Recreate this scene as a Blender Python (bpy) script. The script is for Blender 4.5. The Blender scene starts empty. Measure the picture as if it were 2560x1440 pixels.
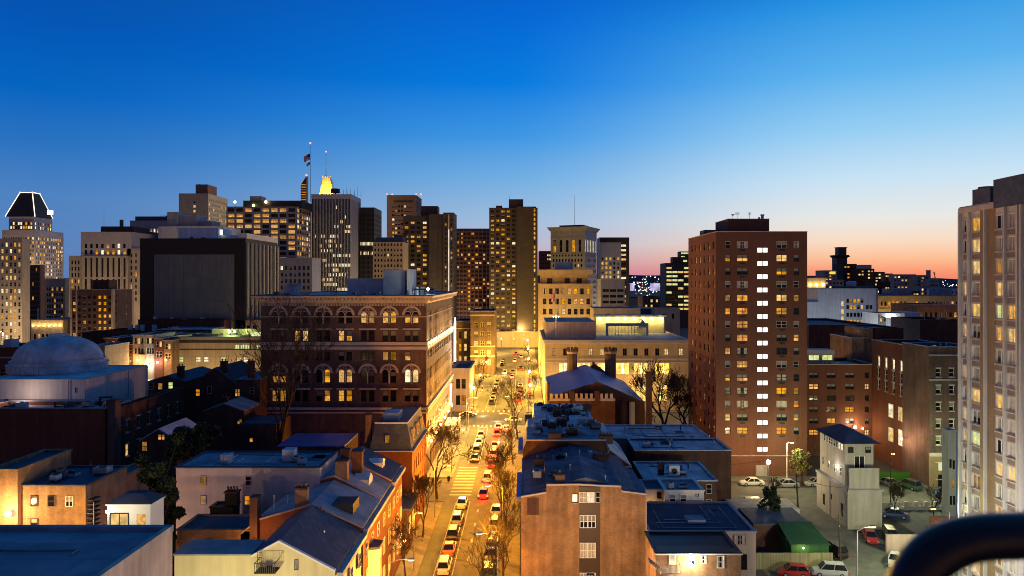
import bpy, math, random
from mathutils import Vector, Matrix
R = math.radians
C = bpy.context.scene.collection
sc = bpy.context.scene
# ------------------------------------------------------------------ camera, sky, sun, exposure
EYE = 40.0                      # the photograph is taken from a balcony 40 m up
FP, VU, VV = 1750.0, 1310.0, 702.0
def X(u, Y): return (u - VU) * Y / FP
def Z(v, Y): return EYE - (v - VV) * Y / FP
def GY(v): return FP * EYE / (v - VV)      # distance at which the ground shows at height v

cam = bpy.data.cameras.new('camera'); co = bpy.data.objects.new('camera', cam); C.objects.link(co)
cam.sensor_width = 36; cam.lens = 36 * FP / 2560
cam.shift_x = -30 / 2560; cam.shift_y = -18 / 2560
co.location = (0, 0, EYE); co.rotation_euler = (R(90), 0, 0)
cam.clip_start = .05; cam.clip_end = 9000
cam.dof.use_dof = True; cam.dof.focus_distance = 160; cam.dof.aperture_fstop = 3.2
sc.camera = co
sc.view_settings.view_transform = 'Standard'; sc.view_settings.look = 'None'
sc.view_settings.exposure = 0; sc.view_settings.gamma = 1
cy = sc.cycles
cy.use_denoising = True; cy.max_bounces = 5; cy.diffuse_bounces = 3; cy.glossy_bounces = 3
cy.sample_clamp_indirect = 3; cy.sample_clamp_direct = 0
cy.filter_width = .95; cy.denoising_prefilter = 'ACCURATE'; cy.use_light_tree = True; cy.caustics_reflective = False; cy.caustics_refractive = False

def s2l(c):
    return tuple(((x / 255) / 12.92 if x <= 10 else ((x / 255 + .055) / 1.055) ** 2.4) for x in c)

w = bpy.data.worlds.new('World'); sc.world = w; w.use_nodes = True
nt = w.node_tree; N = nt.nodes; L = nt.links
for n in list(N): N.remove(n)
SUNAZ = R(30)                   # where the sun went down, right of the view axis
def wn(t, **k):
    n = N.new(t)
    for a, b in k.items(): setattr(n, a, b)
    return n
def mth(op, a, b=None, clamp=False):
    n = wn('ShaderNodeMath', operation=op); n.use_clamp = clamp
    for i, v in enumerate((a, b)):
        if v is None: continue
        if isinstance(v, (int, float)): n.inputs[i].default_value = v
        else: L.new(v, n.inputs[i])
    return n.outputs[0]
tc = wn('ShaderNodeTexCoord'); sp = wn('ShaderNodeSeparateXYZ'); L.new(tc.outputs['Generated'], sp.inputs[0])
hx = mth('MULTIPLY', sp.outputs[0], math.sin(SUNAZ)); hy = mth('MULTIPLY', sp.outputs[1], math.cos(SUNAZ))
hl = mth('SQRT', mth('ADD', mth('MULTIPLY', sp.outputs[0], sp.outputs[0]), mth('MULTIPLY', sp.outputs[1], sp.outputs[1])))
ca = mth('DIVIDE', mth('ADD', hx, hy), mth('MAXIMUM', hl, .001))
az = mth('ARCCOSINE', mth('MINIMUM', mth('MAXIMUM', ca, -.9999), .9999))
def ramp(stops):
    r = wn('ShaderNodeValToRGB'); cr = r.color_ramp
    while len(cr.elements) > 1: cr.elements.remove(cr.elements[-1])
    cr.elements[0].position = stops[0][0]; cr.elements[0].color = s2l(stops[0][1]) + (1,)
    for p, c in stops[1:]:
        e = cr.elements.new(p); e.color = s2l(c) + (1,)
    L.new(zf, r.inputs[0]); return r.outputs[0]
zf = mth('MULTIPLY', sp.outputs[2], 1.6, True)      # 1.6*sin(elevation)
k = 1.6
SKY_A = [(0, (240, 128, 104)), (.012 * k, (250, 154, 116)), (.03 * k, (252, 194, 152)), (.052 * k, (248, 220, 196)), (.08 * k, (232, 232, 228)), (.13 * k, (200, 226, 244)), (.19 * k, (150, 206, 243)), (.26 * k, (92, 178, 238)), (.34 * k, (40, 148, 226)), (.62, (10, 112, 198)), (1, (30, 92, 146))]
SKY_B = [(0, (176, 116, 160)), (.02 * k, (196, 146, 172)), (.05 * k, (188, 184, 204)), (.085 * k, (162, 190, 220)), (.14 * k, (118, 176, 226)), (.2 * k, (62, 152, 228)), (.27 * k, (0, 124, 224)), (.36 * k, (0, 102, 212)), (.7, (8, 92, 176)), (1, (30, 90, 142))]
SKY_C = [(0, (92, 122, 176)), (.04 * k, (88, 130, 186)), (.1 * k, (78, 130, 192)), (.16 * k, (40, 114, 192)), (.22 * k, (0, 100, 192)), (.3 * k, (0, 84, 180)), (.62, (8, 78, 150)), (1, (28, 84, 136))]
SKY_D = [(0, (165, 122, 96)), (.15, (116, 96, 94)), (.35, (46, 64, 104)), (.6, (10, 60, 116)), (1, (0, 52, 112))]
def wmix(f, a, b):
    n = wn('ShaderNodeMix', data_type='RGBA'); L.new(f, n.inputs[0]); L.new(a, n.inputs[6]); L.new(b, n.inputs[7]); return n.outputs[2]
def mr(a, lo, hi):
    n = wn('ShaderNodeMapRange', interpolation_type='SMOOTHSTEP'); L.new(a, n.inputs[0]); n.inputs[1].default_value = lo; n.inputs[2].default_value = hi; return n.outputs[0]
col = wmix(mr(az, R(4), R(32)), ramp(SKY_A), ramp(SKY_B))
col = wmix(mr(az, R(26), R(66)), col, ramp(SKY_C))
col = wmix(mr(az, R(66), R(125)), col, ramp(SKY_D))
sky = wn('ShaderNodeTexSky', sky_type='NISHITA', sun_disc=False, sun_elevation=R(-1.5), sun_rotation=SUNAZ)
bg1 = wn('ShaderNodeBackground'); L.new(col, bg1.inputs[0]); bg1.inputs[1].default_value = 1.0
bg2 = wn('ShaderNodeBackground'); L.new(sky.outputs[0], bg2.inputs[0]); bg2.inputs[1].default_value = .006
ad = wn('ShaderNodeAddShader'); L.new(bg1.outputs[0], ad.inputs[0]); L.new(bg2.outputs[0], ad.inputs[1])
ow = wn('ShaderNodeOutputWorld'); L.new(ad.outputs[0], ow.inputs[0])
sun = bpy.data.lights.new('afterglow', 'SUN'); sun.energy = .12; sun.angle = R(25); sun.color = (1, .55, .4)
so = bpy.data.objects.new('afterglow', sun); C.objects.link(so)
so.rotation_euler = Vector((-math.sin(SUNAZ), -math.cos(SUNAZ), -.10)).to_track_quat('-Z', 'Y').to_euler()

# ------------------------------------------------------------------ materials
MATS = {}
def newmat(name):
    m = bpy.data.materials.new(name); m.use_nodes = True; MATS[name] = m; return m
def surf(name, col, rough=.8, var=.25, scale=.35, kind='plain', spec=.3, metal=0, col2=None, bump=0, bs=(.22, .075), streak=0):
    """procedural surface: blotches, vertical weather streaks, optional courses of brick or panels"""
    m = newmat(name); t = m.node_tree; n = t.nodes; l = t.links; b = n['Principled BSDF']
    b.inputs['Roughness'].default_value = rough; b.inputs['Specular IOR Level'].default_value = spec; b.inputs['Metallic'].default_value = metal
    tc = n.new('ShaderNodeTexCoord')
    no = n.new('ShaderNodeTexNoise'); no.inputs['Scale'].default_value = scale; no.inputs['Detail'].default_value = 6; no.inputs['Roughness'].default_value = .65
    l.new(tc.outputs['Object'], no.inputs['Vector'])
    mp = n.new('ShaderNodeMapRange'); l.new(no.outputs[0], mp.inputs[0]); mp.inputs[1].default_value = .3; mp.inputs[2].default_value = .7
    mp.inputs[3].default_value = 1 - var; mp.inputs[4].default_value = 1 + var
    fac = mp.outputs[0]
    if streak:
        mm = n.new('ShaderNodeMapping'); mm.inputs['Scale'].default_value = (1.3, 1.3, .09); l.new(tc.outputs['Object'], mm.inputs[0])
        n2 = n.new('ShaderNodeTexNoise'); n2.inputs['Scale'].default_value = 1; n2.inputs['Detail'].default_value = 3; l.new(mm.outputs[0], n2.inputs['Vector'])
        m2 = n.new('ShaderNodeMapRange'); l.new(n2.outputs[0], m2.inputs[0]); m2.inputs[1].default_value = .35; m2.inputs[2].default_value = .65; m2.inputs[3].default_value = 1 - streak; m2.inputs[4].default_value = 1 + streak * .5
        ml = n.new('ShaderNodeMath'); ml.operation = 'MULTIPLY'; l.new(fac, ml.inputs[0]); l.new(m2.outputs[0], ml.inputs[1]); fac = ml.outputs[0]
    base = None
    if kind in ('brick', 'panel', 'roofing'):
        s = n.new('ShaderNodeSeparateXYZ'); l.new(tc.outputs['Object'], s.inputs[0])
        a = n.new('ShaderNodeMath'); a.operation = 'ADD'; l.new(s.outputs[0], a.inputs[0]); l.new(s.outputs[1], a.inputs[1])
        c = n.new('ShaderNodeCombineXYZ'); l.new(a.outputs[0] if kind != 'roofing' else s.outputs[0], c.inputs[0]); l.new(s.outputs[2] if kind != 'roofing' else s.outputs[1], c.inputs[1])
        br = n.new('ShaderNodeTexBrick'); l.new(c.outputs[0], br.inputs[0]); br.inputs['Scale'].default_value = 1
        br.inputs['Brick Width'].default_value = bs[0]; br.inputs['Row Height'].default_value = bs[1]
        br.inputs['Mortar Size'].default_value = .01 if kind == 'brick' else .03
        br.inputs['Color1'].default_value = (*col, 1); br.inputs['Color2'].default_value = (*(col2 or tuple(x * .7 for x in col)), 1)
        br.inputs['Mortar'].default_value = (*[x * (.75 if kind == 'brick' else .55) for x in col], 1)
        if kind == 'panel': br.offset = 0
        base = br.outputs[0]
    mx = n.new('ShaderNodeMix'); mx.data_type = 'RGBA'; mx.blend_type = 'MULTIPLY'; mx.inputs[0].default_value = 1
    if base: l.new(base, mx.inputs[6])
    else: mx.inputs[6].default_value = (*col, 1)
    l.new(fac, mx.inputs[7]); l.new(mx.outputs[2], b.inputs['Base Color'])
    if bump:
        bu = n.new('ShaderNodeBump'); bu.inputs['Strength'].default_value = bump; l.new(no.outputs[0], bu.inputs['Height']); l.new(bu.outputs[0], b.inputs['Normal'])
    return m
def glow(name, col, s, pat=.6, sample=False, scale=1.1):
    """something that gives off light: a lit room behind glass, a lamp, a tail light"""
    m = newmat(name); t = m.node_tree; n = t.nodes; l = t.links; b = n['Principled BSDF']
    b.inputs['Base Color'].default_value = (.02, .02, .02, 1); b.inputs['Roughness'].default_value = .2
    b.inputs['Emission Color'].default_value = (*col, 1); b.inputs['Emission Strength'].default_value = s
    if pat:
        g = n.new('ShaderNodeNewGeometry'); no = n.new('ShaderNodeTexNoise'); no.inputs['Scale'].default_value = scale; no.inputs['Detail'].default_value = 2
        l.new(g.outputs['Position'], no.inputs['Vector'])
        mp = n.new('ShaderNodeMapRange'); l.new(no.outputs[0], mp.inputs[0]); mp.inputs[1].default_value = .33; mp.inputs[2].default_value = .66
        mp.inputs[3].default_value = s * (1 - pat); mp.inputs[4].default_value = s * (1 + pat * .6); l.new(mp.outputs[0], b.inputs['Emission Strength'])
        oi = n.new('ShaderNodeObjectInfo'); hs = n.new('ShaderNodeHueSaturation'); hs.inputs['Color'].default_value = (*col, 1)
        m3 = n.new('ShaderNodeMapRange'); l.new(oi.outputs['Random'], m3.inputs[0]); m3.inputs[3].default_value = .93; m3.inputs[4].default_value = 1.12
        l.new(m3.outputs[0], hs.inputs['Saturation']); l.new(hs.outputs[0], b.inputs['Emission Color'])
    m.cycles.emission_sampling = 'AUTO' if sample else 'NONE'
    return m
surf('brick_brown', (.16, .10, .084), kind='brick', var=.3, streak=.2)
surf('brick_red', (.21, .07, .04), kind='brick', var=.22, scale=.15, streak=.15)
surf('brick_tower', (.19, .072, .045), kind='brick', var=.12, scale=.1, streak=.08)
surf('brick_orange', (.36, .205, .11), kind='brick', var=.35, scale=.5, streak=.25, bump=.15)
surf('brick_dark', (.12, .055, .04), kind='brick', var=.3, streak=.2)
surf('brick_tan', (.36, .25, .15), kind='brick', var=.12, streak=.12)
surf('brick_painted', (.42, .31, .28), var=.12, streak=.18)
surf('spandrel_brown', (.27, .20, .17), var=.12)
surf('stone_pale', (.5, .43, .36), var=.18, streak=.25)
surf('stone_beige', (.48, .40, .29), var=.12, streak=.15)
surf('stone_warm', (.5, .37, .23), var=.12, streak=.1, kind='panel', bs=(3.2, 2.4), col2=(.46, .35, .22))
surf('stone_trim', (.52, .45, .41), var=.15)
surf('stone_grey', (.36, .36, .38), var=.12, streak=.12)
surf('concrete', (.34, .31, .29), var=.18, streak=.25)
surf('concrete_panel', (.22, .2, .19), var=.1, streak=.12, kind='panel', bs=(5.6, 4.6), col2=(.19, .175, .17))
surf('black_metal', (.012, .011, .012), rough=.45, var=.1, spec=.4)
surf('tower_dark', (.075, .062, .056), rough=.7, var=.15, kind='panel', bs=(3.3, 2.9), col2=(.066, .055, .05))
surf('dark_panel', (.04, .034, .033), rough=.6, var=.15)
surf('bronze', (.07, .045, .035), rough=.5, var=.15)
surf('terracotta', (.2, .11, .09), var=.12)
surf('white_fin', (.55, .53, .5), var=.08)
surf('white_wall', (.6, .6, .6), var=.08, streak=.14)
surf('white_paint', (.75, .74, .7), var=.06, rough=.5)
surf('slab_cream', (.62, .63, .62), var=.1, streak=.1)
surf('render_grey', (.40, .36, .33), var=.1, streak=.15)
surf('cream_paint', (.68, .62, .36), var=.07, streak=.1)
surf('pink_render', (.56, .48, .47), var=.08, streak=.1)
surf('grey_paint', (.33, .33, .34), var=.1, streak=.12)
surf('roof_blue', (.27, .32, .38), var=.4, scale=.25, rough=.75, bump=.1, kind='roofing', bs=(7, 1.1), col2=(.2, .25, .3))
surf('roof_pale', (.55, .59, .63), var=.4, scale=.3, rough=.75, bump=.1, kind='roofing', bs=(1.4, 9), col2=(.44, .48, .53))
surf('roof_dark', (.055, .075, .12), var=.3, scale=.4, rough=.8)
surf('roof_slate', (.08, .10, .155), var=.2, scale=.8, rough=.7, kind='brick', bs=(.5, .3))
surf('roof_metal', (.10, .15, .40), var=.2, rough=.42, kind='brick', bs=(.6, 60), col2=(.10, .15, .38))
surf('roof_aged', (.11, .13, .19), var=.55, scale=.5, rough=.7, bump=.2, kind='roofing', bs=(.9, 8), col2=(.07, .085, .13))
surf('membrane', (.33, .33, .38), var=.45, scale=.2, rough=.85, bump=.3, kind='roofing', bs=(12, 2.4), col2=(.22, .22, .27))
surf('asphalt', (.12, .115, .10), var=.3, scale=.5, rough=.85, bump=.1)
surf('asphalt_bike', (.12, .13, .09), var=.2, scale=.5, rough=.85)
surf('pavement', (.24, .22, .18), var=.2, kind='panel', bs=(1.5, 1.5), scale=.6, rough=.9)
surf('paint_line', (.45, .42, .34), var=.2, scale=1.5)
surf('ground', (.06, .055, .05), var=.3, scale=.05, rough=.95)
surf('far_land', (.03, .045, .06), var=.3, scale=.003, rough=1)
surf('bark', (.05, .036, .027), var=.3, scale=3, rough=.95)
surf('leaf_dark', (.022, .035, .014), var=.4, scale=2)
surf('leaf_gold', (.16, .16, .04), var=.4, scale=2)
surf('steel', (.35, .36, .38), rough=.45, metal=.6, var=.15)
surf('duct', (.34, .42, .5), rough=.5, var=.2)
surf('iron', (.02, .02, .022), rough=.5, var=.1)
surf('rail_paint', (.014, .011, .012), rough=.34, var=.4, scale=60, spec=.4, bump=.3)
surf('rubber', (.015, .015, .015), rough=.9, var=.1)
surf('green_sheet', (.022, .07, .03), rough=.6, var=.2, kind='brick', bs=(.25, 80))
surf('green_board', (.03, .12, .01), rough=.7, var=.1)
surf('wood_fence', (.28, .25, .14), var=.25, kind='brick', bs=(.16, 60))
surf('curtain', (.55, .5, .42), var=.3, scale=1.2, kind='brick', bs=(.3, 60), col2=(.35, .31, .27))
surf('blind', (.27, .25, .22), var=.15, scale=1.5)
surf('flag_red', (.5, .04, .05)); surf('flag_white', (.7, .68, .68)); surf('flag_navy', (.02, .03, .12)); surf('flag_orange', (.7, .3, .05))
surf('skin', (.4, .25, .18)); surf('cloth_dark', (.04, .04, .06)); surf('cloth_blue', (.06, .1, .25))
g = surf('glass', (.010, .011, .014), rough=.12, var=.1, spec=.32)
g = surf('glass_night', (.012, .011, .013), rough=.25, var=.1, spec=.3)
glow('lit_warm', (1, .45, .08), .8); glow('lit_dim', (.8, .36, .07), .45); glow('lit_orange', (1, .36, .04), .85)
glow('lit_white', (1, .83, .52), 1.15, .45); glow('lit_stair', (1, .93, .82), 2.2, .35); glow('lit_green', (.8, .85, .35), .9, .4)
glow('lit_hall', (1, .62, .16), 1.7, .5, scale=.9); glow('lit_curtain', (1, .50, .11), .75, .5, scale=3); glow('lit_cream', (1, .63, .22), .85, .5)
glow('lamp_warm', (1, .62, .2), 30, 0); glow('lamp_white', (1, .92, .7), 40, 0); glow('lamp_green', (.75, 1, .25), 14, 0)
glow('strip_white', (1, .93, .8), 2.4, 0); glow('strip_soft', (1, .9, .78), 1.1, .4, scale=.15); glow('crown_light', (1, .93, .62), 1.8, 0); glow('beacon', (1, .16, .12), 4, 0)
glow('sign_white', (1, .93, .75), 5, 0); glow('sign_blue', (.35, .3, 1), 3, 0); glow('sign_orange', (1, .5, .05), 1.5, 0)
glow('tail', (1, .06, .02), 14, 0); glow('head', (1, .9, .7), 14, 0); glow('signal_red', (1, .07, .03), 25, 0); glow('signal_green', (.1, 1, .5), 8, 0)
glow('screen', (.55, .5, .85), .85, .5, scale=.1); glow('chandelier', (1, .8, .35), 8, 0); glow('far_lamp', (1, .7, .4), 5, 0); glow('far_lamp_white', (.9, .95, 1), 5, 0); glow('far_lamp_red', (1, .15, .1), 5, 0)
def paint(name, col):
    m = surf(name, col, rough=.3, var=.04, spec=.6); m.node_tree.nodes['Principled BSDF'].inputs['Coat Weight'].default_value = .5
for nme, c in (('white', (.6, .6, .58)), ('silver', (.35, .36, .37)), ('black', (.012, .012, .014)), ('grey', (.09, .095, .1)), ('red', (.4, .02, .015)), ('blue', (.02, .06, .2)), ('orange', (.5, .17, .03)), ('yellow', (.6, .4, .03)), ('green', (.02, .07, .04))): paint('car_' + nme, c)

# ------------------------------------------------------------------ mesh helpers
class MB:
    def __init__(s): s.v = []; s.f = []; s.m = []; s.mats = []
    def mi(s, mat):
        if mat not in s.mats: s.mats.append(mat)
        return s.mats.index(mat)
    def poly(s, pts, mat):
        i = len(s.v); s.v += [tuple(p) for p in pts]; s.f.append(tuple(range(i, i + len(pts)))); s.m.append(s.mi(mat))
    def box(s, x0, x1, y0, y1, z0, z1, mat):
        i = len(s.v); s.v += [(x, y, z) for z in (z0, z1) for y in (y0, y1) for x in (x0, x1)]
        for f in ((0, 2, 3, 1), (4, 5, 7, 6), (0, 1, 5, 4), (2, 6, 7, 3), (0, 4, 6, 2), (1, 3, 7, 5)):
            s.f.append(tuple(i + j for j in f)); s.m.append(s.mi(mat))
        return s
    def frustum(s, r0, z0, r1, z1, mat):     # r = (x0,x1,y0,y1)
        i = len(s.v)
        for r, z in ((r0, z0), (r1, z1)): s.v += [(r[0], r[2], z), (r[1], r[2], z), (r[1], r[3], z), (r[0], r[3], z)]
        for f in ((3, 2, 1, 0), (4, 5, 6, 7), (0, 1, 5, 4), (1, 2, 6, 5), (2, 3, 7, 6), (3, 0, 4, 7)):
            s.f.append(tuple(i + j for j in f)); s.m.append(s.mi(mat))
    def prism(s, pts, d, mat):               # pts: polygon, d: offset vector
        n = len(pts); i = len(s.v); s.v += [tuple(p) for p in pts] + [tuple(Vector(p) + Vector(d)) for p in pts]
        s.f.append(tuple(range(i, i + n))); s.m.append(s.mi(mat)); s.f.append(tuple(range(i + 2 * n - 1, i + n - 1, -1))); s.m.append(s.mi(mat))
        for j in range(n): s.f.append((i + j, i + (j + 1) % n, i + n + (j + 1) % n, i + n + j)); s.m.append(s.mi(mat))
    def tube(s, pts, rad, mat, n=6, cap=True):
        pts = [Vector(p) for p in pts]; i0 = len(s.v)
        if not isinstance(rad, (list, tuple)): rad = [rad] * len(pts)
        for k2, p in enumerate(pts):
            d = (pts[min(k2 + 1, len(pts) - 1)] - pts[max(k2 - 1, 0)]); d = d.normalized() if d.length else Vector((0, 0, 1))
            a = d.cross(Vector((0, 1, 0)) if abs(d.y) < .9 else Vector((1, 0, 0))).normalized(); b = d.cross(a)
            for j in range(n):
                t = 2 * math.pi * j / n; s.v.append(tuple(p + (a * math.cos(t) + b * math.sin(t)) * rad[k2]))
        for k2 in range(len(pts) - 1):
            for j in range(n):
                q = i0 + k2 * n; s.f.append((q + j, q + (j + 1) % n, q + n + (j + 1) % n, q + n + j)); s.m.append(s.mi(mat))
        if cap:
            s.f.append(tuple(i0 + j for j in range(n))); s.m.append(s.mi(mat))
            q = i0 + (len(pts) - 1) * n; s.f.append(tuple(q + j for j in range(n))); s.m.append(s.mi(mat))
        return s
    def cyl(s, x, y, z0, z1, r, mat, n=10, r1=None): return s.tube([(x, y, z0), (x, y, z1)], [r, r if r1 is None else r1], mat, n)
    def sphere(s, c, r, mat, n=8):
        pts = [(c[0], c[1], c[2] + r * math.cos(math.pi * k2 / n) * -1) for k2 in range(n + 1)]
        return s.tube(pts, [max(.001, r * math.sin(math.pi * k2 / n)) for k2 in range(n + 1)], mat, n + 2, False)
    def lathe(s, x, y, prof, mat, n=24):
        i0 = len(s.v)
        for r, z in prof:
            for j in range(n): t = 2 * math.pi * j / n; s.v.append((x + r * math.cos(t), y + r * math.sin(t), z))
        for k2 in range(len(prof) - 1):
            for j in range(n): q = i0 + k2 * n; s.f.append((q + j, q + (j + 1) % n, q + n + (j + 1) % n, q + n + j)); s.m.append(s.mi(mat))
        return s
    def add(s, o, loc, rz):
        i = len(s.v); c, sn = math.cos(rz), math.sin(rz)
        s.v += [(loc[0] + x * c - y * sn, loc[1] + x * sn + y * c, loc[2] + z) for x, y, z in o.v]
        mp = [s.mi(m) for m in o.mats]
        s.f += [tuple(i + j for j in f) for f in o.f]; s.m += [mp[m] for m in o.m]
    def mesh(s, name, smooth=False):
        me = bpy.data.meshes.new(name); me.from_pydata(s.v, [], s.f)
        for m in s.mats: me.materials.append(MATS[m])
        me.polygons.foreach_set('material_index', s.m)
        if smooth: me.polygons.foreach_set('use_smooth', [True] * len(s.f))
        me.update(); return me
def link(name, me, parent=None, loc=(0, 0, 0), rz=0):
    o = bpy.data.objects.new(name, me); C.objects.link(o); o.location = loc; o.rotation_euler = (0, 0, rz)
    if parent: o.parent = parent
    return o
def tag(o, label, cat, group=None):
    o['label'] = label; o['category'] = cat
    if group: o['group'] = group
    return o
def thing(name, label, cat, loc, rz=0, group=None):
    return tag(link(name, None, None, loc, rz), label, cat, group)
def part(root, name, mb, smooth=False, world=True):
    """adds a mesh part; world=True when the shape was laid out in world metres"""
    o = link(name, mb.mesh(name, smooth), root)
    if world: o.location = -Vector(root.location)
    return o
def wbox(root, name, mat, *boxes):
    m = MB()
    for b in boxes: m.box(*b, mat)
    return part(root, name, m)
def structure(name, mb):
    o = link(name, mb.mesh(name)); o['kind'] = 'structure'; return o
def lamp(parent, loc, e, col=(1, .55, .16), r=.25, spot=None, aim=None):
    d = bpy.data.lights.new('light', 'SPOT' if spot else 'POINT'); d.energy = e; d.color = col; d.shadow_soft_size = r
    if spot: d.spot_size = R(spot); d.spot_blend = .7
    o = bpy.data.objects.new('light', d); C.objects.link(o)
    if parent: o.parent = parent
    o.location = loc
    if spot: o.rotation_euler = Vector(aim or (0, 0, -1)).to_track_quat('-Z', 'Y').to_euler()
    return o
def copy_tree(o, parent=None):
    c = o.copy(); C.objects.link(c); c.parent = parent
    for ch in [x for x in o.children]: copy_tree(ch, c)
    return c

# ------------------------------------------------------------------ windows
LITMAT = {'y': 'lit_warm', 'd': 'lit_dim', 'o': 'lit_orange', 'w': 'lit_white', 's': 'lit_stair', 'g': 'lit_green', 'c': 'lit_curtain', 'k': 'lit_cream', 'u': 'lit_hall'}
WC = {}
def window_mesh(st, w, h, s, fm, far):
    key = (st, round(w, 2), round(h, 2), s, fm, far)
    if key in WC: return WC[key]
    fr, pn = MB(), MB()
    lit = LITMAT.get(s); hw = w / 2
    t = min(.09, w * .08)
    gm = 'glass_night' if far else 'glass'
    def pane(x0, x1, z0, z1, m, y=.03): pn.poly([(x0, y, z0), (x1, y, z0), (x1, y, z1), (x0, y, z1)], m)
    zm = h * .5
    top = h
    if st == 'arch': top = h - hw
    if s in '.': pane(-hw, hw, 0, top, gm)
    elif s == 'b': pane(-hw, hw, 0, zm, gm); pane(-hw, hw, zm, top, 'blind')
    elif s == 'h': pane(-hw, hw, 0, zm, 'lit_warm'); pane(-hw, hw, zm, top, 'blind')
    elif s == 'q':
        g0 = hw * (.1 + .25 * ((w * 7.3) % 1)); pane(-hw, -g0, 0, top, 'curtain'); pane(-g0, g0, 0, top, gm); pane(g0, hw, 0, top, 'curtain')
    else:
        pane(-hw, hw, 0, zm, lit); pane(-hw, hw, zm, top, lit if s in 'swgc' else ('lit_dim' if s in 'yo' and int(w * 100 + h * 10) % 2 else lit))
    if st == 'arch':
        arc = [(hw * math.cos(a), .03, top + hw * math.sin(a)) for a in [math.pi * i / 10 for i in range(11)]]
        pn.poly([arc[0]] + arc[1:], lit if lit and s != 'h' else gm)
    if st != 'plain':
        def bar(x0, x1, z0, z1, y0=-.04): fr.box(x0, x1, y0, .05, z0, z1, fm)
        bar(-hw, -hw + t, 0, top); bar(hw - t, hw, 0, top); bar(-hw + t, hw - t, 0, t)
        if st == 'arch':
            for i in range(10):
                a0, a1 = math.pi * i / 10, math.pi * (i + 1) / 10
                fr.prism([(hw * math.cos(a0), -.04, top + hw * math.sin(a0)), (hw * math.cos(a1), -.04, top + hw * math.sin(a1)), ((hw - t) * math.cos(a1), -.04, top + (hw - t) * math.sin(a1)), ((hw - t) * math.cos(a0), -.04, top + (hw - t) * math.sin(a0))], (0, .09, 0), fm)
        else: bar(-hw + t, hw - t, h - t, h)
        if st in ('sash', 'arch', 'sash2', 'grid'): bar(-hw + t, hw - t, zm - t * .5, zm + t * .5, -.02)
        if st in ('sash2', 'slide', 'grid'): bar(-t * .6, t * .6, t, (zm - t * .5) if st != 'slide' else h - t, -.03)
        if st in ('sash2', 'grid'): bar(-t * .6, t * .6, zm + t * .5, h - t, -.03)
        if st == 'band':
            n = max(2, round(w / 1.5))
            for i in range(1, n): x = -hw + w * i / n; bar(x - t * .4, x + t * .4, t, h - t, -.02)
    WC[key] = (fr, pn, fr.mesh('window') if fr.f else None, pn.mesh('pane'))
    if far or not fr.f:
        both = MB(); both.add(fr, (0, 0, 0), 0); both.add(pn, (0, 0, 0), 0); WC[key] = (both, None, both.mesh('window'), None)
    return WC[key]

def wallgrid(m, o, d, nrm, W, z0, z1, ops, mat, rec):
    """a facade with real openings: o corner, d along, nrm outward; ops = (a0,a1,z0,z1)"""
    def P(a, z, k2=0): return (o[0] + d[0] * a - nrm[0] * k2, o[1] + d[1] * a - nrm[1] * k2, z)
    srt = sorted({(round(q[0], 3), round(q[1], 3)) for q in ops})
    if any(p[1] > q[0] + 1e-3 for p, q in zip(srt, srt[1:])):      # openings of different widths share a column: cut the wall into cells
        ax = sorted({0, W} | {q[i] for q in ops for i in (0, 1)}); az = sorted({z0, z1} | {q[i] for q in ops for i in (2, 3)})
        for a, b in zip(ax, ax[1:]):
            if b - a < 1e-4: continue
            for c, e in zip(az, az[1:]):
                if e - c < 1e-4 or any(q[0] < (a + b) / 2 < q[1] and q[2] < (c + e) / 2 < q[3] for q in ops): continue
                m.poly([P(a, c), P(b, c), P(b, e), P(a, e)], mat)
        for a0, a1, b0, b1 in ops:
            for p, q in (((a0, b0), (a1, b0)), ((a0, b1), (a1, b1)), ((a0, b0), (a0, b1)), ((a1, b0), (a1, b1))): m.poly([P(*p), P(*q), P(*q, rec), P(*p, rec)], mat)
        return
    cols = {}
    for a0, a1, b0, b1 in ops: cols.setdefault((round(a0, 3), round(a1, 3)), []).append((b0, b1))
    cur = 0
    for (a0, a1) in sorted(cols):
        if a0 > cur + 1e-4: m.poly([P(cur, z0), P(a0, z0), P(a0, z1), P(cur, z1)], mat)
        zc = z0
        for b0, b1 in sorted(cols[(a0, a1)]):
            if b0 > zc + 1e-4: m.poly([P(a0, zc), P(a1, zc), P(a1, b0), P(a0, b0)], mat)
            m.poly([P(a0, b0), P(a1, b0), P(a1, b0, rec), P(a0, b0, rec)], mat); m.poly([P(a0, b1), P(a1, b1), P(a1, b1, rec), P(a0, b1, rec)], mat)
            m.poly([P(a0, b0), P(a0, b1), P(a0, b1, rec), P(a0, b0, rec)], mat); m.poly([P(a1, b0), P(a1, b1), P(a1, b1, rec), P(a1, b0, rec)], mat)
            zc = b1
        if zc < z1 - 1e-4: m.poly([P(a0, zc), P(a1, zc), P(a1, z1), P(a0, z1)], mat)
        cur = a1
    if cur < W - 1e-4: m.poly([P(cur, z0), P(W, z0), P(W, z1), P(cur, z1)], mat)

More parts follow.
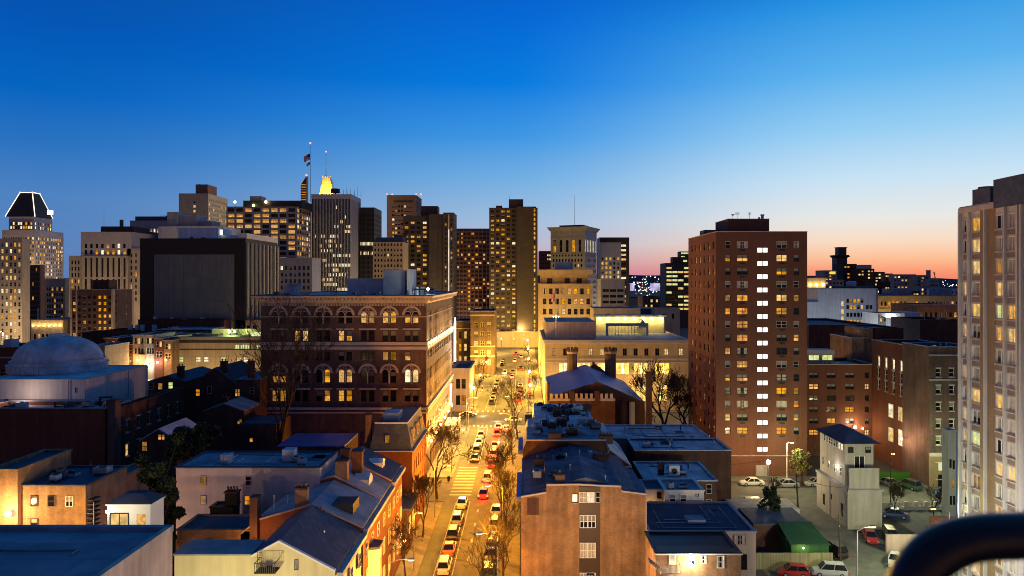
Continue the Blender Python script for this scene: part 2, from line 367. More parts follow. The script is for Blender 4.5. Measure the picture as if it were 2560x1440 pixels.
def grid(W, n, w, rows, h, a0=None, pa=None, p=.3, lit='yyd', dark='..b', st='plain', pat=None, seed=0, frame='iron', sill=None, rec=.18, mar=1.0):
    """windows of a facade: n columns of width w, rows = bottoms (world z)"""
    rnd = random.Random(seed); out = []
    if isinstance(a0, (list, tuple)): xs = list(a0)
    else:
        if pa is None: pa = (W - 2 * mar) / n
        if a0 is None: a0 = mar + (pa - w) / 2
        xs = [a0 + i * pa for i in range(n)]
    for j, z in enumerate(rows):
        for i, a in enumerate(xs):
            if pat and j < len(pat) and i < len(pat[j]): s = pat[j][i]
            else: s = rnd.choice(lit) if rnd.random() < p else rnd.choice(dark)
            if s == ' ': continue
            out.append((a, z, w, h, st, s, frame))
    return dict(win=out, rec=rec, sill=sill)
def rows(z0, pitch, n): return [z0 + i * pitch for i in range(n)]
def join(*g): return dict(win=[x for q in g for x in q['win']], rec=g[0]['rec'], sill=g[0]['sill'])
FACES = {'S': 0, 'E': math.pi / 2, 'W': -math.pi / 2}
def bldg(name, label, cat, x0, x1, y0, D, z1, wall, S=None, E=None, Wf=None, roof='roof_dark', par=.7, cop=None, rot=0, z0=0, near=False, group=None, limit=100, copd=.12, root=None):
    hw = (x1 - x0) / 2
    if root is None: root = thing(name, label, cat, ((x0 + x1) / 2, y0, z0), rot, group)
    ox, oy = (x0 + x1) / 2 - root.location.x, y0 - root.location.y
    H = z1 - z0; m = MB(); far = not near
    spec = {'S': (S, (ox - hw, oy), (1, 0), (0, -1), 2 * hw), 'E': (E, (ox + hw, oy), (0, 1), (1, 0), D), 'W': (Wf, (ox - hw, oy), (0, 1), (-1, 0), D)}
    wins = []
    for k2, (g, o, d, nr, Wd) in spec.items():
        ops = []; rec = g['rec'] if g else .2
        for a, z, w, h, st, s, fm in (g['win'] if g else []):
            z -= root.location.z
            if a < .02 or a + w > Wd - .02 or z + h > H - .02 + (z0 - root.location.z): continue
            ops.append((a, a + w, z, z + h))
            wins.append((k2, (o[0] + d[0] * (a + w / 2) - nr[0] * rec, o[1] + d[1] * (a + w / 2) - nr[1] * rec, z), w, h, st, s, fm, g['sill'], nr, d, rec))
        zb = z0 - root.location.z
        wallgrid(m, o, d, nr, Wd, zb, zb + H, ops, wall, rec)
    zb = z0 - root.location.z; t = .3
    m.poly([(ox - hw, oy + D, zb), (ox + hw, oy + D, zb), (ox + hw, oy + D, zb + H), (ox - hw, oy + D, zb + H)], wall)
    if par > 0:
        for q in ([(ox - hw + t, oy + t), (ox + hw - t, oy + t)], [(ox + hw - t, oy + t), (ox + hw - t, oy + D - t)], [(ox + hw - t, oy + D - t), (ox - hw + t, oy + D - t)], [(ox - hw + t, oy + D - t), (ox - hw + t, oy + t)]):
            m.poly([(*q[0], zb + H - par), (*q[1], zb + H - par), (*q[1], zb + H), (*q[0], zb + H)], wall)
    part(root, 'wall', m, world=False)
    r = MB(); r.box(ox - hw + .02, ox + hw - .02, oy + .02, oy + D - .02, zb + H - par - .25, zb + H - par, roof); part(root, 'roof', r, world=False)
    c = MB(); cd = copd; cm = cop or wall; zc = zb + H
    for b in ((ox - hw - cd, ox + hw + cd, oy - cd, oy + t), (ox - hw - cd, ox + hw + cd, oy + D - t, oy + D + cd), (ox - hw - cd, ox - hw + t, oy + t, oy + D - t), (ox + hw - t, ox + hw + cd, oy + t, oy + D - t)):
        c.box(*b, zc + .003, zc + .16, cm)
    part(root, 'coping', c, world=False)
    # windows: the largest in view as parts of their own, the rest as one
    wins.sort(key=lambda q: -q[2] * q[3] * (1 if q[0] == 'S' else .5))
    rest = MB()
    for i, (k2, pos, w, h, st, s, fm, sill, nr, d, rec) in enumerate(wins):
        big, pn, me, pm = window_mesh(st, w, h, s, fm, far)
        if i < limit:
            wo = link('window', me, root, pos, FACES[k2])
            if pm: link('pane', pm, wo)
            if sill:
                sm = WC.get(('sill', round(w, 2), sill, rec))
                if not sm:
                    q = MB(); q.box(-w / 2 - .12, w / 2 + .12, -rec - .12, .0, -.16, -.003, sill); q.box(-w / 2 - .1, w / 2 + .1, -rec - .06, -rec - .003, h + .003, h + .22, sill); sm = WC[('sill', round(w, 2), sill, rec)] = q.mesh('sill')
                link('sill', sm, wo)
        else:
            rest.add(big, pos, FACES[k2])
            if pn: rest.add(pn, pos, FACES[k2])
    if rest.f:
        o = part(root, 'window', rest, world=False); o['kind'] = 'stuff'
    return root
def clutter(root, x0, x1, y0, y1, z, n, seed, mats=('duct', 'steel', 'roof_dark')):
    rnd = random.Random(seed)
    for i in range(n):
        cx, cyy = rnd.uniform(x0, x1), rnd.uniform(y0, y1); kd = rnd.random(); mt = rnd.choice(mats); m = MB()
        if kd < .5:
            a, b, h = rnd.uniform(.3, .95), rnd.uniform(.3, .8), rnd.uniform(.6, 1.2)
            m.box(cx - a, cx + a, cyy - b, cyy + b, z + .2, z + h, mt); m.box(cx - a * .8, cx - a * .6, cyy - b, cyy + b, z, z + .2, 'iron'); m.box(cx + a * .6, cx + a * .8, cyy - b, cyy + b, z, z + .2, 'iron')
            m.cyl(cx, cyy, z + h, z + h + .12, min(a, b) * .6, 'iron', 12); part(root, 'ac_unit', m)
        elif kd < .8:
            m.cyl(cx, cyy, z, z + rnd.uniform(.7, 1.4), .12, mt, 8); m.cyl(cx, cyy, z + .7, z + .9, .22, mt, 8); part(root, 'vent_pipe', m)
        else:
            m.box(cx - .7, cx + .7, cyy - .5, cyy + .5, z, z + .35, mt); m.frustum((cx - .7, cx + .7, cyy - .5, cyy + .5), z + .352, (cx - .3, cx + .3, cyy - .2, cyy + .2), z + .6, 'glass'); part(root, 'skylight', m)
def conduits(root, x0, x1, y0, y1, z, n, seed):
    rnd = random.Random(seed)
    for i in range(n):
        m = MB(); x, y = rnd.uniform(x0, x1), rnd.uniform(y0, y1); q = [(x, y, z + .08)]
        for k2 in range(3): x, y = (rnd.uniform(x0, x1), y) if k2 % 2 else (x, rnd.uniform(y0, y1)); q.append((x, y, z + .08))
        m.tube(q, .06, rnd.choice(['iron', 'duct', 'steel']), 5); part(root, 'roof_pipe', m)
    for i in range(n):
        x, y = rnd.uniform(x0, x1 - 1), rnd.uniform(y0, y1 - 1); m = MB(); m.box(x, x + rnd.uniform(.8, 2.4), y, y + rnd.uniform(.6, 2), z + .004, z + .012, rnd.choice(['roof_dark', 'stone_grey', 'roof_slate'])); part(root, 'roof_patch', m)
def antenna(root, x, y, z0, z1, beacon=False, r=.12):
    m = MB(); m.cyl(x, y, z0, z1, r, 'steel', 6, r * .4); a = part(root, 'antenna', m)
    if beacon:
        b = MB(); b.sphere((x, y, z1), .7, 'beacon', 6); part(root, 'beacon', b)

# ------------------------------------------------------------------ ground, roads, pavements, markings
m = MB(); m.box(-4000, 4000, -60, 5000, -1, 0, 'ground'); structure('ground', m)
m = MB()
for b in ((-14.5, -3.7, 10, 195), (-120, 130, 195, 212), (-15, .6, 212, 425), (-60, 60, 425, 440)): m.box(b[0], b[1], b[2], b[3], -.1, .004 if b[2] != 195 else .005, 'asphalt')
m.box(-70, -14.5, 127, 141, -.1, .005, 'asphalt'); structure('road', m)
m = MB(); m.box(-14.4, -12.4, 60, 126, 0, .009, 'asphalt_bike'); m.box(-14.4, -12.4, 152, 194, 0, .009, 'asphalt_bike'); structure('cycle_lane', m)
m = MB(); m.box(36, 130, 126, 139.5, -.1, .0042, 'asphalt'); m.poly([(33, 60, .012), (62, 60, .012), (62, 100, .012), (52.5, 112, .012), (52.5, 128, .012), (42, 128, .012), (42, 104, .012), (33, 100, .012)], 'asphalt'); m.box(62, 110, 95, 122, -.1, .004, 'asphalt'); structure('parking_lot', m)
m = MB()
for b in ((-17.5, -14.5, 20, 126), (-20, -14.5, 142, 194), (-3.7, -.6, 20, 193), (-.6, 4, 140, 193), (-60, -20, 187, 194), (4, 60, 193, 195), (-22, -15, 213, 420), (.6, 6.3, 213, 420), (6.3, 60, 212.5, 216), (34, 62, 140, 143)): m.box(*b, -.1, .13, 'pavement')
structure('pavement', m)
m = MB()
for b in ((-12.35, -12.22, 60, 126), (-9.85, -9.72, 60, 127), (-9.9, -9.77, 153, 191), (-12.3, -12.16, 153, 191), (-12.3, -9.8, 190.5, 190.9), (-6.4, -6.28, 155, 190), (-12, -11.88, 214, 300), (-9.2, -9.08, 214, 330), (-3.4, -3.28, 214, 330)): m.box(*b, 0, .014, 'paint_line')
for i in range(10): m.box(-13.9, -9.9, 130.5 + i * 2.1, 131.2 + i * 2.1, 0, .014, 'paint_line')
for i in range(9): m.box(-14 + i * 1.15, -13.5 + i * 1.15, 191.6, 194.2, 0, .014, 'paint_line'); m.box(-14.5 + i * 1.6, -13.9 + i * 1.6, 213, 216, 0, .014, 'paint_line')
for i in range(6): m.box(-8.2, -7.9, 100 + i * 7, 101.6 + i * 7, 0, .014, 'paint_line')
for i in range(8): m.box(46 - i * 2.7, 46.1 - i * 2.7, 62, 67, 0, .018, 'paint_line')
structure('road_markings', m)

# ------------------------------------------------------------------ far hills and scattered far lights
m = MB(); rnd = random.Random(3)
xs = [-3500 + i * 60 for i in range(140)]
def ridge(x): return 40 + 16 + 10 * math.sin(x * .0013 + 1) + 5 * math.sin(x * .005) + 2 * math.sin(x * .02)
for i in range(len(xs) - 1):
    a, b = xs[i], xs[i + 1]
    m.poly([(a, 3000, -2), (b, 3000, -2), (b, 3300, ridge(b)), (a, 3300, ridge(a))], 'far_land'); m.poly([(a, 3300, ridge(a)), (b, 3300, ridge(b)), (b, 4200, 0), (a, 4200, 0)], 'far_land')
structure('hills', m)
def far_lights(n, seed, u0, u1, v0, v1, Ya, Yb, size=1.0):
    m = MB(); rnd = random.Random(seed)
    for i in range(n):
        Y = rnd.uniform(Ya, Yb); u = rnd.uniform(u0, u1); z = max(3, Z(rnd.uniform(v0, v1), Y)); x = X(u, Y); s = size * rnd.uniform(.35, .95) * Y / 900
        m.sphere((x, Y, z), s * .7, rnd.choice(['far_lamp', 'far_lamp', 'far_lamp_white', 'far_lamp_red']), 5)
    return m
for args, lb in (((90, 5, 1573, 1665, 690, 745, 1500, 2950), 'countless tiny street lights scattered below the hill between the towers'), ((70, 6, 2195, 2398, 700, 730, 1000, 2600), 'countless tiny lights along the horizon left of the right apartment tower')):
    o = link('distant_lights', far_lights(*args).mesh('distant_lights')); tag(o, lb, 'distant lights'); o['kind'] = 'stuff'

# ------------------------------------------------------------------ skyline, left to right
def pxb(u0, u1, vt, Y): return X(u0, Y), X(u1, Y), Z(vt, Y)
def endD(x1, Y, ue): return FP * x1 / (ue - VU) - Y

# tower with a lit outline on its tapering crown
x0, x1, z = pxb(5, 88, 575, 650)
r = bldg('crown_tower', 'stepped tower whose dark sloping crown is outlined by bright light strips', 'skyscraper', x0, x1, 650, 40, z, 'stone_trim', S=grid(x1 - x0, 13, 1.4, rows(8, 3.7, 20), 2.2, p=.33, lit='ywdk', st='plain', seed=1), E=grid(40, 15, 1.5, rows(8, 3.7, 20), 2.2, p=.36, lit='ywdk', seed=2))
xc0, xc1, zc = pxb(22, 84, 542, 656)
bldg('', '', '', xc0, xc1, 656, 26, Z(542, 656), 'stone_trim', z0=z - .5, S=grid(xc1 - xc0, 9, 1.6, [z + 1.5, z + 5.3], 2.6, p=.6, lit='wy', seed=3), E=grid(30, 8, 1.6, [z + 1.5, z + 5.3], 2.6, p=.6, lit='wy', seed=4), root=r)
a = (X(13, 656), X(86, 656) + .5, 656, 681); b = (X(50, 664), X(81, 664), 664, 674); za, zb = Z(541, 656), Z(482, 666)
m = MB(); m.frustum(a, za, b, zb, 'dark_panel'); part(r, 'crown', m)
for p, q in (((a[0], a[2], za), (b[0], b[2], zb)), ((a[1], a[2], za), (b[1], b[2], zb)), ((a[1], a[3], za), (b[1], b[3], zb)), ((b[0], b[2], zb), (b[1], b[2], zb)), ((b[1], b[2], zb), (b[1], b[3], zb))):
    m = MB(); m.tube([p, q], .42, 'crown_light', 6); part(r, 'light_strip', m)
for p in ((b[0], b[2], zb), (b[1], b[2], zb), (b[1], b[3], zb)): m = MB(); m.sphere(p, .8, 'beacon', 6); part(r, 'beacon', m)
wbox(r, 'lit_sign', 'sign_white', (X(118, 640), X(131, 640), 640, 641, Z(536, 640), Z(526, 640)))

x0, x1, z = pxb(-130, 55, 597, 370)
bldg('office_slab', 'plain pale slab at the left border with rows of small lit windows', 'building', x0, x1, 370, endD(x1, 370, 75), z, 'stone_beige', S=grid(x1 - x0, 17, 1.2, rows(Z(865, 370), 3.5, 17), 2.2, p=.42, lit='kkyw', seed=5, a0=1.2, pa=2.24, st='sash', frame='stone_beige'), cop='stone_beige')
x0, x1, z = pxb(72, 101, 663, 500)
bldg('striped_tower', 'slim brown tower with vertical piers right of the pale slab', 'building', x0, x1, 500, endD(x1, 500, 112), z, 'terracotta', S=grid(x1 - x0, 5, 1, rows(6, 3.4, 13), 2.4, p=.05, dark='.', seed=6))
x0, x1, z = pxb(112, 162, 697, 440)
bldg('stone_block', 'pale stone block behind the slim brown tower with grouped dark windows', 'building', x0, x1, 440, 25, z, 'stone_beige', S=grid(x1 - x0, 7, 1.1, rows(5, 3.6, 9), 2.1, p=.12, dark='..', seed=7), Wf=None, cop='stone_trim')
x0, x1, z = pxb(77, 158, 800, 330)
r = bldg('low_stone_building', 'low stone building with a row of glowing wall lanterns under its cornice', 'building', x0, x1, 330, 30, z, 'stone_beige', S=grid(x1 - x0, 7, 1.2, [8, 12.5], 2.4, p=.1, dark='.', seed=8), cop='stone_trim', copd=.6)
for i in range(6):
    xx = x0 + 1.4 + i * (x1 - x0 - 2.8) / 5; m = MB(); m.sphere((xx, 329.4, z - 2.6), .3, 'lamp_warm', 5); m.box(xx - .08, xx + .08, 329.4, 330, z - 2.3, z - 2.2, 'iron'); part(r, 'wall_lantern', m); lamp(r, (xx - r.location.x, -1.0, z - 2.2), 110, (1, .62, .2))
# art deco stepped tower
x0, x1, z = pxb(170, 350, 686, 402)
r = bldg('art_deco_tower', 'stepped stone tower with tall vertical window slots and a dark roof house', 'skyscraper', x0, x1, 402, 34, Z(800, 402) + 4, 'stone_beige', cop='stone_beige')
for (ua, ub, vt, Y0, DD, n, w) in ((172, 205, 640, 401, 24, 3, .9), (318, 350, 622, 401, 24, 2, .9)):
    a, b, zz = pxb(ua, ub, vt, Y0); bldg('', '', '', a, b, Y0, DD, zz, 'stone_beige', S=grid(b - a, n, w, rows(zz - 30, 3.6, 8), 2.2, p=.1, dark='.', seed=9 + n), root=r, limit=10)
a, b, zz = pxb(205, 320, 640, 399); bldg('', '', '', a, b, 399, 30, zz, 'stone_beige', S=grid(b - a, 8, 1.15, [zz - 36, zz - 24, zz - 12], 11, pat=['yyy.....', '........', '........'], seed=11, a0=1.6, pa=3.15, dark='.', p=0), root=r, z0=10)
a, b, zz = pxb(199, 325, 580, 400); bldg('', '', '', a, b, 401, 26, zz, 'stone_trim', S=grid(b - a, 8, 1.5, [Z(640, 399) + 1, Z(640, 399) + 4.6], 2.5, pat=['..ywyywy', '....y.w.'], a0=2.2, pa=3.15), root=r, z0=Z(640, 399), par=.5)
wbox(r, 'roof_house', 'dark_panel', (X(252, 405), X(332, 405), 405, 422, Z(580, 400), Z(566, 405)))
wbox(r, 'vent_stack', 'dark_panel', (X(299, 405), X(304, 405), 405, 407, Z(566, 405), Z(549, 405)))
antenna(r, X(260, 404), 404, Z(566, 405), Z(524, 404))
# brick hotel with pale corners
x0, x1, z = pxb(177, 283, 724, 330)
pat = ['b.b..oo.', 'y.bb.yy.', 'o.b..oo.', '..b..yyy', 'b.o..oo.', '..b.byyo', 'o.b..oy.', '..b..by.', '...b.b..']
r = bldg('corner_pier_hotel', 'small brick hotel with pale corner piers in front of the stepped stone tower', 'building', x0, x1, 330, endD(x1, 330, 333), z, 'brick_brown', S=grid(x1 - x0, 8, 1.4, rows(z - 28, 2.95, 9), 1.6, pat=pat[::-1], a0=.9, pa=2.4, st='sash'), E=grid(12, 2, .9, rows(z - 27, 2.95, 9), 1.6, dark='b.', p=0, a0=2, pa=9), cop='stone_trim')
D = endD(x1, 330, 333)
wbox(r, 'corner_pier', 'stone_beige', (x0 - .15, x0 + .6, 329.8, 331, 0, z), (x0 + 2.4, x0 + 3.1, 329.8, 330.1, 0, z)); wbox(r, 'corner_pier', 'stone_beige', (x1 - .9, x1 + .15, 329.8, 331, 0, z)); wbox(r, 'corner_pier', 'stone_beige', (x1 - .4, x1 + .15, 330 + D - 1.4, 330 + D, 0, z))
wbox(r, 'roof_house', 'brick_dark', (X(231, 335), X(272, 335), 335, 342, z - .7, Z(700, 335))); clutter(r, x0 + 2, x1 - 2, 332, 340, z - .7, 5, 3)
# blue grey blocks behind
x0, x1, z = pxb(325, 445, 552, 455)
r = bldg('grey_office_block', 'blue grey office block with one row of seven lit windows near its top', 'building', x0, x1, 455, 30, z, 'stone_grey', S=grid(x1 - x0, 15, 1.1, [Z(583, 455)], 2.9, pat=['......ywyywww..'], a0=1, pa=2.05))
wbox(r, 'roof_house', 'roof_dark', (X(338, 457), X(442, 457), 457, 475, z - .7, Z(541, 457))); clutter(r, x0 + 6, x1 - 3, 457, 460, Z(541, 457), 4, 5)
x0, x1, z = pxb(300, 345, 576, 430)
bldg('glass_link_block', 'narrow dark blue glass block left of the row of seven lit windows', 'building', x0, x1, 430, 30, z, 'roof_dark', S=grid(x1 - x0, 5, 1, rows(z - 12, 4, 3), 3.2, p=.05, dark='.'), cop='roof_pale', copd=.3)
x0, x1, z = pxb(395, 560, 545, 420)
r = bldg('pale_service_block', 'pale blue block of stepped plant rooms in front of the beige tower', 'building', x0, x1, 420, 25, Z(566, 420), 'white_wall', cop='roof_blue')
wbox(r, 'plant_room', 'stone_grey', (X(418, 424), X(445, 424), 424, 440, Z(566, 420) - .6, Z(530, 424)), (X(445, 426), X(492, 426), 426, 440, Z(566, 420) - .6, Z(538, 426)), (X(492, 428), X(530, 428), 428, 440, Z(566, 420) - .6, Z(552, 428))); clutter(r, X(530, 425), X(555, 425), 423, 440, Z(566, 420) - .7, 5, 8)
# black box with a blank panel wall
x0, x1, z = pxb(350, 614, 597, 262); D = endD(x1, 262, 693)
r = bldg('black_archive_block', 'big black windowless block with a blank grey panel wall and pale side fins', 'building', x0, x1, 262, D, z, 'black_metal', cop='black_metal', roof='roof_pale')
a, b = X(383, 261), X(583, 261); wbox(r, 'panel_wall', 'concrete_panel', (a, b, 261.7, 262.3, 8, Z(636, 261)))
for i in range(9):
    yy = 263 + i * (D - 1.5) / 8; wbox(r, 'fin', 'white_fin', (x1 - .2, x1 + .75, yy, yy + .55, 4, z - 1.4))
wbox(r, 'top_band', 'white_wall', (x1 - 3, x1 + .3, 262.3, 262 + D, z + .17, z + 2.2))
x2, x3, zz = pxb(445, 545, 569, 275)
wbox(r, 'roof_house', 'white_wall', (x2, x3, 275, 288, z - .7, zz)); wbox(r, 'roof_house', 'white_wall', (x3 + .01, X(620, 278), 278, 288, z - .7, Z(588, 278)))
wbox(r, 'door', 'dark_panel', (X(473, 274), X(480, 274), 274.9, 275, zz - 5, zz - 3.6)); wbox(r, 'door', 'dark_panel', (X(500, 274), X(512, 274), 274.9, 275, zz - 5, zz - 3.9))
wbox(r, 'lit_panel', 'strip_white', (X(520, 274), X(548, 274), 276.9, 277, Z(586, 274), Z(573, 274)))
clutter(r, X(560, 280), X(660, 280), 272, 288, z - .7, 6, 11)
# beige tower with a brown head house
x0, x1, z = pxb(447, 520, 484, 600)
r = bldg('beige_tower', 'beige tower with blank front and a brown head house on its roof', 'skyscraper', x0, x1, 600, endD(x1, 600, 569), z, 'stone_beige', S=grid(x1 - x0, 1, 1.8, rows(z - 60, 4, 14), 2, a0=12.5, p=.55, lit='kc', dark='.b', seed=3), E=grid(60, 14, 2, rows(z - 62, 4, 16), 2, p=.14, lit='yk', dark='bb.', seed=6), cop='stone_beige')
wbox(r, 'head_house', 'terracotta', (X(489, 604), X(519, 604), 604, 622, z - .7, Z(461, 604))); clutter(r, X(492, 606), X(515, 606), 606, 618, Z(461, 604), 4, 4)
# broad office with warm window bands
x0, x1, z = pxb(566, 742, 517, 505); D = 34
rw = rows(Z(873, 505) - 3, 3.93, 27)
P1 = ['yyyyyyyyyy', 'yyyy.ydy.y', 'dyyy..y..y', '..dd.d.dy.', 'yyyyy.yyyy', '.y..dd..y.', 'd.yy.d.y.d']
r = bldg('broad_office', 'broad office of deep concrete bands glowing with warm lit floors', 'office building', x0, x1, 505, D, z, 'concrete', S=grid(x1 - x0, 8, 4.9, rw, 2.5, a0=.8, pa=6.25, p=.62, lit='yyyodc', dark='.', seed=21, rec=.9), E=grid(D, 6, 4.2, rw, 2.5, p=.65, lit='wcoo', dark='.b', seed=23, rec=.5), cop='concrete', copd=.5)
bldg('', '', '', X(608, 509), X(755, 509), 509, 26, Z(502, 509), 'dark_panel', z0=z - .7, root=r)
wbox(r, 'roof_house', 'stone_grey', (X(625, 512), X(652, 512), 512, 522, Z(502, 509) - .6, Z(490, 512)))
for u, v in ((634, 514), (665, 505), (588, 505)):
    m = MB(); m.sphere((X(u, 508), 507.5, Z(v, 508)), .9, 'lamp_green' if u < 660 else 'lamp_warm', 6); m.cyl(X(u, 508), 508, Z(520, 508), Z(v, 508), .15, 'iron', 5); part(r, 'roof_floodlight', m)
# slender lit shaft with flag mast
x0, x1, z = pxb(752, 766, 462, 900)
r = thing('slender_spire', 'slender bronze shaft with a pointed top and glowing bands behind the broad office', 'tower', ((x0 + x1) / 2, 900, 0))
m = MB(); m.box(x0, x1, 900, 908, 0, z, 'bronze'); part(r, 'shaft', m)
m = MB(); m.prism([(x0, 900, z), (x1, 900, z), (x1, 900, Z(440, 900))], (0, 8, 0), 'bronze'); part(r, 'pointed_top', m)
for i in range(9): wbox(r, 'lit_band', 'lit_orange' if i % 3 else 'lit_dim', (x0 + .6, x1 - .6, 899.6, 899.95, z - 26 + i * 3.2, z - 25 + i * 3.2))
m = MB(); m.sphere((x1, 900, Z(438, 900)), 1.2, 'beacon', 6); part(r, 'beacon', m)
px = X(765, 500); zt = Z(352, 500)
r = thing('flagpole', 'tall mast flying two flags at half height above the broad office', 'flagpole', (px, 500, 0)); r.location.z = Z(502, 509) - 1
m = MB(); m.cyl(px, 510, r.location.z, zt, .28, 'steel', 6, .12); part(r, 'pole', m); m = MB(); m.sphere((px, 510, zt + .3), .7, 'beacon', 6); part(r, 'beacon', m)
def wavy(px, py, z1, w, h, fn, steps=13):
    m = MB()
    for i in range(10):
        for j in range(steps):
            def q(a, b):
                dx = w * a / 10; return (px - dx, py + .5 * math.sin(a * .9), z1 - h * b / steps - dx * .42 + .25 * math.sin(a * .7))
            m.poly([q(i, j), q(i + 1, j), q(i + 1, j + 1), q(i, j + 1)], fn(i, j))
    return m
part(r, 'flag', wavy(px - .2, 510, Z(384, 510), 4.6, 4.4, lambda i, j: 'flag_navy' if i < 4 and j < 7 else ('flag_red' if j % 2 == 0 else 'flag_white')))
part(r, 'flag', wavy(px - .2, 510, Z(405, 510), 2.6, 2.2, lambda i, j: 'flag_orange' if (i // 5 + j // 7) % 2 else 'flag_red'))
# glass slab with white fins
x0, x1, z = pxb(779, 877, 486, 540); D = endD(x1, 540, 900)
pt = {0: 13, 1: 0}; rnd = random.Random(31)
def fins_pat(n, rowsn, seed, full):
    rnd = random.Random(seed); out = []
    for j in range(rowsn):
        p = full.get(j, .04); s = rnd.randint(0, n - 6); e = s + rnd.randint(5, 18)
        out.append(''.join(('w' if rnd.random() < .7 else 'k') if (s <= i <= e and rnd.random() < p) else '.' for i in range(n)))
    return out
r = bldg('finned_office_tower', 'dark glass office tower ribbed with thin white fins and patchy white lit floors', 'skyscraper', x0, x1, 540, D, z, 'dark_panel', S=grid(x1 - x0, 26, .72, rows(10, 3.72, 24), 2.3, a0=.62, pa=(x1 - x0 - .6) / 26, pat=fins_pat(26, 24, 4, {1: .8, 2: .5, 3: .9, 4: .5, 6: .9, 7: .95, 8: .5, 9: .6, 10: .4, 11: .95, 12: .3, 13: .8, 14: .75, 15: .5, 16: .5, 17: .4, 18: .8, 19: .3, 20: .4})), cop='white_fin', limit=100)
m = MB()
for i in range(27): a = x0 + (x1 - x0 - .35) * i / 26; m.box(a, a + .35, 539.4, 539.95, 6, z - 3.4, 'white_fin')
for i in range(16): a = 540 + (D - .4) * i / 15; m.box(x1 + .05, x1 + .6, a, a + .45, 6, z - 3.4, 'white_fin')
m.box(x0 - .1, x1 + .65, 539.35, 539.98, z - 3.4, z + .1, 'white_fin'); m.box(x1 + .02, x1 + .65, 540, 540 + D, z - 3.4, z + .1, 'white_fin'); part(r, 'fin_screen', m)
clutter(r, x0 + 10, x1 - 2, 543, 565, z - .7, 7, 6)
m = MB(); m.lathe(X(838, 545), 546, [(3.4, z + 2), (3.4, z + 5)], 'iron', 14); m.cyl(X(838, 545), 546, z - .6, z + 3, .5, 'iron'); part(r, 'dish_ring', m)
for i in range(9): antenna(r, X(850 + i * 6, 545), 545 + (i % 3) * 3, z - .6, z + 3 + (i * 37 % 5), r=.2)
# golden lit roof with a mast
x0, x1, z = pxb(790, 838, 500, 640)
r = bldg('golden_roof_tower', 'tower behind the finned office whose floodlit golden roof carries a mast', 'skyscraper', x0, x1, 640, 20, Z(495, 640), 'stone_beige')
m = MB(); zz = Z(495, 640); m.frustum((X(797, 642), X(833, 642), 642, 656), zz - .5, (X(804, 645), X(828, 645), 645, 653), Z(458, 645), 'stone_warm'); m.frustum((X(804, 645), X(828, 645), 645, 653), Z(458, 645), (X(808, 646), X(824, 646), 646, 652), Z(444, 646), 'stone_warm')
MATS['gold_leaf'] = surf('gold_leaf', (.8, .55, .12), rough=.4, metal=.3, var=.25, scale=.4)
m.mats = ['gold_leaf']; part(r, 'golden_roof', m)
for i, u in enumerate((796, 806, 816, 826, 836)): lamp(r, (X(u, 634) - r.location.x, -8, Z(492, 634)), 20000, (1, .75, .3), .5)
m = MB()
for i in range(4): m.box(X(806 + i * 6, 645.5), X(808 + i * 6, 645.5), 645.6, 646.6, Z(444, 646), Z(440, 646), 'gold_leaf')
part(r, 'finial', m); antenna(r, X(815, 649), 649, Z(446, 646), Z(379, 649), True, .4)
x0, x1, z = pxb(900, 936, 519, 560)
bldg('dark_striped_slab', 'dark vertical striped slab with one white lit floor right of the finned tower', 'skyscraper', x0, x1, 560, endD(x1, 560, 954), z, 'dark_panel', S=grid(x1 - x0, 11, .55, rows(z - 72, 3.8, 18), 2.6, a0=.4, pa=1.02, pat=['', '', '', '...........', '', '', '', '', '', 'w.ywwyw.yw.', '', 'wwwwwwwwwww'] + ['...........'] * 7, p=0, dark='.'), E=grid(30, 12, .9, rows(z - 72, 3.8, 18), 2.6, p=0, dark='b.'), cop='stone_grey')
x0, x1, z = pxb(967, 1040, 488, 650)
r = bldg('rose_concrete_tower', 'rose concrete tower with red corner lights and warm floors on its left', 'skyscraper', x0, x1, 650, endD(x1, 650, 1054), z, 'terracotta', S=grid(x1 - x0 - 8, 7, 1.9, rows(z - 60, 4.05, 13), 1.9, a0=5, pa=2.7, p=.3, lit='ykcdw', dark='bb.', seed=12), E=grid(34, 10, 1.6, rows(z - 60, 4.05, 14), 3, p=.1, dark='b.'), cop='stone_trim', copd=.4)
wbox(r, 'louvre', 'dark_panel', (X(985, 650), X(1031, 650), 649.7, 650, Z(506, 650), Z(501, 650)))
for u in (967, 980, 1040, 1052): m = MB(); m.sphere((X(u, 650), 651, z + .9), .7, 'beacon', 5); part(r, 'beacon', m)
clutter(r, X(980, 652), X(1036, 652), 653, 670, z - .6, 7, 9)
# dark apartment tower and light mast
x0, x1, z = pxb(1008, 1072, 540, 440)
r = bldg('dark_apartment_tower', 'near black apartment tower with stacks of warm wide windows on its left face', 'skyscraper', x0, x1, 440, 20, z, 'tower_dark', S=grid(x1 - x0, 4, 2.4, rows(z - 46, 2.92, 15), 1.6, a0=.9, pa=3.8, pat=['...d', 'y..y', 'y...', 'd..y', '..y.', 'yw.y', '...y', 'y..y', '..d.', 'o.o.', 'dy..', 'dydy', '...y', 'y..y', '.y.w'], st='band'), cop='tower_dark')
a, b, zz = pxb(1072, 1108, 536, 436); bldg('', '', '', a, b, 436, 24, zz, 'tower_dark', root=r)
a, b, zz = pxb(1108, 1134, 532, 434); bldg('', '', '', a, b, 434, 20, zz, 'tower_dark', S=grid(b - a, 2, 1, rows(zz - 46, 2.92, 15), 1.5, a0=1, pa=3.6, p=.22, dark='.', seed=8), E=grid(20, 5, 1.4, rows(zz - 46, 2.92, 15), 1.5, p=.1, dark='.b'), root=r, limit=40)
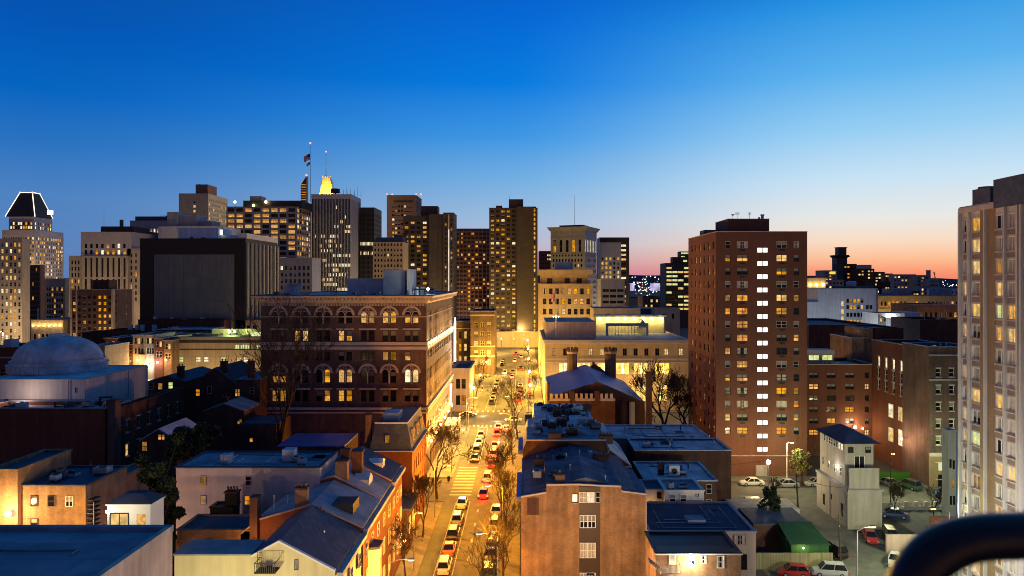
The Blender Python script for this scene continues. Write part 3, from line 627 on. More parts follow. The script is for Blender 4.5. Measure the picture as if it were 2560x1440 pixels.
wbox(r, 'roof_house', 'tower_dark', (X(1052, 448), X(1094, 448), 448, 458, z - 1, Z(515, 448))); wbox(r, 'vertical_strip', 'white_fin', (X(1120.5, 433.5), X(1123, 433.5), 433.6, 433.95, 20, zz - 1))
o = tag(link('vertical_banner_light', MB().box(-.24, .24, -.2, .2, 0, 42, 'strip_soft').mesh('strip'), None, (X(1122, 425), 425, Z(722, 425) - 6)), 'thin bright vertical light line on the corner of the near black tower', 'light')
x0, x1, z = pxb(932, 1008, 606, 400)
r = bldg('mansard_office', 'old cream office with a dark mansard roof left of the near black tower', 'building', x0, x1, 400, 18, z, 'stone_beige', S=grid(x1 - x0, 9, .95, rows(z - 26, 3.0, 9), 1.5, p=.08, lit='ky', dark='..b', seed=6, a0=.9, pa=1.85), cop='stone_trim', copd=.5)
m = MB(); m.frustum((x0, x1, 400, 418), z + .2, (x0 + 2, x1 - 1, 402, 416), z + 3, 'roof_dark'); part(r, 'mansard_roof', m)
x0, x1, z = pxb(985, 1010, 588, 430); bldg('plant_tower', 'small dark roof block between rose tower and near black tower', 'building', x0, x1, 430, 12, z, 'dark_panel')
# curved red brown building
r = thing('curved_hotel', 'red brown curved building of gridded bands between the two dark towers', 'building', (X(1190, 500), 500, 0))
m = MB(); ww = MB(); seg = 9; zz = Z(575, 500); rnd = random.Random(2)
pts = [(X(1140, 500) + i * 2.75, 499 - 5 * math.sin(math.pi * i / seg)) for i in range(seg + 1)]
for i in range(seg):
    a, b = pts[i], pts[i + 1]; m.poly([(a[0], a[1] + 1, 0), (b[0], b[1] + 1, 0), (b[0], b[1] + 1, zz), (a[0], a[1] + 1, zz)], 'dark_panel')
    m.box(a[0] - .3, a[0] + .3, a[1] - .2, a[1] + .9, 0, zz, 'terracotta')
    for j in range(24):
        z1 = zz - 2.2 - j * 2.95; m.poly([(a[0], a[1], z1), (b[0], b[1], z1), (b[0], b[1], z1 + 1.25), (a[0], a[1], z1 + 1.25)], 'terracotta')
        if rnd.random() < .26: q = MB(); q.poly([(a[0] + .5, a[1] + .9, z1 - 1.5), (b[0] - .5, b[1] + .9, z1 - 1.5), (b[0] - .5, b[1] + .9, z1 - .1), (a[0] + .5, a[1] + .9, z1 - .1)], rnd.choice(['lit_warm', 'lit_dim', 'lit_orange', 'lit_cream'])); part(r, 'window', q)
m.box(pts[0][0], pts[-1][0], 501, 512, 0, zz + .5, 'terracotta'); m.box(pts[0][0] - .3, pts[-1][0], 499.4, 501, zz - 1, zz + 1, 'terracotta'); part(r, 'wall', m)
# tall twin shaft tower closing the street
x0, x1, z = pxb(1223, 1292, 520, 432)
pt = ['..h.y', 'yy..y', '...y.', 'y.h..', 'wyy.d', 'd..yy', '.yy..', 'y...w', 'yyy.y', 'w...h', 'y.wyy', 'y.y.b', 'h..y.', 'd.ywy', 'dy.yy', '..y.w', '.h.y.', 'b.y..', 'yyy..', 'y.h..', 'wwy.w', 'd..y.', 'b.y..', 'yyd..', 'y.b..', 'hyw..', 'b.bh.', '..yy.']
r = bldg('street_end_tower', 'tall dark tower at the end of the street with many scattered lit windows', 'skyscraper', x0, x1, 432, 26, z, 'tower_dark', S=grid(x1 - x0, 5, 2.1, rows(6, 2.82, 28), 1.5, a0=.9, pa=3.3, pat=pt, st='band'), cop='tower_dark')
a, b, zz = pxb(1292, 1340, 517, 428); bldg('', '', '', a, b, 428, 26, zz, 'tower_dark', S=grid(b - a, 1, .9, rows(6, 2.82, 28), 1.3, a0=9.6, p=.12, dark='b.', seed=4), root=r)
a, b, zz = pxb(1330, 1344, 520, 426); bldg('', '', '', a, b, 426, 20, zz, 'tower_dark', S=grid(b - a, 1, .9, rows(6, 2.82, 28), 1.8, a0=1.1, p=.85, lit='cyk', dark='.', seed=4), root=r)
wbox(r, 'roof_house', 'tower_dark', (X(1272, 436), X(1308, 436), 436, 448, z - 1, Z(498, 436))); wbox(r, 'roof_house', 'tower_dark', (X(1240, 436), X(1255, 436), 436, 444, z - 1, Z(514, 436))); antenna(r, X(1273, 437), 437, Z(498, 436), Z(487, 436))
wbox(r, 'podium', 'stone_beige', (X(1236, 424), X(1350, 424), 420, 425.8, 0, 9.5))
m = MB(); m.sphere((X(1303, 427), 427, Z(823, 427)), .6, 'lamp_warm', 6); m.box(X(1303, 427) - .1, X(1303, 427) + .1, 427.2, 428, Z(823, 427) - .1, Z(823, 427) + .1, 'iron'); part(r, 'wall_light', m); lamp(r, (X(1303, 426) - r.location.x, -7, Z(821, 427)), 9000)
# low blocks behind, right of the end tower
x0, x1, z = pxb(1348, 1402, 628, 620)
bldg('dark_far_block', 'low dark block with a row of small white lights beside the end tower', 'building', x0, x1, 620, 30, z, 'brick_dark', S=grid(x1 - x0, 9, .9, rows(z - 26, 3.6, 7), 1.6, p=.22, lit='wk', dark='.', seed=2))
# beaux arts tower, turned to show its right side
Y = 450; wd = 23.5; zt = Z(568, 450)
cx = X(1419, Y)
r = bldg('arched_top_tower', 'pale stone tower with a heavy cornice and arched windows at its top floors', 'skyscraper', cx - wd / 2, cx + wd / 2, Y, 24, zt, 'stone_grey', rot=R(-24), S=join(grid(wd, 5, 1.9, [zt - 16], 8, a0=1.9, pa=4.3, st='arch', frame='stone_grey', pat=['h..y.']), grid(wd, 10, 1.05, rows(zt - 74, 3.45, 17), 1.9, a0=1.5, pa=2.13, p=.14, lit='yyk', dark='.', seed=4)), E=join(grid(24, 7, 1.3, [zt - 16], 8, a0=1.2, pa=3.2, st='arch', frame='stone_grey', p=1, lit='w'), grid(24, 9, 1.2, rows(zt - 74, 3.45, 17), 1.9, a0=1.2, pa=2.5, p=.1, lit='d', dark='.b', seed=5)), cop='stone_grey', copd=1.9, limit=100)
m = MB(); m.frustum((-wd / 2 - .3, wd / 2 + .3, -.3, 24.3), zt - 2.4, (-wd / 2 - 1.9, wd / 2 + 1.9, -1.9, 25.9), zt - .02, 'stone_grey'); part(r, 'cornice', m, world=False)
m = MB(); m.box(-wd / 2 - .4, wd / 2 + .4, -.4, .02, zt - 17.6, zt - 17, 'stone_grey'); m.box(wd / 2 - .02, wd / 2 + .4, .02, 24, zt - 17.6, zt - 17, 'stone_grey'); m.box(-wd / 2, wd / 2, -.45, -.01, zt - 6.6, zt - 6.2, 'stone_grey'); part(r, 'string_course', m, world=False)
m = MB(); m.box(-8, 8, 6, 18, zt - .6, zt + 1.8, 'roof_dark'); part(r, 'roof_house', m, world=False)
m = MB(); m.cyl(2, 8, zt + 1.8, Z(488, 458), .18, 'steel', 6, .08); part(r, 'flag_mast', m, world=False)
x0, x1, z = pxb(1548, 1573, 594, 500)
bldg('brown_slab', 'brown slab with bright ladder windows behind the pale gridded hotel', 'building', x0 - 14, x1, 500, 18, z, 'bronze', S=grid(x1 - x0 + 14, 1, 3.4, rows(z - 46, 3.3, 13), 1.4, a0=15.5, p=.6, lit='kyw', dark='.', seed=9))
x0, x1, z = pxb(1500, 1553, 607, 480)
bldg('gridded_hotel', 'pale blue grey hotel with four columns of warm windows', 'building', x0, x1, 480, 14, z, 'stone_grey', S=grid(x1 - x0, 5, 1.3, rows(z - 46, 3.1, 12), 1.9, a0=1.1, pa=2.7, p=.5, lit='yck', dark='.b', seed=19), cop='white_wall', copd=.1)
x0, x1, z = pxb(1502, 1562, 698, 400)
bldg('banded_podium', 'low grey office with white horizontal bands in front of the gridded hotel', 'building', x0, x1, 400, 20, z, 'stone_grey', S=grid(x1 - x0, 3, 3.6, rows(4, 3.3, 10), 1.5, a0=1, pa=4.2, p=.4, lit='www', dark='.', seed=3), cop='white_wall')
# stone building with two step top, warm lit
x0, x1, z = pxb(1350, 1481, 710, 290)
r = bldg('civic_stone_block', 'warm lit stone block with an overhanging attic and a grid of square windows', 'building', x0, x1, 290, 40, z, 'stone_warm', S=grid(x1 - x0, 8, 1.5, rows(z - 25.3, 4.22, 6), 2.4, a0=1.15, pa=2.58, frame='bronze', st='sash', pat=['.' * 8, '.y..k...', 'q.q...q.', '..dk....', '...y.yy.', 'q..dyy.y']), cop='stone_warm', copd=.5)
bldg('', '', '', x0 + .8, x1 - 1.5, 292, 34, Z(688, 292), 'stone_warm', z0=z - .8, root=r, S=grid(20, 3, 2.2, [z + .2], 2.2, a0=[2.2, 9.5, 14.5], p=0, dark='.'))
wbox(r, 'attic', 'stone_warm', (x0 - .4, x1 + .1, 289.5, 327, Z(688, 292) + .2, Z(674, 289.5)))
wbox(r, 'roof_house', 'duct', (X(1391, 300), X(1432, 300), 300, 312, Z(674, 289.5), Z(655, 300)))
# long warm stone library
x0, x1, z = pxb(1363, 1722, 851, 216)
cols = [X(u, 216) - x0 for u in (1386, 1430, 1474, 1497, 1538, 1566, 1594, 1621, 1648, 1684, 1700)]
lib = bldg('stone_library', 'long cream stone library with huge lit windows showing glowing chandeliers', 'library', x0, x1, 216, 42, z, 'stone_warm', cop='stone_trim', copd=.7, roof='roof_blue', near=True, par=.3, S=join(
    grid(x1 - x0, 0, 1.25, [Z(889, 216)], 2.2, a0=[X(u, 216) - x0 for u in (1380, 1408, 1432, 1471, 1500, 1530, 1557, 1584, 1611, 1638, 1661, 1697)], st='grid', frame='bronze', pat=['q..kk.....kk']),
    grid(x1 - x0, 0, 4.4, [Z(937, 216)], 3.9, a0=[X(u, 216) - x0 for u in (1397, 1441, 1493, 1538, 1584, 1638)], st='band', frame='bronze', p=1, lit='u', rec=.7),
    grid(x1 - x0, 0, 3.2, [Z(1003, 216)], 5, a0=[X(u, 216) - x0 for u in (1402, 1446, 1498, 1543, 1589, 1643)], st='band', frame='bronze', p=1, lit='u')))
wbox(lib, 'string_course', 'stone_trim', (x0, x1, 215.6, 216, Z(897, 216) - .15, Z(897, 216) + .15), (x0, x1, 215.7, 216, Z(908, 216), Z(905, 216)))
m = MB(); zc = z
m.box(x0 - .3, x1, 215.3, 216, zc - 1.1, zc, 'stone_trim')
for i in range(60): a = x0 + i * (x1 - x0) / 60; m.box(a, a + .35, 215.05, 215.3, zc - .7, zc - .2, 'stone_trim')
part(lib, 'cornice', m)
for u in (1408, 1456, 1508, 1553, 1599, 1655):
    m = MB(); xx = X(u + 4, 216); m.sphere((xx, 215.75, Z(930, 216)), .45, 'chandelier', 6); m.sphere((xx, 215.75, Z(924, 216)), .28, 'chandelier', 5); m.cyl(xx, 215.75, Z(924, 216), Z(907, 216), .05, 'chandelier', 4); part(lib, 'chandelier', m)
wbox(lib, 'roof_house', 'brick_painted', (x0 + .5, X(1490, 226), 226, 254, z - .3, Z(805, 226)))
zz = Z(792, 250); wbox(lib, 'penthouse', 'cream_paint', (X(1490, 250), X(1660, 250), 250, 257.5, z - .3, zz), (X(1660, 251), x1 - .3, 251, 257.5, z - .3, zz - .3))
wbox(lib, 'penthouse_roof', 'roof_blue', (X(1488, 249), x1 - .2, 249, 257.6, zz + .01, zz + .5))
for i in range(8):
    xx = X(1500 + i * 22, 248); m = MB(); m.box(xx - .5, xx + .5, 249.6, 249.95, zz - .8, zz - .55, 'lamp_warm'); part(lib, 'wall_light', m); lamp(lib, (xx - lib.location.x, 248.6 - 216, zz - 1.0), 420, (1, .68, .22))
m = MB()
for u in (1517, 1618): m.box(X(u, 240) - .35, X(u, 240) + .35, 239.6, 240.4, z - .3, Z(815, 240), 'duct')
m.box(X(1517, 240) - .35, X(1618, 240) + .35, 239.6, 240.4, Z(815, 240), Z(808, 240), 'duct')
for i in range(12): m.box(X(1522 + i * 8, 240), X(1523 + i * 8, 240), 239.9, 240.1, z - .3, Z(815, 240), 'duct')
part(lib, 'gantry', m); m = MB(); m.prism([(X(1596, 246), 246, z + 2), (X(1618, 246), 246, z + 2), (X(1607, 246), 246, z + 5)], (0, 4, 0), 'roof_blue'); part(lib, 'roof_vent', m)
x0, x1, z = pxb(1484, 1601, 772, 275)
bldg('cream_annex', 'plain cream annex with one glowing lamp behind the library roof', 'building', x0, x1, 275, 20, z, 'stone_beige', S=grid(x1 - x0, 1, 1.4, [z - 4.5], 2.6, a0=5, p=0, dark='.'), cop='roof_pale')
x0, x1, z = pxb(1602, 1640, 772, 300); bldg('blue_roof_shed', 'low shed with a pale blue roof right of the cream annex', 'building', x0, x1, 300, 16, z, 'roof_dark', roof='roof_pale', par=0)
x0, x1, z = pxb(1642, 1700, 772, 285); bldg('cream_stair_block', 'cream block with one small door beside the green lit stepped office', 'building', x0, x1, 285, 14, z, 'stone_beige', S=grid(x1 - x0, 2, 1, [z - 4], 2, p=0, dark='.'), cop='stone_trim')
x0, x1, z = pxb(1608, 1650, 742, 420); bldg('brick_flat', 'brick flats with a column of yellow windows behind the library', 'building', x0, x1, 420, 20, z, 'brick_dark', S=grid(x1 - x0, 5, 1.2, rows(z - 16, 3.2, 5), 1.6, p=.25, lit='yk', dark='.', seed=4))
x0, x1, z = pxb(1574, 1610, 745, 520); bldg('long_warehouse', 'long dark warehouse roof below the bright far screens', 'building', x0 - 10, x1, 520, 30, z, 'roof_dark', roof='roof_blue')
for ua, ub, vt, sd in ((1576, 1586, 708, 1), (1627, 1650, 708, 2)):
    xa, xb2, zz = pxb(ua, ub, vt, 1300); o = link('stadium_screen', MB().box(xa, xb2, 1300, 1306, zz - 14, zz, 'screen').mesh('stadium_screen')); tag(o, ('narrow' if sd == 1 else 'wide') + ' bright violet white screen glowing far off below the hill', 'screen')
# stepped green lit office
x0, x1, z = pxb(1664, 1725, 658, 600)
r = bldg('stepped_green_office', 'stepped dark glass office with pale green lit floors left of the brick tower', 'office building', x0, x1, 600, 24, z, 'dark_panel', S=grid(x1 - x0, 4, 4.4, rows(z - 40, 3.5, 11), 1.7, a0=.8, pa=5, p=.62, lit='ggk', dark='.', seed=11))
for ua, vt in ((1682, 643), (1700, 629)): a, b, zz = pxb(ua, 1725, vt, 604 + (ua - 1682) * .2); bldg('', '', '', a, b, 604 + (ua - 1682) * .2, 10, zz, 'dark_panel', z0=z, S=grid(b - a, 2, 3.4, rows(z + 1.2, 3.5, 3), 1.7, p=.8, lit='g'), root=r)

# ------------------------------------------------------------------ far right skyline
x0, x1, z = pxb(2017, 2064, 695, 400)
r = bldg('lantern_lit_block', 'stone block with three blazing lamps under its lit cornice', 'building', x0, x1, 400, 16, z, 'stone_beige', S=grid(x1 - x0, 3, 1.9, rows(z - 19, 3.6, 4), 2, a0=1, pa=3.3, p=.35, lit='k', dark='.', seed=2), cop='stone_warm', copd=.4)
for i in range(3): xx = X(2027 + i * 16, 399); m = MB(); m.sphere((xx, 399.3, z - 4), .55, 'lamp_warm', 6); part(r, 'wall_lantern', m); lamp(r, (xx - r.location.x, -1.6, z - 3.6), 260, (1, .66, .22))
Y = 900; x0, x1, z = pxb(2092, 2118, 665, Y)
r = thing('clock_tower', 'tall battlemented clock tower silhouetted against the orange sunset', 'tower', ((x0 + x1) / 2, Y, 0))
m = MB(); m.box(x0, x1, Y, Y + 14, 0, Z(645, Y), 'bronze'); part(r, 'shaft', m)
m = MB(); m.frustum((x0, x1, Y, Y + 14), Z(645, Y), (x0 - 2, x1 + 4, Y - 1.5, Y + 16), Z(652, Y) + 6, 'bronze')
for i in range(6): m.box(x0 - 2 + i * 3.2, x0 - .6 + i * 3.2, Y - 1.5, Y + 16, Z(652, Y) + 6, Z(652, Y) + 7.5, 'bronze')
part(r, 'corbel', m)
a, b = X(2098, Y), X(2118, Y)
m = MB()
for q in (a, a + (b - a) * .42, b - 2): m.box(q, q + 2, Y + 2, Y + 12, Z(652, Y) + 5, Z(632, Y), 'bronze')
m.box(a, b, Y + 2, Y + 12, Z(632, Y), Z(618, Y), 'bronze'); m.box(a - .8, b + .8, Y + 1, Y + 13, Z(619, Y), Z(617.5, Y), 'bronze'); part(r, 'belfry', m)
bldg('brick_hospital', 'brick hospital block with warm top floor right of the clock tower', 'building', X(2108, 880), X(2142, 880), 880, 30, Z(660, 880), 'brick_dark', S=grid(17, 4, 2.4, rows(8, 4.4, 12), 2, p=.3, lit='y', dark='b.', seed=3))
fr = [(2060, 2092, 676, 860, 'concrete', 'pale block with an orange sign left of the clock tower'), (2143, 2186, 672, 860, 'brick_dark', 'dark brick ward block with blue roof house near the clock tower'), (2186, 2212, 680, 850, 'brick_dark', 'narrow dark ward block behind the white building'), (2212, 2232, 684, 840, 'terracotta', 'slim reddish block in the middle of the sunset horizon'), (2232, 2290, 686, 830, 'stone_grey', 'grey horizontal block with white lit floors on the sunset horizon'), (2290, 2324, 688, 815, 'concrete', 'pale block with a floodlit roof lamp on the horizon'), (2324, 2348, 697, 800, 'stone_grey', 'small grey block under the slim round shaft on the horizon')]
for i, (ua, ub, vt, Y, mt, lb) in enumerate(fr):
    a, b, zz = pxb(ua, ub, vt, Y); r = bldg('horizon_block', lb, 'building', a, b, Y, 25, zz, mt, S=grid(b - a, max(3, int((b - a) / 4)), 2.3, rows(zz - 16, 4, 4), 1.8, p=.35, lit='ykw', dark='.b', seed=40 + i))
    if i == 0: wbox(r, 'lit_sign', 'sign_orange', (X(2075, Y), X(2088, Y), Y - .6, Y - .2, zz - 4.5, zz - 1.5))
    if i == 1: wbox(r, 'roof_house', 'stone_grey', (a + 6, b - 2, Y + 3, Y + 15, zz - .6, zz + 5))
m = MB(); xx = X(2321, 900); m.cyl(xx, 900, 0, Z(676, 900), 2.6, 'stone_grey', 14); m.cyl(xx, 900, Z(677, 900), Z(675.5, 900), 3.2, 'stone_grey', 14)
o = tag(link('round_shaft', m.mesh('round_shaft')), 'slim round shaft standing alone on the sunset horizon', 'tower')
m = MB(); xx = X(2337, 900); m.tube([(xx, 900, 0), (xx, 900, Z(680, 900))], .5, 'iron', 4); m.tube([(xx + 1, 900, Z(694, 900)), (xx - 2, 900, Z(679, 900))], .4, 'car_red', 4)
tag(link('crane', m.mesh('crane')), 'thin red crane against the orange sky', 'crane')
x0, x1, z = pxb(2045, 2195, 722, 325)
r = bldg('white_factory', 'white painted block with a bottom row of yellow windows and a water tank', 'building', x0, x1, 325, 30, z, 'white_wall', cop='white_wall', S=join(grid(30, 1, 1.2, [Z(803, 325), Z(785, 325), Z(765, 325)], 2.2, a0=X(2103, 325) - x0, pat=['k', 'k', 'k']), grid(30, 0, 1.25, [Z(809, 325), Z(792, 325), Z(773, 325), Z(757, 325)], 1.9, a0=[X(u, 325) - x0 for u in (2116, 2125, 2134, 2143, 2152, 2165, 2174)], st='sash', pat=['yyyyyyy', '.......', '.yybk..', '.dyyb  '])))
wbox(r, 'side_wing', 'white_wall', (X(2016, 322), x0 - .02, 322, 350, 0, Z(755, 322))); wbox(r, 'roof_house', 'roof_dark', (X(2115, 335), X(2185, 335), 335, 350, z - .7, Z(716, 335)))
m = MB(); m.cyl(X(2130, 340), 341, z - .7, Z(705, 340), 2.3, 'duct', 14); m.cyl(X(2130, 340), 341, Z(705, 340), Z(702, 340), 2.3, 'duct', 14, .3); part(r, 'water_tank', m)
x0, x1, z = pxb(2195, 2420, 740, 430)
r = bldg('long_stone_terrace', 'long cream stone building with a pale cornice and a few lit windows', 'building', x0, x1, 430, 30, z, 'stone_beige', S=grid(x1 - x0, 22, 1.3, [z - 6, z - 14], 2.6, p=.2, lit='yko', dark='..q', seed=7), cop='stone_beige', copd=.8)
wbox(r, 'string_course', 'stone_trim', (x0, x1, 429.5, 430, z - 8.3, z - 7.7)); wbox(r, 'roof_house', 'roof_blue', (X(2225, 440), X(2270, 440), 436, 450, z - .7, Z(722, 436)), (X(2345, 440), X(2370, 440), 436, 450, z - .7, Z(720, 436)))
x0, x1, z = pxb(2292, 2400, 762, 340)
bldg('orange_brick_store', 'orange brick building with dark windows below the long cream terrace', 'building', x0, x1, 340, 24, z, 'brick_orange', S=grid(x1 - x0, 8, 1.2, [z - 6, z - 10.5], 2.3, p=.1, lit='y', dark='.q', seed=5), cop='stone_trim')
x0, x1, z = pxb(2195, 2262, 784, 300)
r = bldg('white_corner_shop', 'small white two storey house beside a blazing floodlight', 'building', x0, x1, 300, 14, z, 'white_wall', S=grid(x1 - x0, 6, .9, [z - 3.4, z - 6.4], 1.5, pat=['k.....', 'y..yg.'], a0=.8, pa=1.85), cop='white_wall')
wbox(r, 'rear_wing', 'white_wall', (x1 + .02, X(2299, 302), 302, 312, 0, Z(781, 302))); m = MB(); m.sphere((X(2229, 299), 299.2, Z(799, 299)), .5, 'lamp_white', 6); part(r, 'floodlight', m); lamp(r, (X(2229, 299) - r.location.x, -1.6, Z(799, 299)), 1300, (1, .95, .85))
x0, x1, z = pxb(2300, 2400, 800, 250); r = bldg('dark_roof_block', 'dark brick block with roof ducts left of the right apartment tower', 'building', x0, x1, 250, 20, z, 'brick_dark'); clutter(r, x0 + 1, x1 - 1, 252, 262, z - .7, 8, 5)
for i, (ua, ub, vt, Y, mt, rf, lb, n) in enumerate(((2204, 2250, 738, 520, 'white_wall', 'roof_pale', 'pale block with a blue roof just above the long cream terrace', 5), (2252, 2300, 728, 600, 'brick_dark', 'roof_blue', 'dark block sparkling with small lamps above the long cream terrace', 6), (2350, 2400, 722, 560, 'white_wall', 'roof_pale', 'small white block near the horizon beside the right slab', 4), (2185, 2226, 704, 700, 'brick_dark', 'roof_dark', 'brick block with two white windows below the ward blocks', 7), (2300, 2350, 716, 640, 'concrete', 'roof_dark', 'grey block under the slim round shaft', 6), (2262, 2300, 800, 285, 'white_wall', 'roof_blue', 'low pale house with a lit side right of the white corner house', 3), (2060, 2110, 700, 620, 'concrete', 'roof_pale', 'grey block between the lantern lit block and the white painted block', 5), (1574, 1606, 768, 380, 'stone_beige', 'roof_blue', 'low cream block below the bright far screens', 4))):
    a, b, zz = pxb(ua, ub, vt, Y); bldg('low_block', lb, 'building', a, b, Y, 18, zz, mt, S=grid(b - a, n, 1.6, rows(zz - 11, 3.6, 3), 1.8, p=.4, lit='kyw', dark='.', seed=300 + i), roof=rf, cop=rf)
x0, x1, z = pxb(2022, 2192, 812, 240); r = bldg('dark_blue_hall', 'wide low dark hall in front of the white painted block', 'building', x0, x1, 240, 40, z, 'brick_dark', roof='roof_dark', cop='roof_blue')

# ------------------------------------------------------------------ red brick apartment tower
x0, x1, z = pxb(1790, 2018, 580, 143); D = 24.0; W = x1 - x0
def au(u): return X(u, 143) - x0
rz = [Z(617, 143) - .3 - i * 2.715 for i in range(18)]
fp = {0: ['.bqy', 0]}
colsu = [(1813, 1.1, '.hbbdobbobhbbydbb.'), (1842, 2.3, 'qhbqyoooqyhqqbybyb'), (1941, 2.2, 'bkhbky.b.bqyqboqbb'), (1984, 1.15, 'qbb.d.byb..dohbykq')]
wl = []
for u, w, s in colsu:
    for i in range(18):
        if rz[i] < 6: continue
        wl.append((au(u), rz[i], w, 1.42, 'sash2' if w > 2 else 'sash', s[i], 'stone_trim' if s[i] in 'bq.' and i % 3 == 0 else 'iron'))
for i in range(16): wl.append((au(1893), Z(632, 143) - i * 2.715, 2.25, 1.1, 'slide', 's', 'iron'))
Wg = grid(D, 6, 1.15, [q for q in rz if q > 4], 1.45, a0=1.3, pa=3.7, st='sash', p=.42, lit='yyko', dark='bq.q', seed=77)
r = bldg('brick_apartment_tower', 'tall red brick apartment tower with a column of bright white stair windows', 'apartment tower', x0, x1, 143, D, z, 'brick_tower', S=dict(win=wl, rec=.16, sill=None), Wf=Wg, cop='stone_trim', near=True, copd=.04)
zt = Z(548, 148); wbox(r, 'head_house', 'brick_tower', (X(1821, 148), X(1923, 148), 148, 158, z - .7, zt)); wbox(r, 'head_house_coping', 'stone_trim', (X(1821, 148) - .1, X(1923, 148) + .1, 147.9, 158.1, zt + .003, zt + .12))
m = MB(); a, b = X(1758, 156), X(1803, 156)
m.box(a, a + .3, 155, 159, z - .7, z + 1.3, 'iron'); m.box(b - .3, b, 155, 159, z - .7, z + 1.3, 'iron'); m.box(a + .3, b - .3, 155.4, 158.6, z - .1, z + 1.1, 'duct'); m.box(a + .3, b - .3, 155, 159, z + 1.1, z + 1.3, 'iron'); part(r, 'cooling_tower', m)
m = MB(); m.cyl(X(1906, 150), 150, zt, zt + 1.1, .3, 'duct', 10); m.cyl(X(1906, 150), 150, zt + .9, zt + 1.2, .42, 'duct', 10); part(r, 'vent_pipe', m); m = MB(); m.cyl(X(1898, 150), 150, zt, zt + .6, .35, 'duct', 10, .2); part(r, 'vent_pipe', m)
for u, wdt in ((1843, 1.0), (1874, .7)):
    m = MB(); xx = X(u, 150); m.cyl(xx, 150, zt, zt + 1.6, .035, 'iron', 5)
    for k2 in range(5): m.tube([(xx - wdt / 2, 150, zt + 1.1 + k2 * .12), (xx + wdt / 2, 150, zt + 1.15 + k2 * .12)], .02, 'iron', 4)
    part(r, 'roof_aerial', m)
m = MB(); m.lathe(X(1832, 150), 150, [(.05, zt + .9), (.4, zt + 1.2)], 'iron', 10); m.cyl(X(1832, 150), 150, zt, zt + .9, .04, 'iron', 5); part(r, 'dish', m)
acs = MB()
for u in (1842, 1941):
    for i in range(16):
        if rz[i] > 6: acs.box(au(u) + x0 + .6, au(u) + x0 + 1.7, 142.93, 142.99, rz[i] - .55, rz[i] - .25, 'iron')
part(r, 'vent_grille', acs)['kind'] = 'stuff'
wbox(r, 'base_band', 'concrete', (x0 - .05, x1 + .05, 142.9, 142.97, 4.2, 4.4)); wbox(r, 'service_door', 'concrete', (X(1893, 142), X(1922, 142), 142.85, 142.98, 0, 2.4))
# ------------------------------------------------------------------ pale banded apartment slab on the right
xw = 58.7; ya, yb = 74.0, 94.0; z = Z(521, 94)
def yu(u): return FP * xw / (u - VU)
cols = [(2408, 2421), (2430, 2450), (2490, 2512), (2519, 2541), (2586, 2612), (2620, 2650)]
rw = [z - 3.3 - i * 2.78 for i in range(17)]
wl = []; rnd = random.Random(8)
pm2 = {(0, 1): 'c', (4, 2): 'g', (5, 0): 'c', (5, 2): 'c', (7, 0): 'o', (3, 2): 'k', (2, 2): 'd', (8, 2): 'k', (10, 0): 'c', (11, 2): 'k', (12, 0): 'd', (10, 1): 'g', (14, 1): 'k', (13, 2): 'c', (13, 3): 'k', (12, 1): 'd', (15, 2): 'd'}
for c, (ua, ub) in enumerate(cols):
    ynear, yfar = yu(ub), yu(ua)
    for i, zz in enumerate(rw):
        s = pm2.get((i, c)) or rnd.choice('qqqqbq.ckq' if c > 1 else 'qqcbq.qk'); wl.append((ynear - ya, zz, yfar - ynear, 1.75, 'slide', s, 'white_paint'))
r = bldg('banded_apartment_slab', 'pale apartment slab at the right border with brown spandrels and curtained windows', 'apartment tower', xw, xw + 20, ya, yb - ya, z, 'slab_cream', Wf=dict(win=wl, rec=.14, sill='stone_trim'), cop='stone_trim', near=True, copd=.15)
m = MB()
for c, (ua, ub) in enumerate(cols):
    for zz in rw: m.box(xw - .04, xw, yu(ub) + .01, yu(ua) - .01, zz - 1.0, zz - .18, 'spandrel_brown')
part(r, 'spandrels', m)['kind'] = 'stuff'
m = MB()
for ua, ub in ((2451.5, 2463), (2469.5, 2489)): m.box(xw - .06, xw, yu(ub), yu(ua), 0, z - .7, 'brick_tan')
for ua, ub in ((2543, 2556), (2562, 2584)): m.box(xw - .06, xw, yu(ub), yu(ua), 0, z - .7, 'brick_tan')
part(r, 'brick_bay', m)
m = MB()
for u in (2402.5, 2425.5, 2466, 2515.5, 2548, 2557): m.box(xw - .36, xw - .062, yu(u) - .14, yu(u) + .14, 0, z - .5, 'white_fin')
part(r, 'pier', m)
wbox(r, 'cornice', 'stone_trim', (xw - .35, xw - .003, ya, yb + .1, z - .68, z - .003))
wbox(r, 'roof_house', 'roof_slate', (X(2497, 86), xw + 12, 80, 87, z - .7, Z(447, 86))); wbox(r, 'roof_house', 'stone_grey', (X(2533, 82), xw + 14, 76, 79.9, z - .7, Z(443, 82)))
wbox(r, 'cooling_tower', 'roof_slate', (X(2437, 91), X(2491, 91), 88, 91.5, z - .7, Z(474, 91)))
m = MB(); m.box(X(2443, 91), X(2460, 91), 87.9, 87.98, z - .3, Z(480, 91), 'iron'); m.cyl(X(2465, 90), 90, Z(474, 91), Z(470, 91), .9, 'iron', 12); part(r, 'louvre', m)

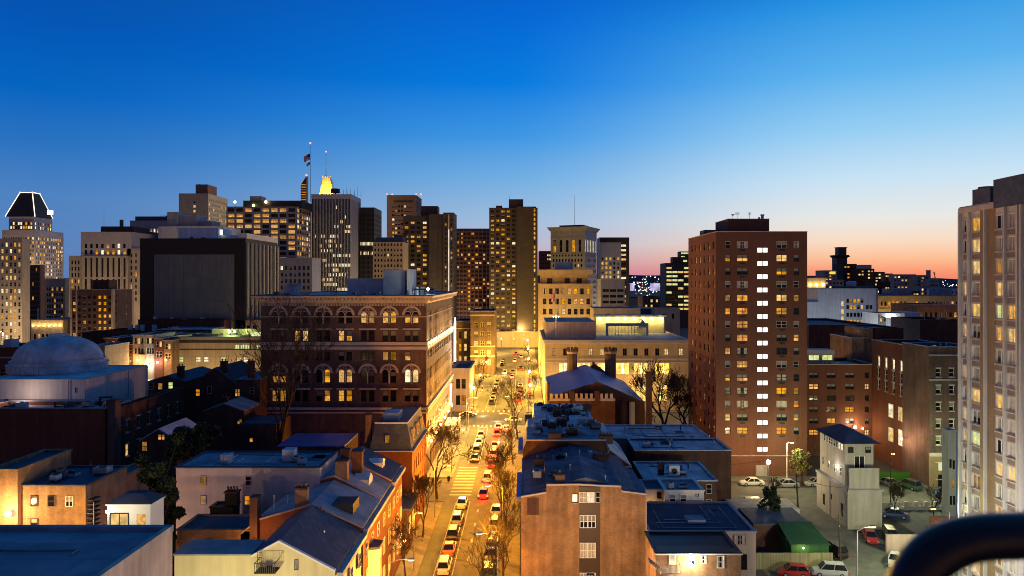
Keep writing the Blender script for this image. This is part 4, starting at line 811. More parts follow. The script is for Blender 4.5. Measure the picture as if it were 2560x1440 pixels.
# ------------------------------------------------------------------ palazzo style brick block on the left corner
x0, x1, z = pxb(652, 1066, 739, 143); D = 51.5; W = x1 - x0
bays = [X(u, 143) - x0 for u in (697, 753, 808, 863, 919, 973, 1029)]
wl = []; F1 = [('top', Z(808, 143), 2.35, 'arch', ['..', '..', '..', '..', 'cd', 'cc', 'hh']), ('b', Z(853, 143), 2.2, 'sash', ['.b', 'yk', '..', 'yh', '..', 'bb', 'bb']), ('c', Z(902, 143), 1.9, 'sash', ['. ', 'b.', '..', 'b.', '..', 'dd', 'h ']), ('d', Z(957, 143), 2.75, 'arch', ['hh', '..', '.y', 'cy', '.b', '.b', 'wk']), ('e', Z(1004, 143), 2.3, 'sash', ['dd', '..', 'by', 'cy', '..', 'b.', 'bb'])]
for nme, zz, h, st, pat in F1:
    for a, p in zip(bays, pat):
        for k2, s in enumerate(p):
            if s != ' ': wl.append((a + (-1.42 if k2 == 0 else .2), zz, 1.22, h, 'arch' if st == 'arch' else st, s, 'iron'))
for a, s in zip(bays[:7], 'd..d...'):
    wl.append((a - .9, Z(1062, 143), 2.0, 2.2, 'sash2', s, 'stone_trim')); wl.append((a - .9, Z(1062, 143) - 5.4, 2.0, 3, 'sash2', '.', 'iron'))
We = []
for i in range(12):
    a = 1.5 + i * 4.15
    for k2 in (0, 1):
        aa = a + k2 * 1.6
        We += [(aa, F1[0][1], 1.2, 2.35, 'arch', 'd' if (i * 7 + k2) % 5 == 0 else '.', 'iron'), (aa, F1[1][1], 1.2, 2.2, 'sash', 'c' if (i * 5 + k2) % 7 == 0 else '.', 'iron'), (aa, F1[2][1], 1.2, 1.9, 'sash', '.', 'iron'), (aa, F1[3][1], 1.2, 2.75, 'arch', '.', 'iron'), (aa, F1[4][1], 1.2, 2.3, 'sash', 'b' if i % 3 else 'd', 'iron')]
    We += [(a + .2, 8.2, 2.2, 2.6, 'sash2', 'k' if i % 2 else 'c', 'iron'), (a + .1, .8, 2.4, 4.2, 'sash2', 'c', 'iron')]
# a single column of openings must not overlap: ground floors are narrower columns of the same width
wS = dict(win=[q for q in wl if q[1] > 11], rec=.22, sill=None); wE = dict(win=[q for q in We if q[1] > 11], rec=.06, sill=None)
zb = 11.2
bel = bldg('palazzo_block', 'dark brick palazzo style block with paired arched windows and a deep bracketed cornice', 'building', x0, x1, 143, D, z, 'brick_brown', S=wS, E=wE, near=True, roof='roof_blue', par=.2, cop='roof_dark', copd=1.5, z0=0, limit=110)
def stick(root, face, plane, items, far=False):
    """windows set proud in their frames on a plain wall; items = (centre along the wall, bottom z, w, h, style, state, frame)"""
    for c, zz, w, h, st, s, fm in items:
        _, pn, me, pm = window_mesh(st, w, h, s, fm, far)
        loc = {'S': (c, plane - .04, zz), 'E': (plane + .04, c, zz), 'W': (plane - .04, c, zz)}[face]
        o = link('window', me, root, Vector(loc) - root.location, FACES[face])
        if pm: link('pane', pm, o)
stick(bel, 'E', x1 - .02, [(143 + 1.5 + i * 4.15 + 1.3, 7.9, 2.2, 2.6, 'sash2', 'ck.c'[i % 4], 'iron') for i in range(12)] + [(143 + 1.5 + i * 4.15 + 1.3, .7, 2.5, 4.4, 'sash2', 'kc'[i % 2], 'iron') for i in range(12)])
stick(bel, 'S', 143 + .02, [(x0 + a - .1, 6.4, 2.0, 2.8, 'sash2', '.', 'iron') for a in bays])
m = MB()
for za, zb2, pr in ((Z(863, 143), Z(855, 143), .25), (Z(874, 143), Z(866, 143), .3), (Z(1024, 143), Z(1018, 143), .45), (Z(1033, 143), Z(1029, 143), .3)):
    m.box(x0 - pr, x1 + pr, 143 - pr, 142.995, za, zb2, 'stone_trim'); m.box(x1 + .005, x1 + pr, 142.995, 143 + D, za, zb2, 'stone_trim')
m.box(x0, x1, 142.9, 142.995, Z(792, 143) - .1, Z(792, 143) + .1, 'stone_trim'); m.box(x1 + .005, x1 + .1, 143, 143 + D, Z(792, 143) - .1, Z(792, 143) + .1, 'stone_trim')
part(bel, 'string_course', m)
m = MB()
m.frustum((x0 - .15, x1 + .15, 142.85, 143 + D), z - 1.6, (x0 - .5, x1 + .5, 142.5, 143 + D), z - .9, 'stone_trim'); m.frustum((x0 - 1.3, x1 + 1.3, 141.7, 143 + D), z - .5, (x0 - 1.6, x1 + 1.6, 141.4, 143 + D), z - .02, 'stone_trim')
m.box(x0 - .6, x1 + .6, 142.4, 143 + D, z - .9, z - .5, 'stone_trim')
n = 44
for i in range(n): a = x0 - .6 + (W + .9) * i / n; m.box(a, a + .4, 141.75, 142.4, z - 1.05, z - .5, 'stone_trim')
for i in range(60): a = 143 + D * i / 60; m.box(x1 + .6, x1 + 1.25, a, a + .4, z - 1.05, z - .5, 'stone_trim')
for i in range(110): a = x0 + W * i / 110; m.box(a, a + .16, 142.7, 142.85, z - 2.1, z - 1.6, 'stone_trim')
part(bel, 'cornice', m)
for a in bays:                      # pale tympana over the paired arched windows
    for zz, h in ((F1[0][1], 2.35), (F1[3][1], 2.75)):
        m = MB(); cx = x0 + a - .0; zc = zz + h - .75; R0, R1 = 1.95, 1.55
        for i in range(12):
            t0, t1 = math.pi * i / 12, math.pi * (i + 1) / 12
            m.prism([(cx + R0 * math.cos(t0), 142.86, zc + R0 * math.sin(t0)), (cx + R0 * math.cos(t1), 142.86, zc + R0 * math.sin(t1)), (cx + R1 * math.cos(t1), 142.86, zc + R1 * math.sin(t1)), (cx + R1 * math.cos(t0), 142.86, zc + R1 * math.sin(t0))], (0, .13, 0), 'stone_trim')
        for sx in (-.82, .82):
            for i in range(8):
                t0, t1 = math.pi * i / 8, math.pi * (i + 1) / 8; q0, q1 = .78, .62
                m.prism([(cx + sx + q0 * math.cos(t0), 142.88, zc + .15 + q0 * math.sin(t0)), (cx + sx + q0 * math.cos(t1), 142.88, zc + .15 + q0 * math.sin(t1)), (cx + sx + q1 * math.cos(t1), 142.88, zc + .15 + q1 * math.sin(t1)), (cx + sx + q1 * math.cos(t0), 142.88, zc + .15 + q1 * math.sin(t0))], (0, .11, 0), 'stone_trim')
        for i in range(10): t = 2 * math.pi * i / 10; m.box(cx + .3 * math.cos(t) - .07, cx + .3 * math.cos(t) + .07, 142.88, 142.99, zc + 1.1 + .3 * math.sin(t) - .07, zc + 1.1 + .3 * math.sin(t) + .07, 'stone_trim')
        m.box(cx - .1, cx + .1, 142.8, 142.99, zz - .1, zc + .2, 'stone_trim'); m.box(cx - 1.75, cx + 1.75, 142.7, 142.99, zz - 1.35, zz - 1.05, 'stone_trim'); part(bel, 'tympanum', m)
for i in range(12):                 # pale piers and arches along the street side, lit by its own row of fittings
    a = 143 + 1.1 + i * 4.15; m = MB()
    for yy in (a - .35, a + 1.75 - .1):
        m = MB(); m.box(x1 + .005, x1 + .07, yy, yy + .28, F1[1][1] - 1, F1[0][1] + 2.2, 'stone_pale'); part(bel, 'pilaster', m); m = MB(); m.box(x1 + .005, x1 + .06, yy, yy + .28, 14.2, F1[3][1] + 2.2, 'stone_pale'); part(bel, 'pilaster', m)
    m = MB(); zz = Z(862, 143) + .1; m.box(x1 + .4, x1 + .8, a + .3, a + .9, zz, zz + .25, 'lamp_warm'); m.box(x1, x1 + .4, a + .5, a + .65, zz, zz + .1, 'iron'); part(bel, 'facade_light', m); lamp(bel, (x1 + 1.6 - bel.location.x, a + .6 - 143, zz + .3), 200, (1, .66, .30), .1)
    if i % 2 == 0:
        m = MB(); m.sphere((x1 + .6, a + 2, 6.6), .28, 'lamp_warm', 5); m.tube([(x1, a + 2, 6.3), (x1 + .6, a + 2, 6.3)], .05, 'iron', 4); part(bel, 'facade_light', m); lamp(bel, (x1 + 1.6 - bel.location.x, a + 2 - 143, 7.2), 3200, (1, .58, .14), .15)
xa, xb2 = X(868, 165), X(1012, 165)
wbox(bel, 'roof_house', 'duct', (X(868, 155), X(975, 155), 155, 170, z - .2, Z(696, 155)), (X(963, 153), X(1016, 153), 151, 154.9, z - .2, Z(676, 153)))
wbox(bel, 'roof_house', 'white_wall', (X(1017, 150), X(1030, 150), 150, 156, z - .2, Z(673, 150)))
m = MB()
for i in range(4):
    m = MB(); m.cyl(X(1045 + i * 10, 152), 150 + i * 2, z - .2, z + 1.7, .45, 'duct', 10); m.box(X(1045 + i * 10, 152) - .5, X(1045 + i * 10, 152) + .5, 149.5 + i * 2, 150.5 + i * 2, z + 1.0, z + 1.3, 'iron'); part(bel, 'cooling_unit', m)
m = MB(); m.lathe(X(738, 160), 160, [(.9, z), (1.1, z + 1.6), (1.9, z + 2.4)], 'duct', 12); part(bel, 'cooling_tower', m); wbox(bel, 'plant_box', 'duct', (X(715, 160), X(735, 160), 159, 162, z - .2, z + 2))
clutter(bel, x0 + 2, x1 - 3, 145, 149, z - .2, 14, 31); m = MB(); m.sphere((X(1070, 147), 147, z + 1.3), .25, 'lamp_white', 6); m.cyl(X(1070, 147), 147, z - .2, z + 1.1, .05, 'iron', 5); part(bel, 'roof_light', m); lamp(bel, (X(1070, 147) - bel.location.x, 3.4, z + 1.3), 400, (.9, 1, .9))
m = MB(); m.box(x1 + .8, x1 + 1.25, 191, 192.4, Z(905, 190), Z(808, 190) - .3, 'sign_white'); m.prism([(x1 + .9, 190.2, Z(812, 190)), (x1 + .9, 193.2, Z(812, 190)), (x1 + .9, 191.7, Z(795, 190))], (.3, 0, 0), 'sign_white')
m.box(x1 + .9, x1 + 1.15, 190.3, 193.1, Z(812, 190) - .3, Z(812, 190) - .02, 'sign_white')
for zz in (12, 20, 27): m.box(x1, x1 + .8, 191.6, 191.8, zz, zz + .15, 'iron')
o = tag(link('blade_sign', m.mesh('blade_sign')), 'tall glowing white vertical sign with an arrow top on the palazzo block', 'sign'); lamp(None, (x1 + 3.5, 189, 22), 2500, (1, .85, .6), 1)
m = MB(); m.box(x1 + .7, x1 + 1.1, 181, 182.2, Z(1012, 180), Z(962, 180), 'sign_blue'); m.box(x1, x1 + .7, 181.5, 181.7, 10, 10.15, 'iron'); tag(link('banner_sign', m.mesh('banner_sign')), 'small blue violet glowing vertical sign on the side wall of the palazzo block', 'sign')
m = MB(); m.box(x1, x1 + 3.4, 176, 184, 3.6, 4.2, 'stone_trim'); m.cyl(x1 + 3.1, 176.3, .13, 3.6, .12, 'iron'); m.cyl(x1 + 3.1, 183.7, .13, 3.6, .12, 'iron'); tag(link('entrance_canopy', m.mesh('canopy')), 'flat stone entrance canopy over the pavement beside the palazzo block', 'canopy')

# ------------------------------------------------------------------ houses with shaped gables
def profile(name, label, prof, y0, y1, wall, roof, cat='row house', z0=0, cop='stone_trim', th=.18, group=None):
    """prof = top outline of the end wall, left to right; the roof follows it along the street"""
    root = thing(name, label, cat, ((prof[0][0] + prof[-1][0]) / 2, y0, z0), 0, group)
    m = MB(); pts = [(x, y0, z) for x, z in prof]; m.prism([(prof[0][0], y0, z0)] + pts + [(prof[-1][0], y0, z0)], (0, y1 - y0, 0), wall); part(root, 'wall', m)
    m = MB()
    for (xa, za), (xb, zb) in zip(prof, prof[1:]):
        if abs(xb - xa) < .05: continue
        m.prism([(xa, y0 + .28, za + .01), (xb, y0 + .28, zb + .01), (xb, y0 + .28, zb + th), (xa, y0 + .28, za + th)], (0, y1 - y0 - .3, 0), roof)
    part(root, 'roof', m)
    if cop:
        m = MB()
        for (xa, za), (xb, zb) in zip(prof, prof[1:]):
            if abs(xb - xa) < .05: continue
            m.prism([(xa, y0 - .08, za + .005), (xb, y0 - .08, zb + .005), (xb, y0 - .08, zb + .2), (xa, y0 - .08, za + .2)], (0, .35, 0), cop)
        part(root, 'coping', m)
    return root
def chimney(root, x, y, z0, z1, w=1.2, d=.8, mat='brick_orange', pots=2):
    m = MB(); m.box(x - w / 2, x + w / 2, y - d / 2, y + d / 2, z0, z1, mat); m.box(x - w / 2 - .1, x + w / 2 + .1, y - d / 2 - .1, y + d / 2 + .1, z1 + .003, z1 + .18, 'brick_dark'); c = part(root, 'chimney', m)
    for i in range(pots):
        q = MB(); xx = x - w / 2 + w * (i + .5) / pots; q.cyl(xx, y, z1 + .18, z1 + .65, .13, 'terracotta', 8); o = link('chimney_pot', q.mesh('chimney_pot'), c)
def vents(root, pts):
    for x, y, z, h in pts: m = MB(); m.cyl(x, y, z, z + h, .07, 'white_paint', 6); m.cyl(x, y, z + h - .12, z + h, .12, 'white_paint', 6); part(root, 'vent_pipe', m)

# near brick end house of the right row
xl, xr = X(1303, 87), X(1617, 87)
def pz(u, v, Y=87): return (X(u, Y), Z(v, Y))
r = profile('row_house', 'brick end house with a dark central strip of stacked white windows', [pz(1303, 1244), pz(1366, 1233), pz(1366.5, 1214), pz(1447, 1213), pz(1500, 1216), pz(1553, 1218), pz(1553.5, 1230), pz(1617, 1238)], 87, 98.5, 'brick_orange', 'roof_aged')
m = MB(); m.prism([(xl + .2, 87.5, pz(0, 1240)[1]), (X(1455, 92), 87.5, Z(1196, 87)), (xr - .2, 87.5, pz(0, 1236)[1])], (0, 10.9, 0), 'roof_aged'); part(r, 'ridge_roof', m)
wbox(r, 'dark_strip', 'bronze', (X(1448, 87), X(1500, 87), 86.9, 86.99, 0, Z(1216, 87)))
stick(r, 'S', 86.9, [(X(u, 87), Z(vb, 87), 1.0, hh, 'sash2', s, 'white_paint') for u, vb, hh, s in ((1458, 1256, 1.35, 'q'), (1476, 1256, 1.35, 'w'), (1459, 1319, 1.6, 'b'), (1479, 1319, 1.6, 'b'), (1459, 1394, 1.9, 'q'), (1479, 1394, 1.9, 'q'), (1459, 1465, 1.7, 'b'), (1479, 1465, 1.7, 'b'))] + [(X(1494.5, 87), Z(1256, 87), .55, 1.35, 'sash', '.', 'white_paint'), (X(1437, 86.97), Z(1254, 87), .62, 1.0, 'sash', 'c', 'white_paint')])
m = MB(); m.box(X(1430, 87), X(1445, 87), 86.7, 86.99, Z(1258, 87), Z(1256.5, 87), 'stone_trim'); part(r, 'sill', m)
wbox(r, 'blocked_opening', 'brick_dark', (X(1318, 87), X(1347, 87), 86.96, 86.99, Z(1287, 87), Z(1244, 87)))
chimney(r, X(1399, 88), 88, 14.3, 15.6, 1.2, .8, 'brick_brown', 1); vents(r, [(X(1513, 89), 89, 14.4, .9), (X(1425, 92), 92, 15, .9)])
wbox(r, 'eave', 'roof_metal', (xl - .6, xl - .01, 87.2, 98.4, Z(1244, 87) - .3, Z(1244, 87) + .05)); m = MB(); m.cyl(xr - .1, 86.8, 0, Z(1238, 87), .06, 'stone_trim', 6); part(r, 'downpipe', m)
r = profile('row_house', 'second row house behind the end house with a low ridged slate roof', [(-.3, 12.6), (2, 13.4), (7, 14.6), (9.5, 14.4), (12, 13.6), (14.6, 12.8)], 98.6, 107.5, 'brick_dark', 'roof_slate'); chimney(r, 2.4, 100, 13.2, 14.5, 1.8, .9, 'brick_brown', 2); chimney(r, 11, 100.4, 13.6, 14.8, 2.2, .9, 'brick_dark', 3); vents(r, [(6, 99.6, 14.3, 1.2), (8, 101, 14.4, 1.2), (4.2, 101, 14, .8)])
m = MB(); m.box(2.4, 3.9, 101, 101.12, 13.4, 13.65, 'white_paint'); part(r, 'roof_hatch', m)
r = profile('row_house', 'tall row house whose dark wall shows two small lit attic windows between big chimneys', [(-.2, 14), (.4, 15.4), (12.6, 15.4), (12.8, 13.6)], 107.6, 117, 'brick_dark', 'roof_blue'); stick(r, 'S', 107.58, [(X(1395, 107.6), Z(1146, 107.6), 1.1, .62, 'slide', 'w', 'white_paint'), (X(1482, 107.6), Z(1146, 107.6), 1.1, .62, 'slide', 'o', 'white_paint')])
chimney(r, X(1386, 108.5), 108.5, 14.8, Z(1084, 108.5), 2.0, 1.3, 'brick_brown', 0); chimney(r, X(1515, 108.5), 108.6, 14.8, Z(1090, 108.5), 2.0, 1.3, 'brick_brown', 4); wbox(r, 'roof_hatch', 'stone_grey', (X(1440, 112), X(1465, 112), 111, 113, 15.4, 16)); clutter(r, 3.5, 9, 110, 115, 15.58, 5, 6)
m = MB(); m.box(-.9, -.15, 107.7, 116.8, 13.3, 13.9, 'roof_metal'); part(r, 'eave', m)
r = profile('row_house', 'row house with a jumble of roof vents left of the pale sloping roofs', [(0.2, 13.8), (.6, 15), (9, 15.3), (14.2, 14.2)], 117.1, 126, 'brick_dark', 'roof_pale'); chimney(r, X(1405, 118), 118.5, 14.6, 16.4, 1.6, 1, 'brick_dark', 3); chimney(r, 11.5, 119, 14.6, 15.8, 1.6, 1, 'brick_dark', 2); clutter(r, 4, 12, 118, 125, 15.2, 7, 16)
wbox(r, 'roof_house', 'white_wall', (9.2, 11.4, 120, 121.6, 15, 16.4))
r = profile('row_house', 'pale flat roofed row house nearest the battlemented church', [(1.6, 13.5), (1.9, 15.1), (12.4, 15.1)], 126.1, 141, 'brick_dark', 'roof_pale'); clutter(r, 5, 9, 128, 133, 15.25, 8, 26, ('iron', 'roof_dark')); chimney(r, 6, 127.5, 15, 16.3, 1.5, .8, 'brick_dark', 3)
wbox(r, 'bay_front', 'brick_dark', (.2, 1.58, 128, 133, 0, 14.6))
r = profile('row_house', 'low extension with a pale sloping roof right of the row house chimneys', [(12.8, 13), (13.2, 13.9), (16.5, 11.4)], 108, 122, 'brick_dark', 'roof_pale', 'extension'); m = MB(); m.box(13, 16.6, 107.7, 107.95, 11.2, 11.5, 'white_paint'); part(r, 'gutter', m)
for rr, (xa, xb, ya, yb, zz, n, sd) in zip([o for o in bpy.data.objects if o.name.startswith('row_house') and not o.parent][:5], ((1.5, 5, 89, 97, 14.2, 5, 201), (2.5, 11, 101, 106, 13.9, 7, 202), (1, 12, 109, 116, 15.55, 9, 203), (2, 12, 118, 125, 15.3, 9, 204), (3, 12, 127, 139, 15.28, 11, 205))): clutter(rr, xa, xb, ya, yb, zz, n, sd, ('iron', 'roof_dark', 'duct', 'brick_dark')); conduits(rr, xa, xb, ya, yb, zz, 3 if zz > 15.2 else 0, sd)
# lit parapet behind the dark hall
x0, x1, z = pxb(1588, 1828, 1127, 118)
r = bldg('long_brick_hall', 'long dark brick hall with a pale roof edge left of the parking street', 'building', x0, x1, 118, 9, z, 'brick_dark', roof='roof_pale', par=.25, cop='roof_pale'); clutter(r, x0 + 2, x1 - 1, 119, 125, z - .3, 6, 7)
r = bldg('upper_brick_wing', 'low red lit wing with a pale roof behind the long brick hall', 'building', x0 - 3, x1 - 1, 127.2, 12, Z(1098, 127), 'brick_painted', roof='roof_pale', par=.1, cop='roof_pale'); clutter(r, x0, x1 - 2, 129, 138, Z(1098, 127), 4, 17)
x0, x1, z = pxb(1612, 1793, 1203, 104)
r = bldg('brick_rear_house', 'narrow brick rear house with a snowy pale roof and two side windows', 'building', x0, x1, 104, 11, z, 'brick_dark', roof='roof_pale', par=.15, cop='roof_pale', S=None)
stick(r, 'S', 103.98, [(X(1772, 104), Z(1234, 104), .9, 1.4, 'sash', '.', 'stone_trim'), (X(1772, 104), Z(1272, 104), .9, 1.4, 'sash', '.', 'stone_trim')]); chimney(r, X(1652, 108), 108, z - .1, z + 1.5, .9, .6, 'brick_dark', 2)
m = MB(); a = X(1685, 107); m.box(a - .8, a + .8, 106.6, 107.6, z, z + 1.6, 'white_paint'); m.tube([(a, 106.55, z + .8), (a, 106.5, z + .8)], .42, 'iron', 12); part(r, 'ac_unit', m); clutter(r, x0 + 5, x1 - 1, 106, 113, z - .1, 3, 19)
x0, x1, z = pxb(1663, 1760, 1228, 98)
r = bldg('white_rear_wing', 'white painted rear wing with two tall windows and a blue flat roof', 'building', x0, x1, 98, 5.9, z, 'white_wall', roof='roof_blue', par=.1, cop='white_paint', S=None); stick(r, 'S', 97.98, [(X(1681, 98), Z(1256, 98), .85, 1.15, 'sash', 'b', 'white_paint'), (X(1708, 98), Z(1256, 98), .85, 1.15, 'sash', 'b', 'white_paint'), (X(1744, 98), Z(1242, 98), .45, .5, 'grid', '.', 'white_paint'), (X(1681, 98), Z(1294, 98), .8, .5, 'sash', '.', 'iron'), (X(1708, 98), Z(1294, 98), .8, .5, 'sash', '.', 'iron'), (X(1745, 98), Z(1290, 98), .6, .8, 'sash', '.', 'iron')]); clutter(r, x0 + 1, x0 + 3, 98.8, 100, z, 2, 23)
x0, x1, z = pxb(1612, 1662, 1226, 99); r = bldg('dark_rear_wing', 'shadowy rear wing with a small orange lamp beside the brick end house', 'building', x0, x1, 99, 5, z, 'grey_paint', par=.1); stick(r, 'S', 98.98, [(X(1648, 99), Z(1246, 99), .6, .9, 'sash', '.', 'iron')]); m = MB(); m.sphere((X(1627, 98.6), 98.6, Z(1257, 98.6)), .16, 'lit_orange', 5); part(r, 'porch_lamp', m); lamp(r, (X(1627, 98.2) - r.location.x, -1, Z(1257, 98.6)), 60, (1, .5, .15), .1)
# low grey roofs and the small brick house near the bottom edge
x0, x1, z = pxb(1622, 1890, 1331, 86)
r = bldg('grey_roof_house', 'wide low house with dark blue flat roof and a beige end wall', 'house', x0, x1, 86, 11.5, z, 'stone_beige', roof='roof_dark', par=.05, cop='stone_trim')
wbox(r, 'roof_skylight', 'roof_blue', (X(1715, 90), X(1760, 90), 89, 91, z, z + .5)); stick(r, 'S', 85.98, [(X(1850, 86), Z(1362, 86), 1.5, 1.25, 'sash2', 'q', 'brick_painted'), (X(1858, 86), Z(1424, 86), .9, 1.9, 'sash', '.', 'iron')])
x0, x1, z = pxb(1640, 1853, 1386, 76)
r = bldg('small_brick_house', 'small brick house with black roof and a glaring white porch lamp', 'house', x0, x1, 76, 6.6, z, 'brick_orange', roof='black_metal', par=.02, cop='black_metal'); 
m = MB(); m.prism([(x0 - .1, 75.9, z + .17), (x1 + .1, 75.9, z + .17), (x1 - 1.2, 83, Z(1340, 83)), (x0 + .6, 83, Z(1340, 83))], (0, 0, .08), 'black_metal'); part(r, 'sloping_roof', m)
wbox(r, 'gutter', 'white_paint', (x0 - .1, x1 + .1, 75.75, 75.9, z + .02, z + .16))
stick(r, 'S', 75.98, [(X(1680, 76), Z(1412, 76), .7, 1.3, 'sash', 'w', 'white_paint'), (X(1728, 76), Z(1416, 76), .75, 1.4, 'sash2', 'b', 'white_paint'), (X(1758, 76), Z(1408, 76), .65, .85, 'sash', 'q', 'white_paint'), (X(1801, 76), Z(1420, 76), .8, 1.35, 'sash', 'q', 'white_paint')])
m = MB(); m.sphere((X(1727, 75.6), 75.5, Z(1412, 75.6)), .22, 'lamp_white', 8); m.box(X(1727, 75.6) - .04, X(1727, 75.6) + .04, 75.5, 76, Z(1412, 75.6) - .03, Z(1412, 75.6) + .03, 'iron'); part(r, 'porch_lamp', m); lamp(r, (X(1727, 75.6) - r.location.x, -1.4, Z(1410, 75.6)), 900, (1, .88, .62), .15)
def balcony(root, xa, xb, ya, yb, z, mat='iron', n=16):
    m = MB(); m.box(xa, xb, ya, yb, z, z + .1, mat); m.box(xa, xb, ya, ya + .05, z + .95, z + 1.0, mat)
    for s in (xa, xb - .05): m.box(s, s + .05, ya, yb, z + .95, z + 1.0, mat)
    for i in range(n + 1): x = xa + (xb - xa - .04) * i / n; m.box(x, x + .04, ya, ya + .04, z + .1, z + .95, mat)
    part(root, 'balcony', m)
balcony(r, X(1650, 75), X(1699, 75), 74.6, 76, Z(1432, 75), 'stone_pale')
m = MB()
for i in range(5): xx = X(1648, 76) - .25 * i; m.box(xx - .25, xx, 74.6, 76, Z(1432, 75) + .3 + i * .2, Z(1432, 75) + .36 + i * .2, 'stone_pale')
m.tube([(X(1650, 75), 74.6, Z(1432, 75) + 1), (X(1622, 75), 74.6, Z(1432, 75) + 2.1)], .03, 'stone_pale', 4); part(r, 'outside_stair', m)

# battlemented brick church with a bright blue metal roof
xa, xb = X(1375, 158), X(1612, 158); pk = X(1494, 158)
r = profile('brick_church', 'dark brick church with a blue metal gable roof and battlements', [(xa, Z(992, 158)), (pk, Z(955, 158)), (xb, Z(1006, 158))], 158, 190, 'brick_dark', 'roof_metal', 'church', cop='roof_metal', th=.12)
m = MB(); zz = Z(990, 156)
m.box(X(1372, 155), X(1538, 155), 155, 157.9, 0, Z(1004, 155), 'brick_dark'); part(r, 'porch', m)
m = MB()
for i in range(13):
    if i in (4, 9): m.box(X(1374 + i * 12.5, 155), X(1386 + i * 12.5, 155), 154.8, 155.6, Z(1006, 155), Z(978, 155), 'brick_dark'); continue
    m.box(X(1375 + i * 12.5, 155), X(1382 + i * 12.5, 155), 154.9, 155.4, Z(996, 155), Z(984, 155), 'stone_pale')
m.box(X(1374, 155), X(1538, 155), 154.9, 155.4, Z(1003, 155), Z(996.2, 155), 'stone_grey'); part(r, 'battlement', m)
m = MB()
for i in range(9): xx = X(1462 + i * 7.5, 189); m.box(xx - .3, xx + .3, 189.6, 190.4, 15.5, Z(912 + abs(i - 3) * 6 - (7 if i % 2 else 0), 190), 'brick_dark')
m.prism([(X(1450, 190), 189.7, 14), (X(1485, 190), 189.7, Z(908, 190)), (X(1530, 190), 189.7, 14)], (0, .6, 0), 'brick_dark'); part(r, 'stepped_gable', m)
for ua, ub in ((1418, 1443), (1512, 1540)):
    m = MB(); cx = X((ua + ub) / 2, 188); rad = X(ub, 188) - cx; m.cyl(cx, 188, 0, Z(885, 188), rad, 'brick_brown', 8); m.cyl(cx, 188, Z(884, 188), Z(878, 188), rad * 1.12, 'stone_warm', 8)
    for i in range(8): t = math.pi * i / 4; m.box(cx + rad * math.cos(t) - .28, cx + rad * math.cos(t) + .28, 188 + rad * math.sin(t) - .28, 188 + rad * math.sin(t) + .28, Z(878, 188), Z(869, 188), 'brick_brown')
    part(r, 'turret', m)
wbox(r, 'buttress', 'stone_grey', (X(1574, 157), X(1588, 157), 157.4, 157.95, 2, Z(1006, 157))); wbox(r, 'buttress', 'brick_dark', (xa - .6, xa - .01, 158, 159, 0, Z(958, 158)))
vents(r, [(X(1525, 165), 165, 14, 1.5)])
m = MB(); m.box(X(1616, 150), X(1630, 150), 150, 151.2, 0, Z(932, 150), 'brick_dark'); m.box(X(1615, 150), X(1631, 150), 149.9, 151.3, Z(932, 150) + .003, Z(930, 150), 'brick_dark'); tag(link('chimney_stack', m.mesh('chimney_stack')), 'tall dark square chimney stack between the church and the bare tree', 'chimney')

# ------------------------------------------------------------------ left row houses beside the street
FX = -17.6
def lrow(label, y0, y1, ze, zr, wall, roof, **k): return profile('row_house', label, [(-31, zr - 3.2), (-29, zr - 1.6), (-23.3, zr), (FX, ze)], y0, y1, wall, roof, **k)
r = profile('row_house', 'yellow painted end house with a white edged gable and a fire escape', [(X(628, 66), Z(1393, 66)), (X(697, 66), Z(1356, 66)), (X(838, 66), Z(1430, 66))], 66, 76.5, 'cream_paint', 'roof_slate', cop='white_paint')
wbox(r, 'side_wing', 'cream_paint', (X(436, 66), X(628, 66) - .01, 66, 69.5, 0, Z(1388, 66))); wbox(r, 'side_wing_roof', 'roof_blue', (X(436, 66) - .1, X(628, 66) - .02, 65.9, 69.6, Z(1388, 66) + .003, Z(1384, 66)))
stick(r, 'S', 65.98, [(X(674, 66), Z(1425, 66), .62, .95, 'sash', 'b', 'grey_paint'), (X(741, 66), Z(1425, 66), .38, 1.0, 'sash', 'b', 'grey_paint')])
balcony(r, X(638, 65), X(690, 65), 64.7, 66, Z(1432, 65), n=10); m = MB()
for a in (X(644, 65.6), X(655, 65.6)): m.cyl(a, 65.6, Z(1432, 65), Z(1380, 65), .025, 'iron', 4)
for i in range(9): m.tube([(X(644, 65.6), 65.6, Z(1430 - i * 6, 65)), (X(655, 65.6), 65.6, Z(1430 - i * 6, 65))], .02, 'iron', 4)
part(r, 'ladder', m)
m = MB(); a = X(812, 72); m.prism([(a - 2.3, 72, 13.1), (a, 70.9, 14.2), (a, 73.1, 12.7), (a - .01, 73.1, 12.6)], (0, .05, 0), 'roof_slate'); m.prism([(a, 70.8, 12.5), (a, 73.2, 12.5), (a, 73.2, 13.4), (a, 72, 14.3), (a, 70.8, 13.4)], (-.18, 0, 0), 'white_paint'); part(r, 'dormer', m)
chimney(r, X(797, 77), 76.4, 12.5, Z(1282, 76.4), 1.35, 1, 'brick_orange', 3); vents(r, [(X(693, 80), 79, 14.2, 1.6)])
def street_face(root, y0, y1, ze, cols, base='brick_red', fr='white_paint', states='q.bh.q', cw=1.1):
    n = cols; pa = (y1 - y0) / n; it = []
    for j, zz in enumerate((2.2, 5.8, 9.3)):
        for i in range(n): it.append((y0 + pa * (i + .5), zz, cw, 2.0 if j < 2 else 1.6, 'sash', states[(i * 3 + j * 5) % len(states)], fr))
    stick(root, 'E', FX + .0, it)
    wbox(root, 'cornice', 'stone_trim', (FX - .05, FX + .5, y0, y1 - .02, ze - .45, ze - .02))
street_face(r, 66, 76.5, 12.5, 3)
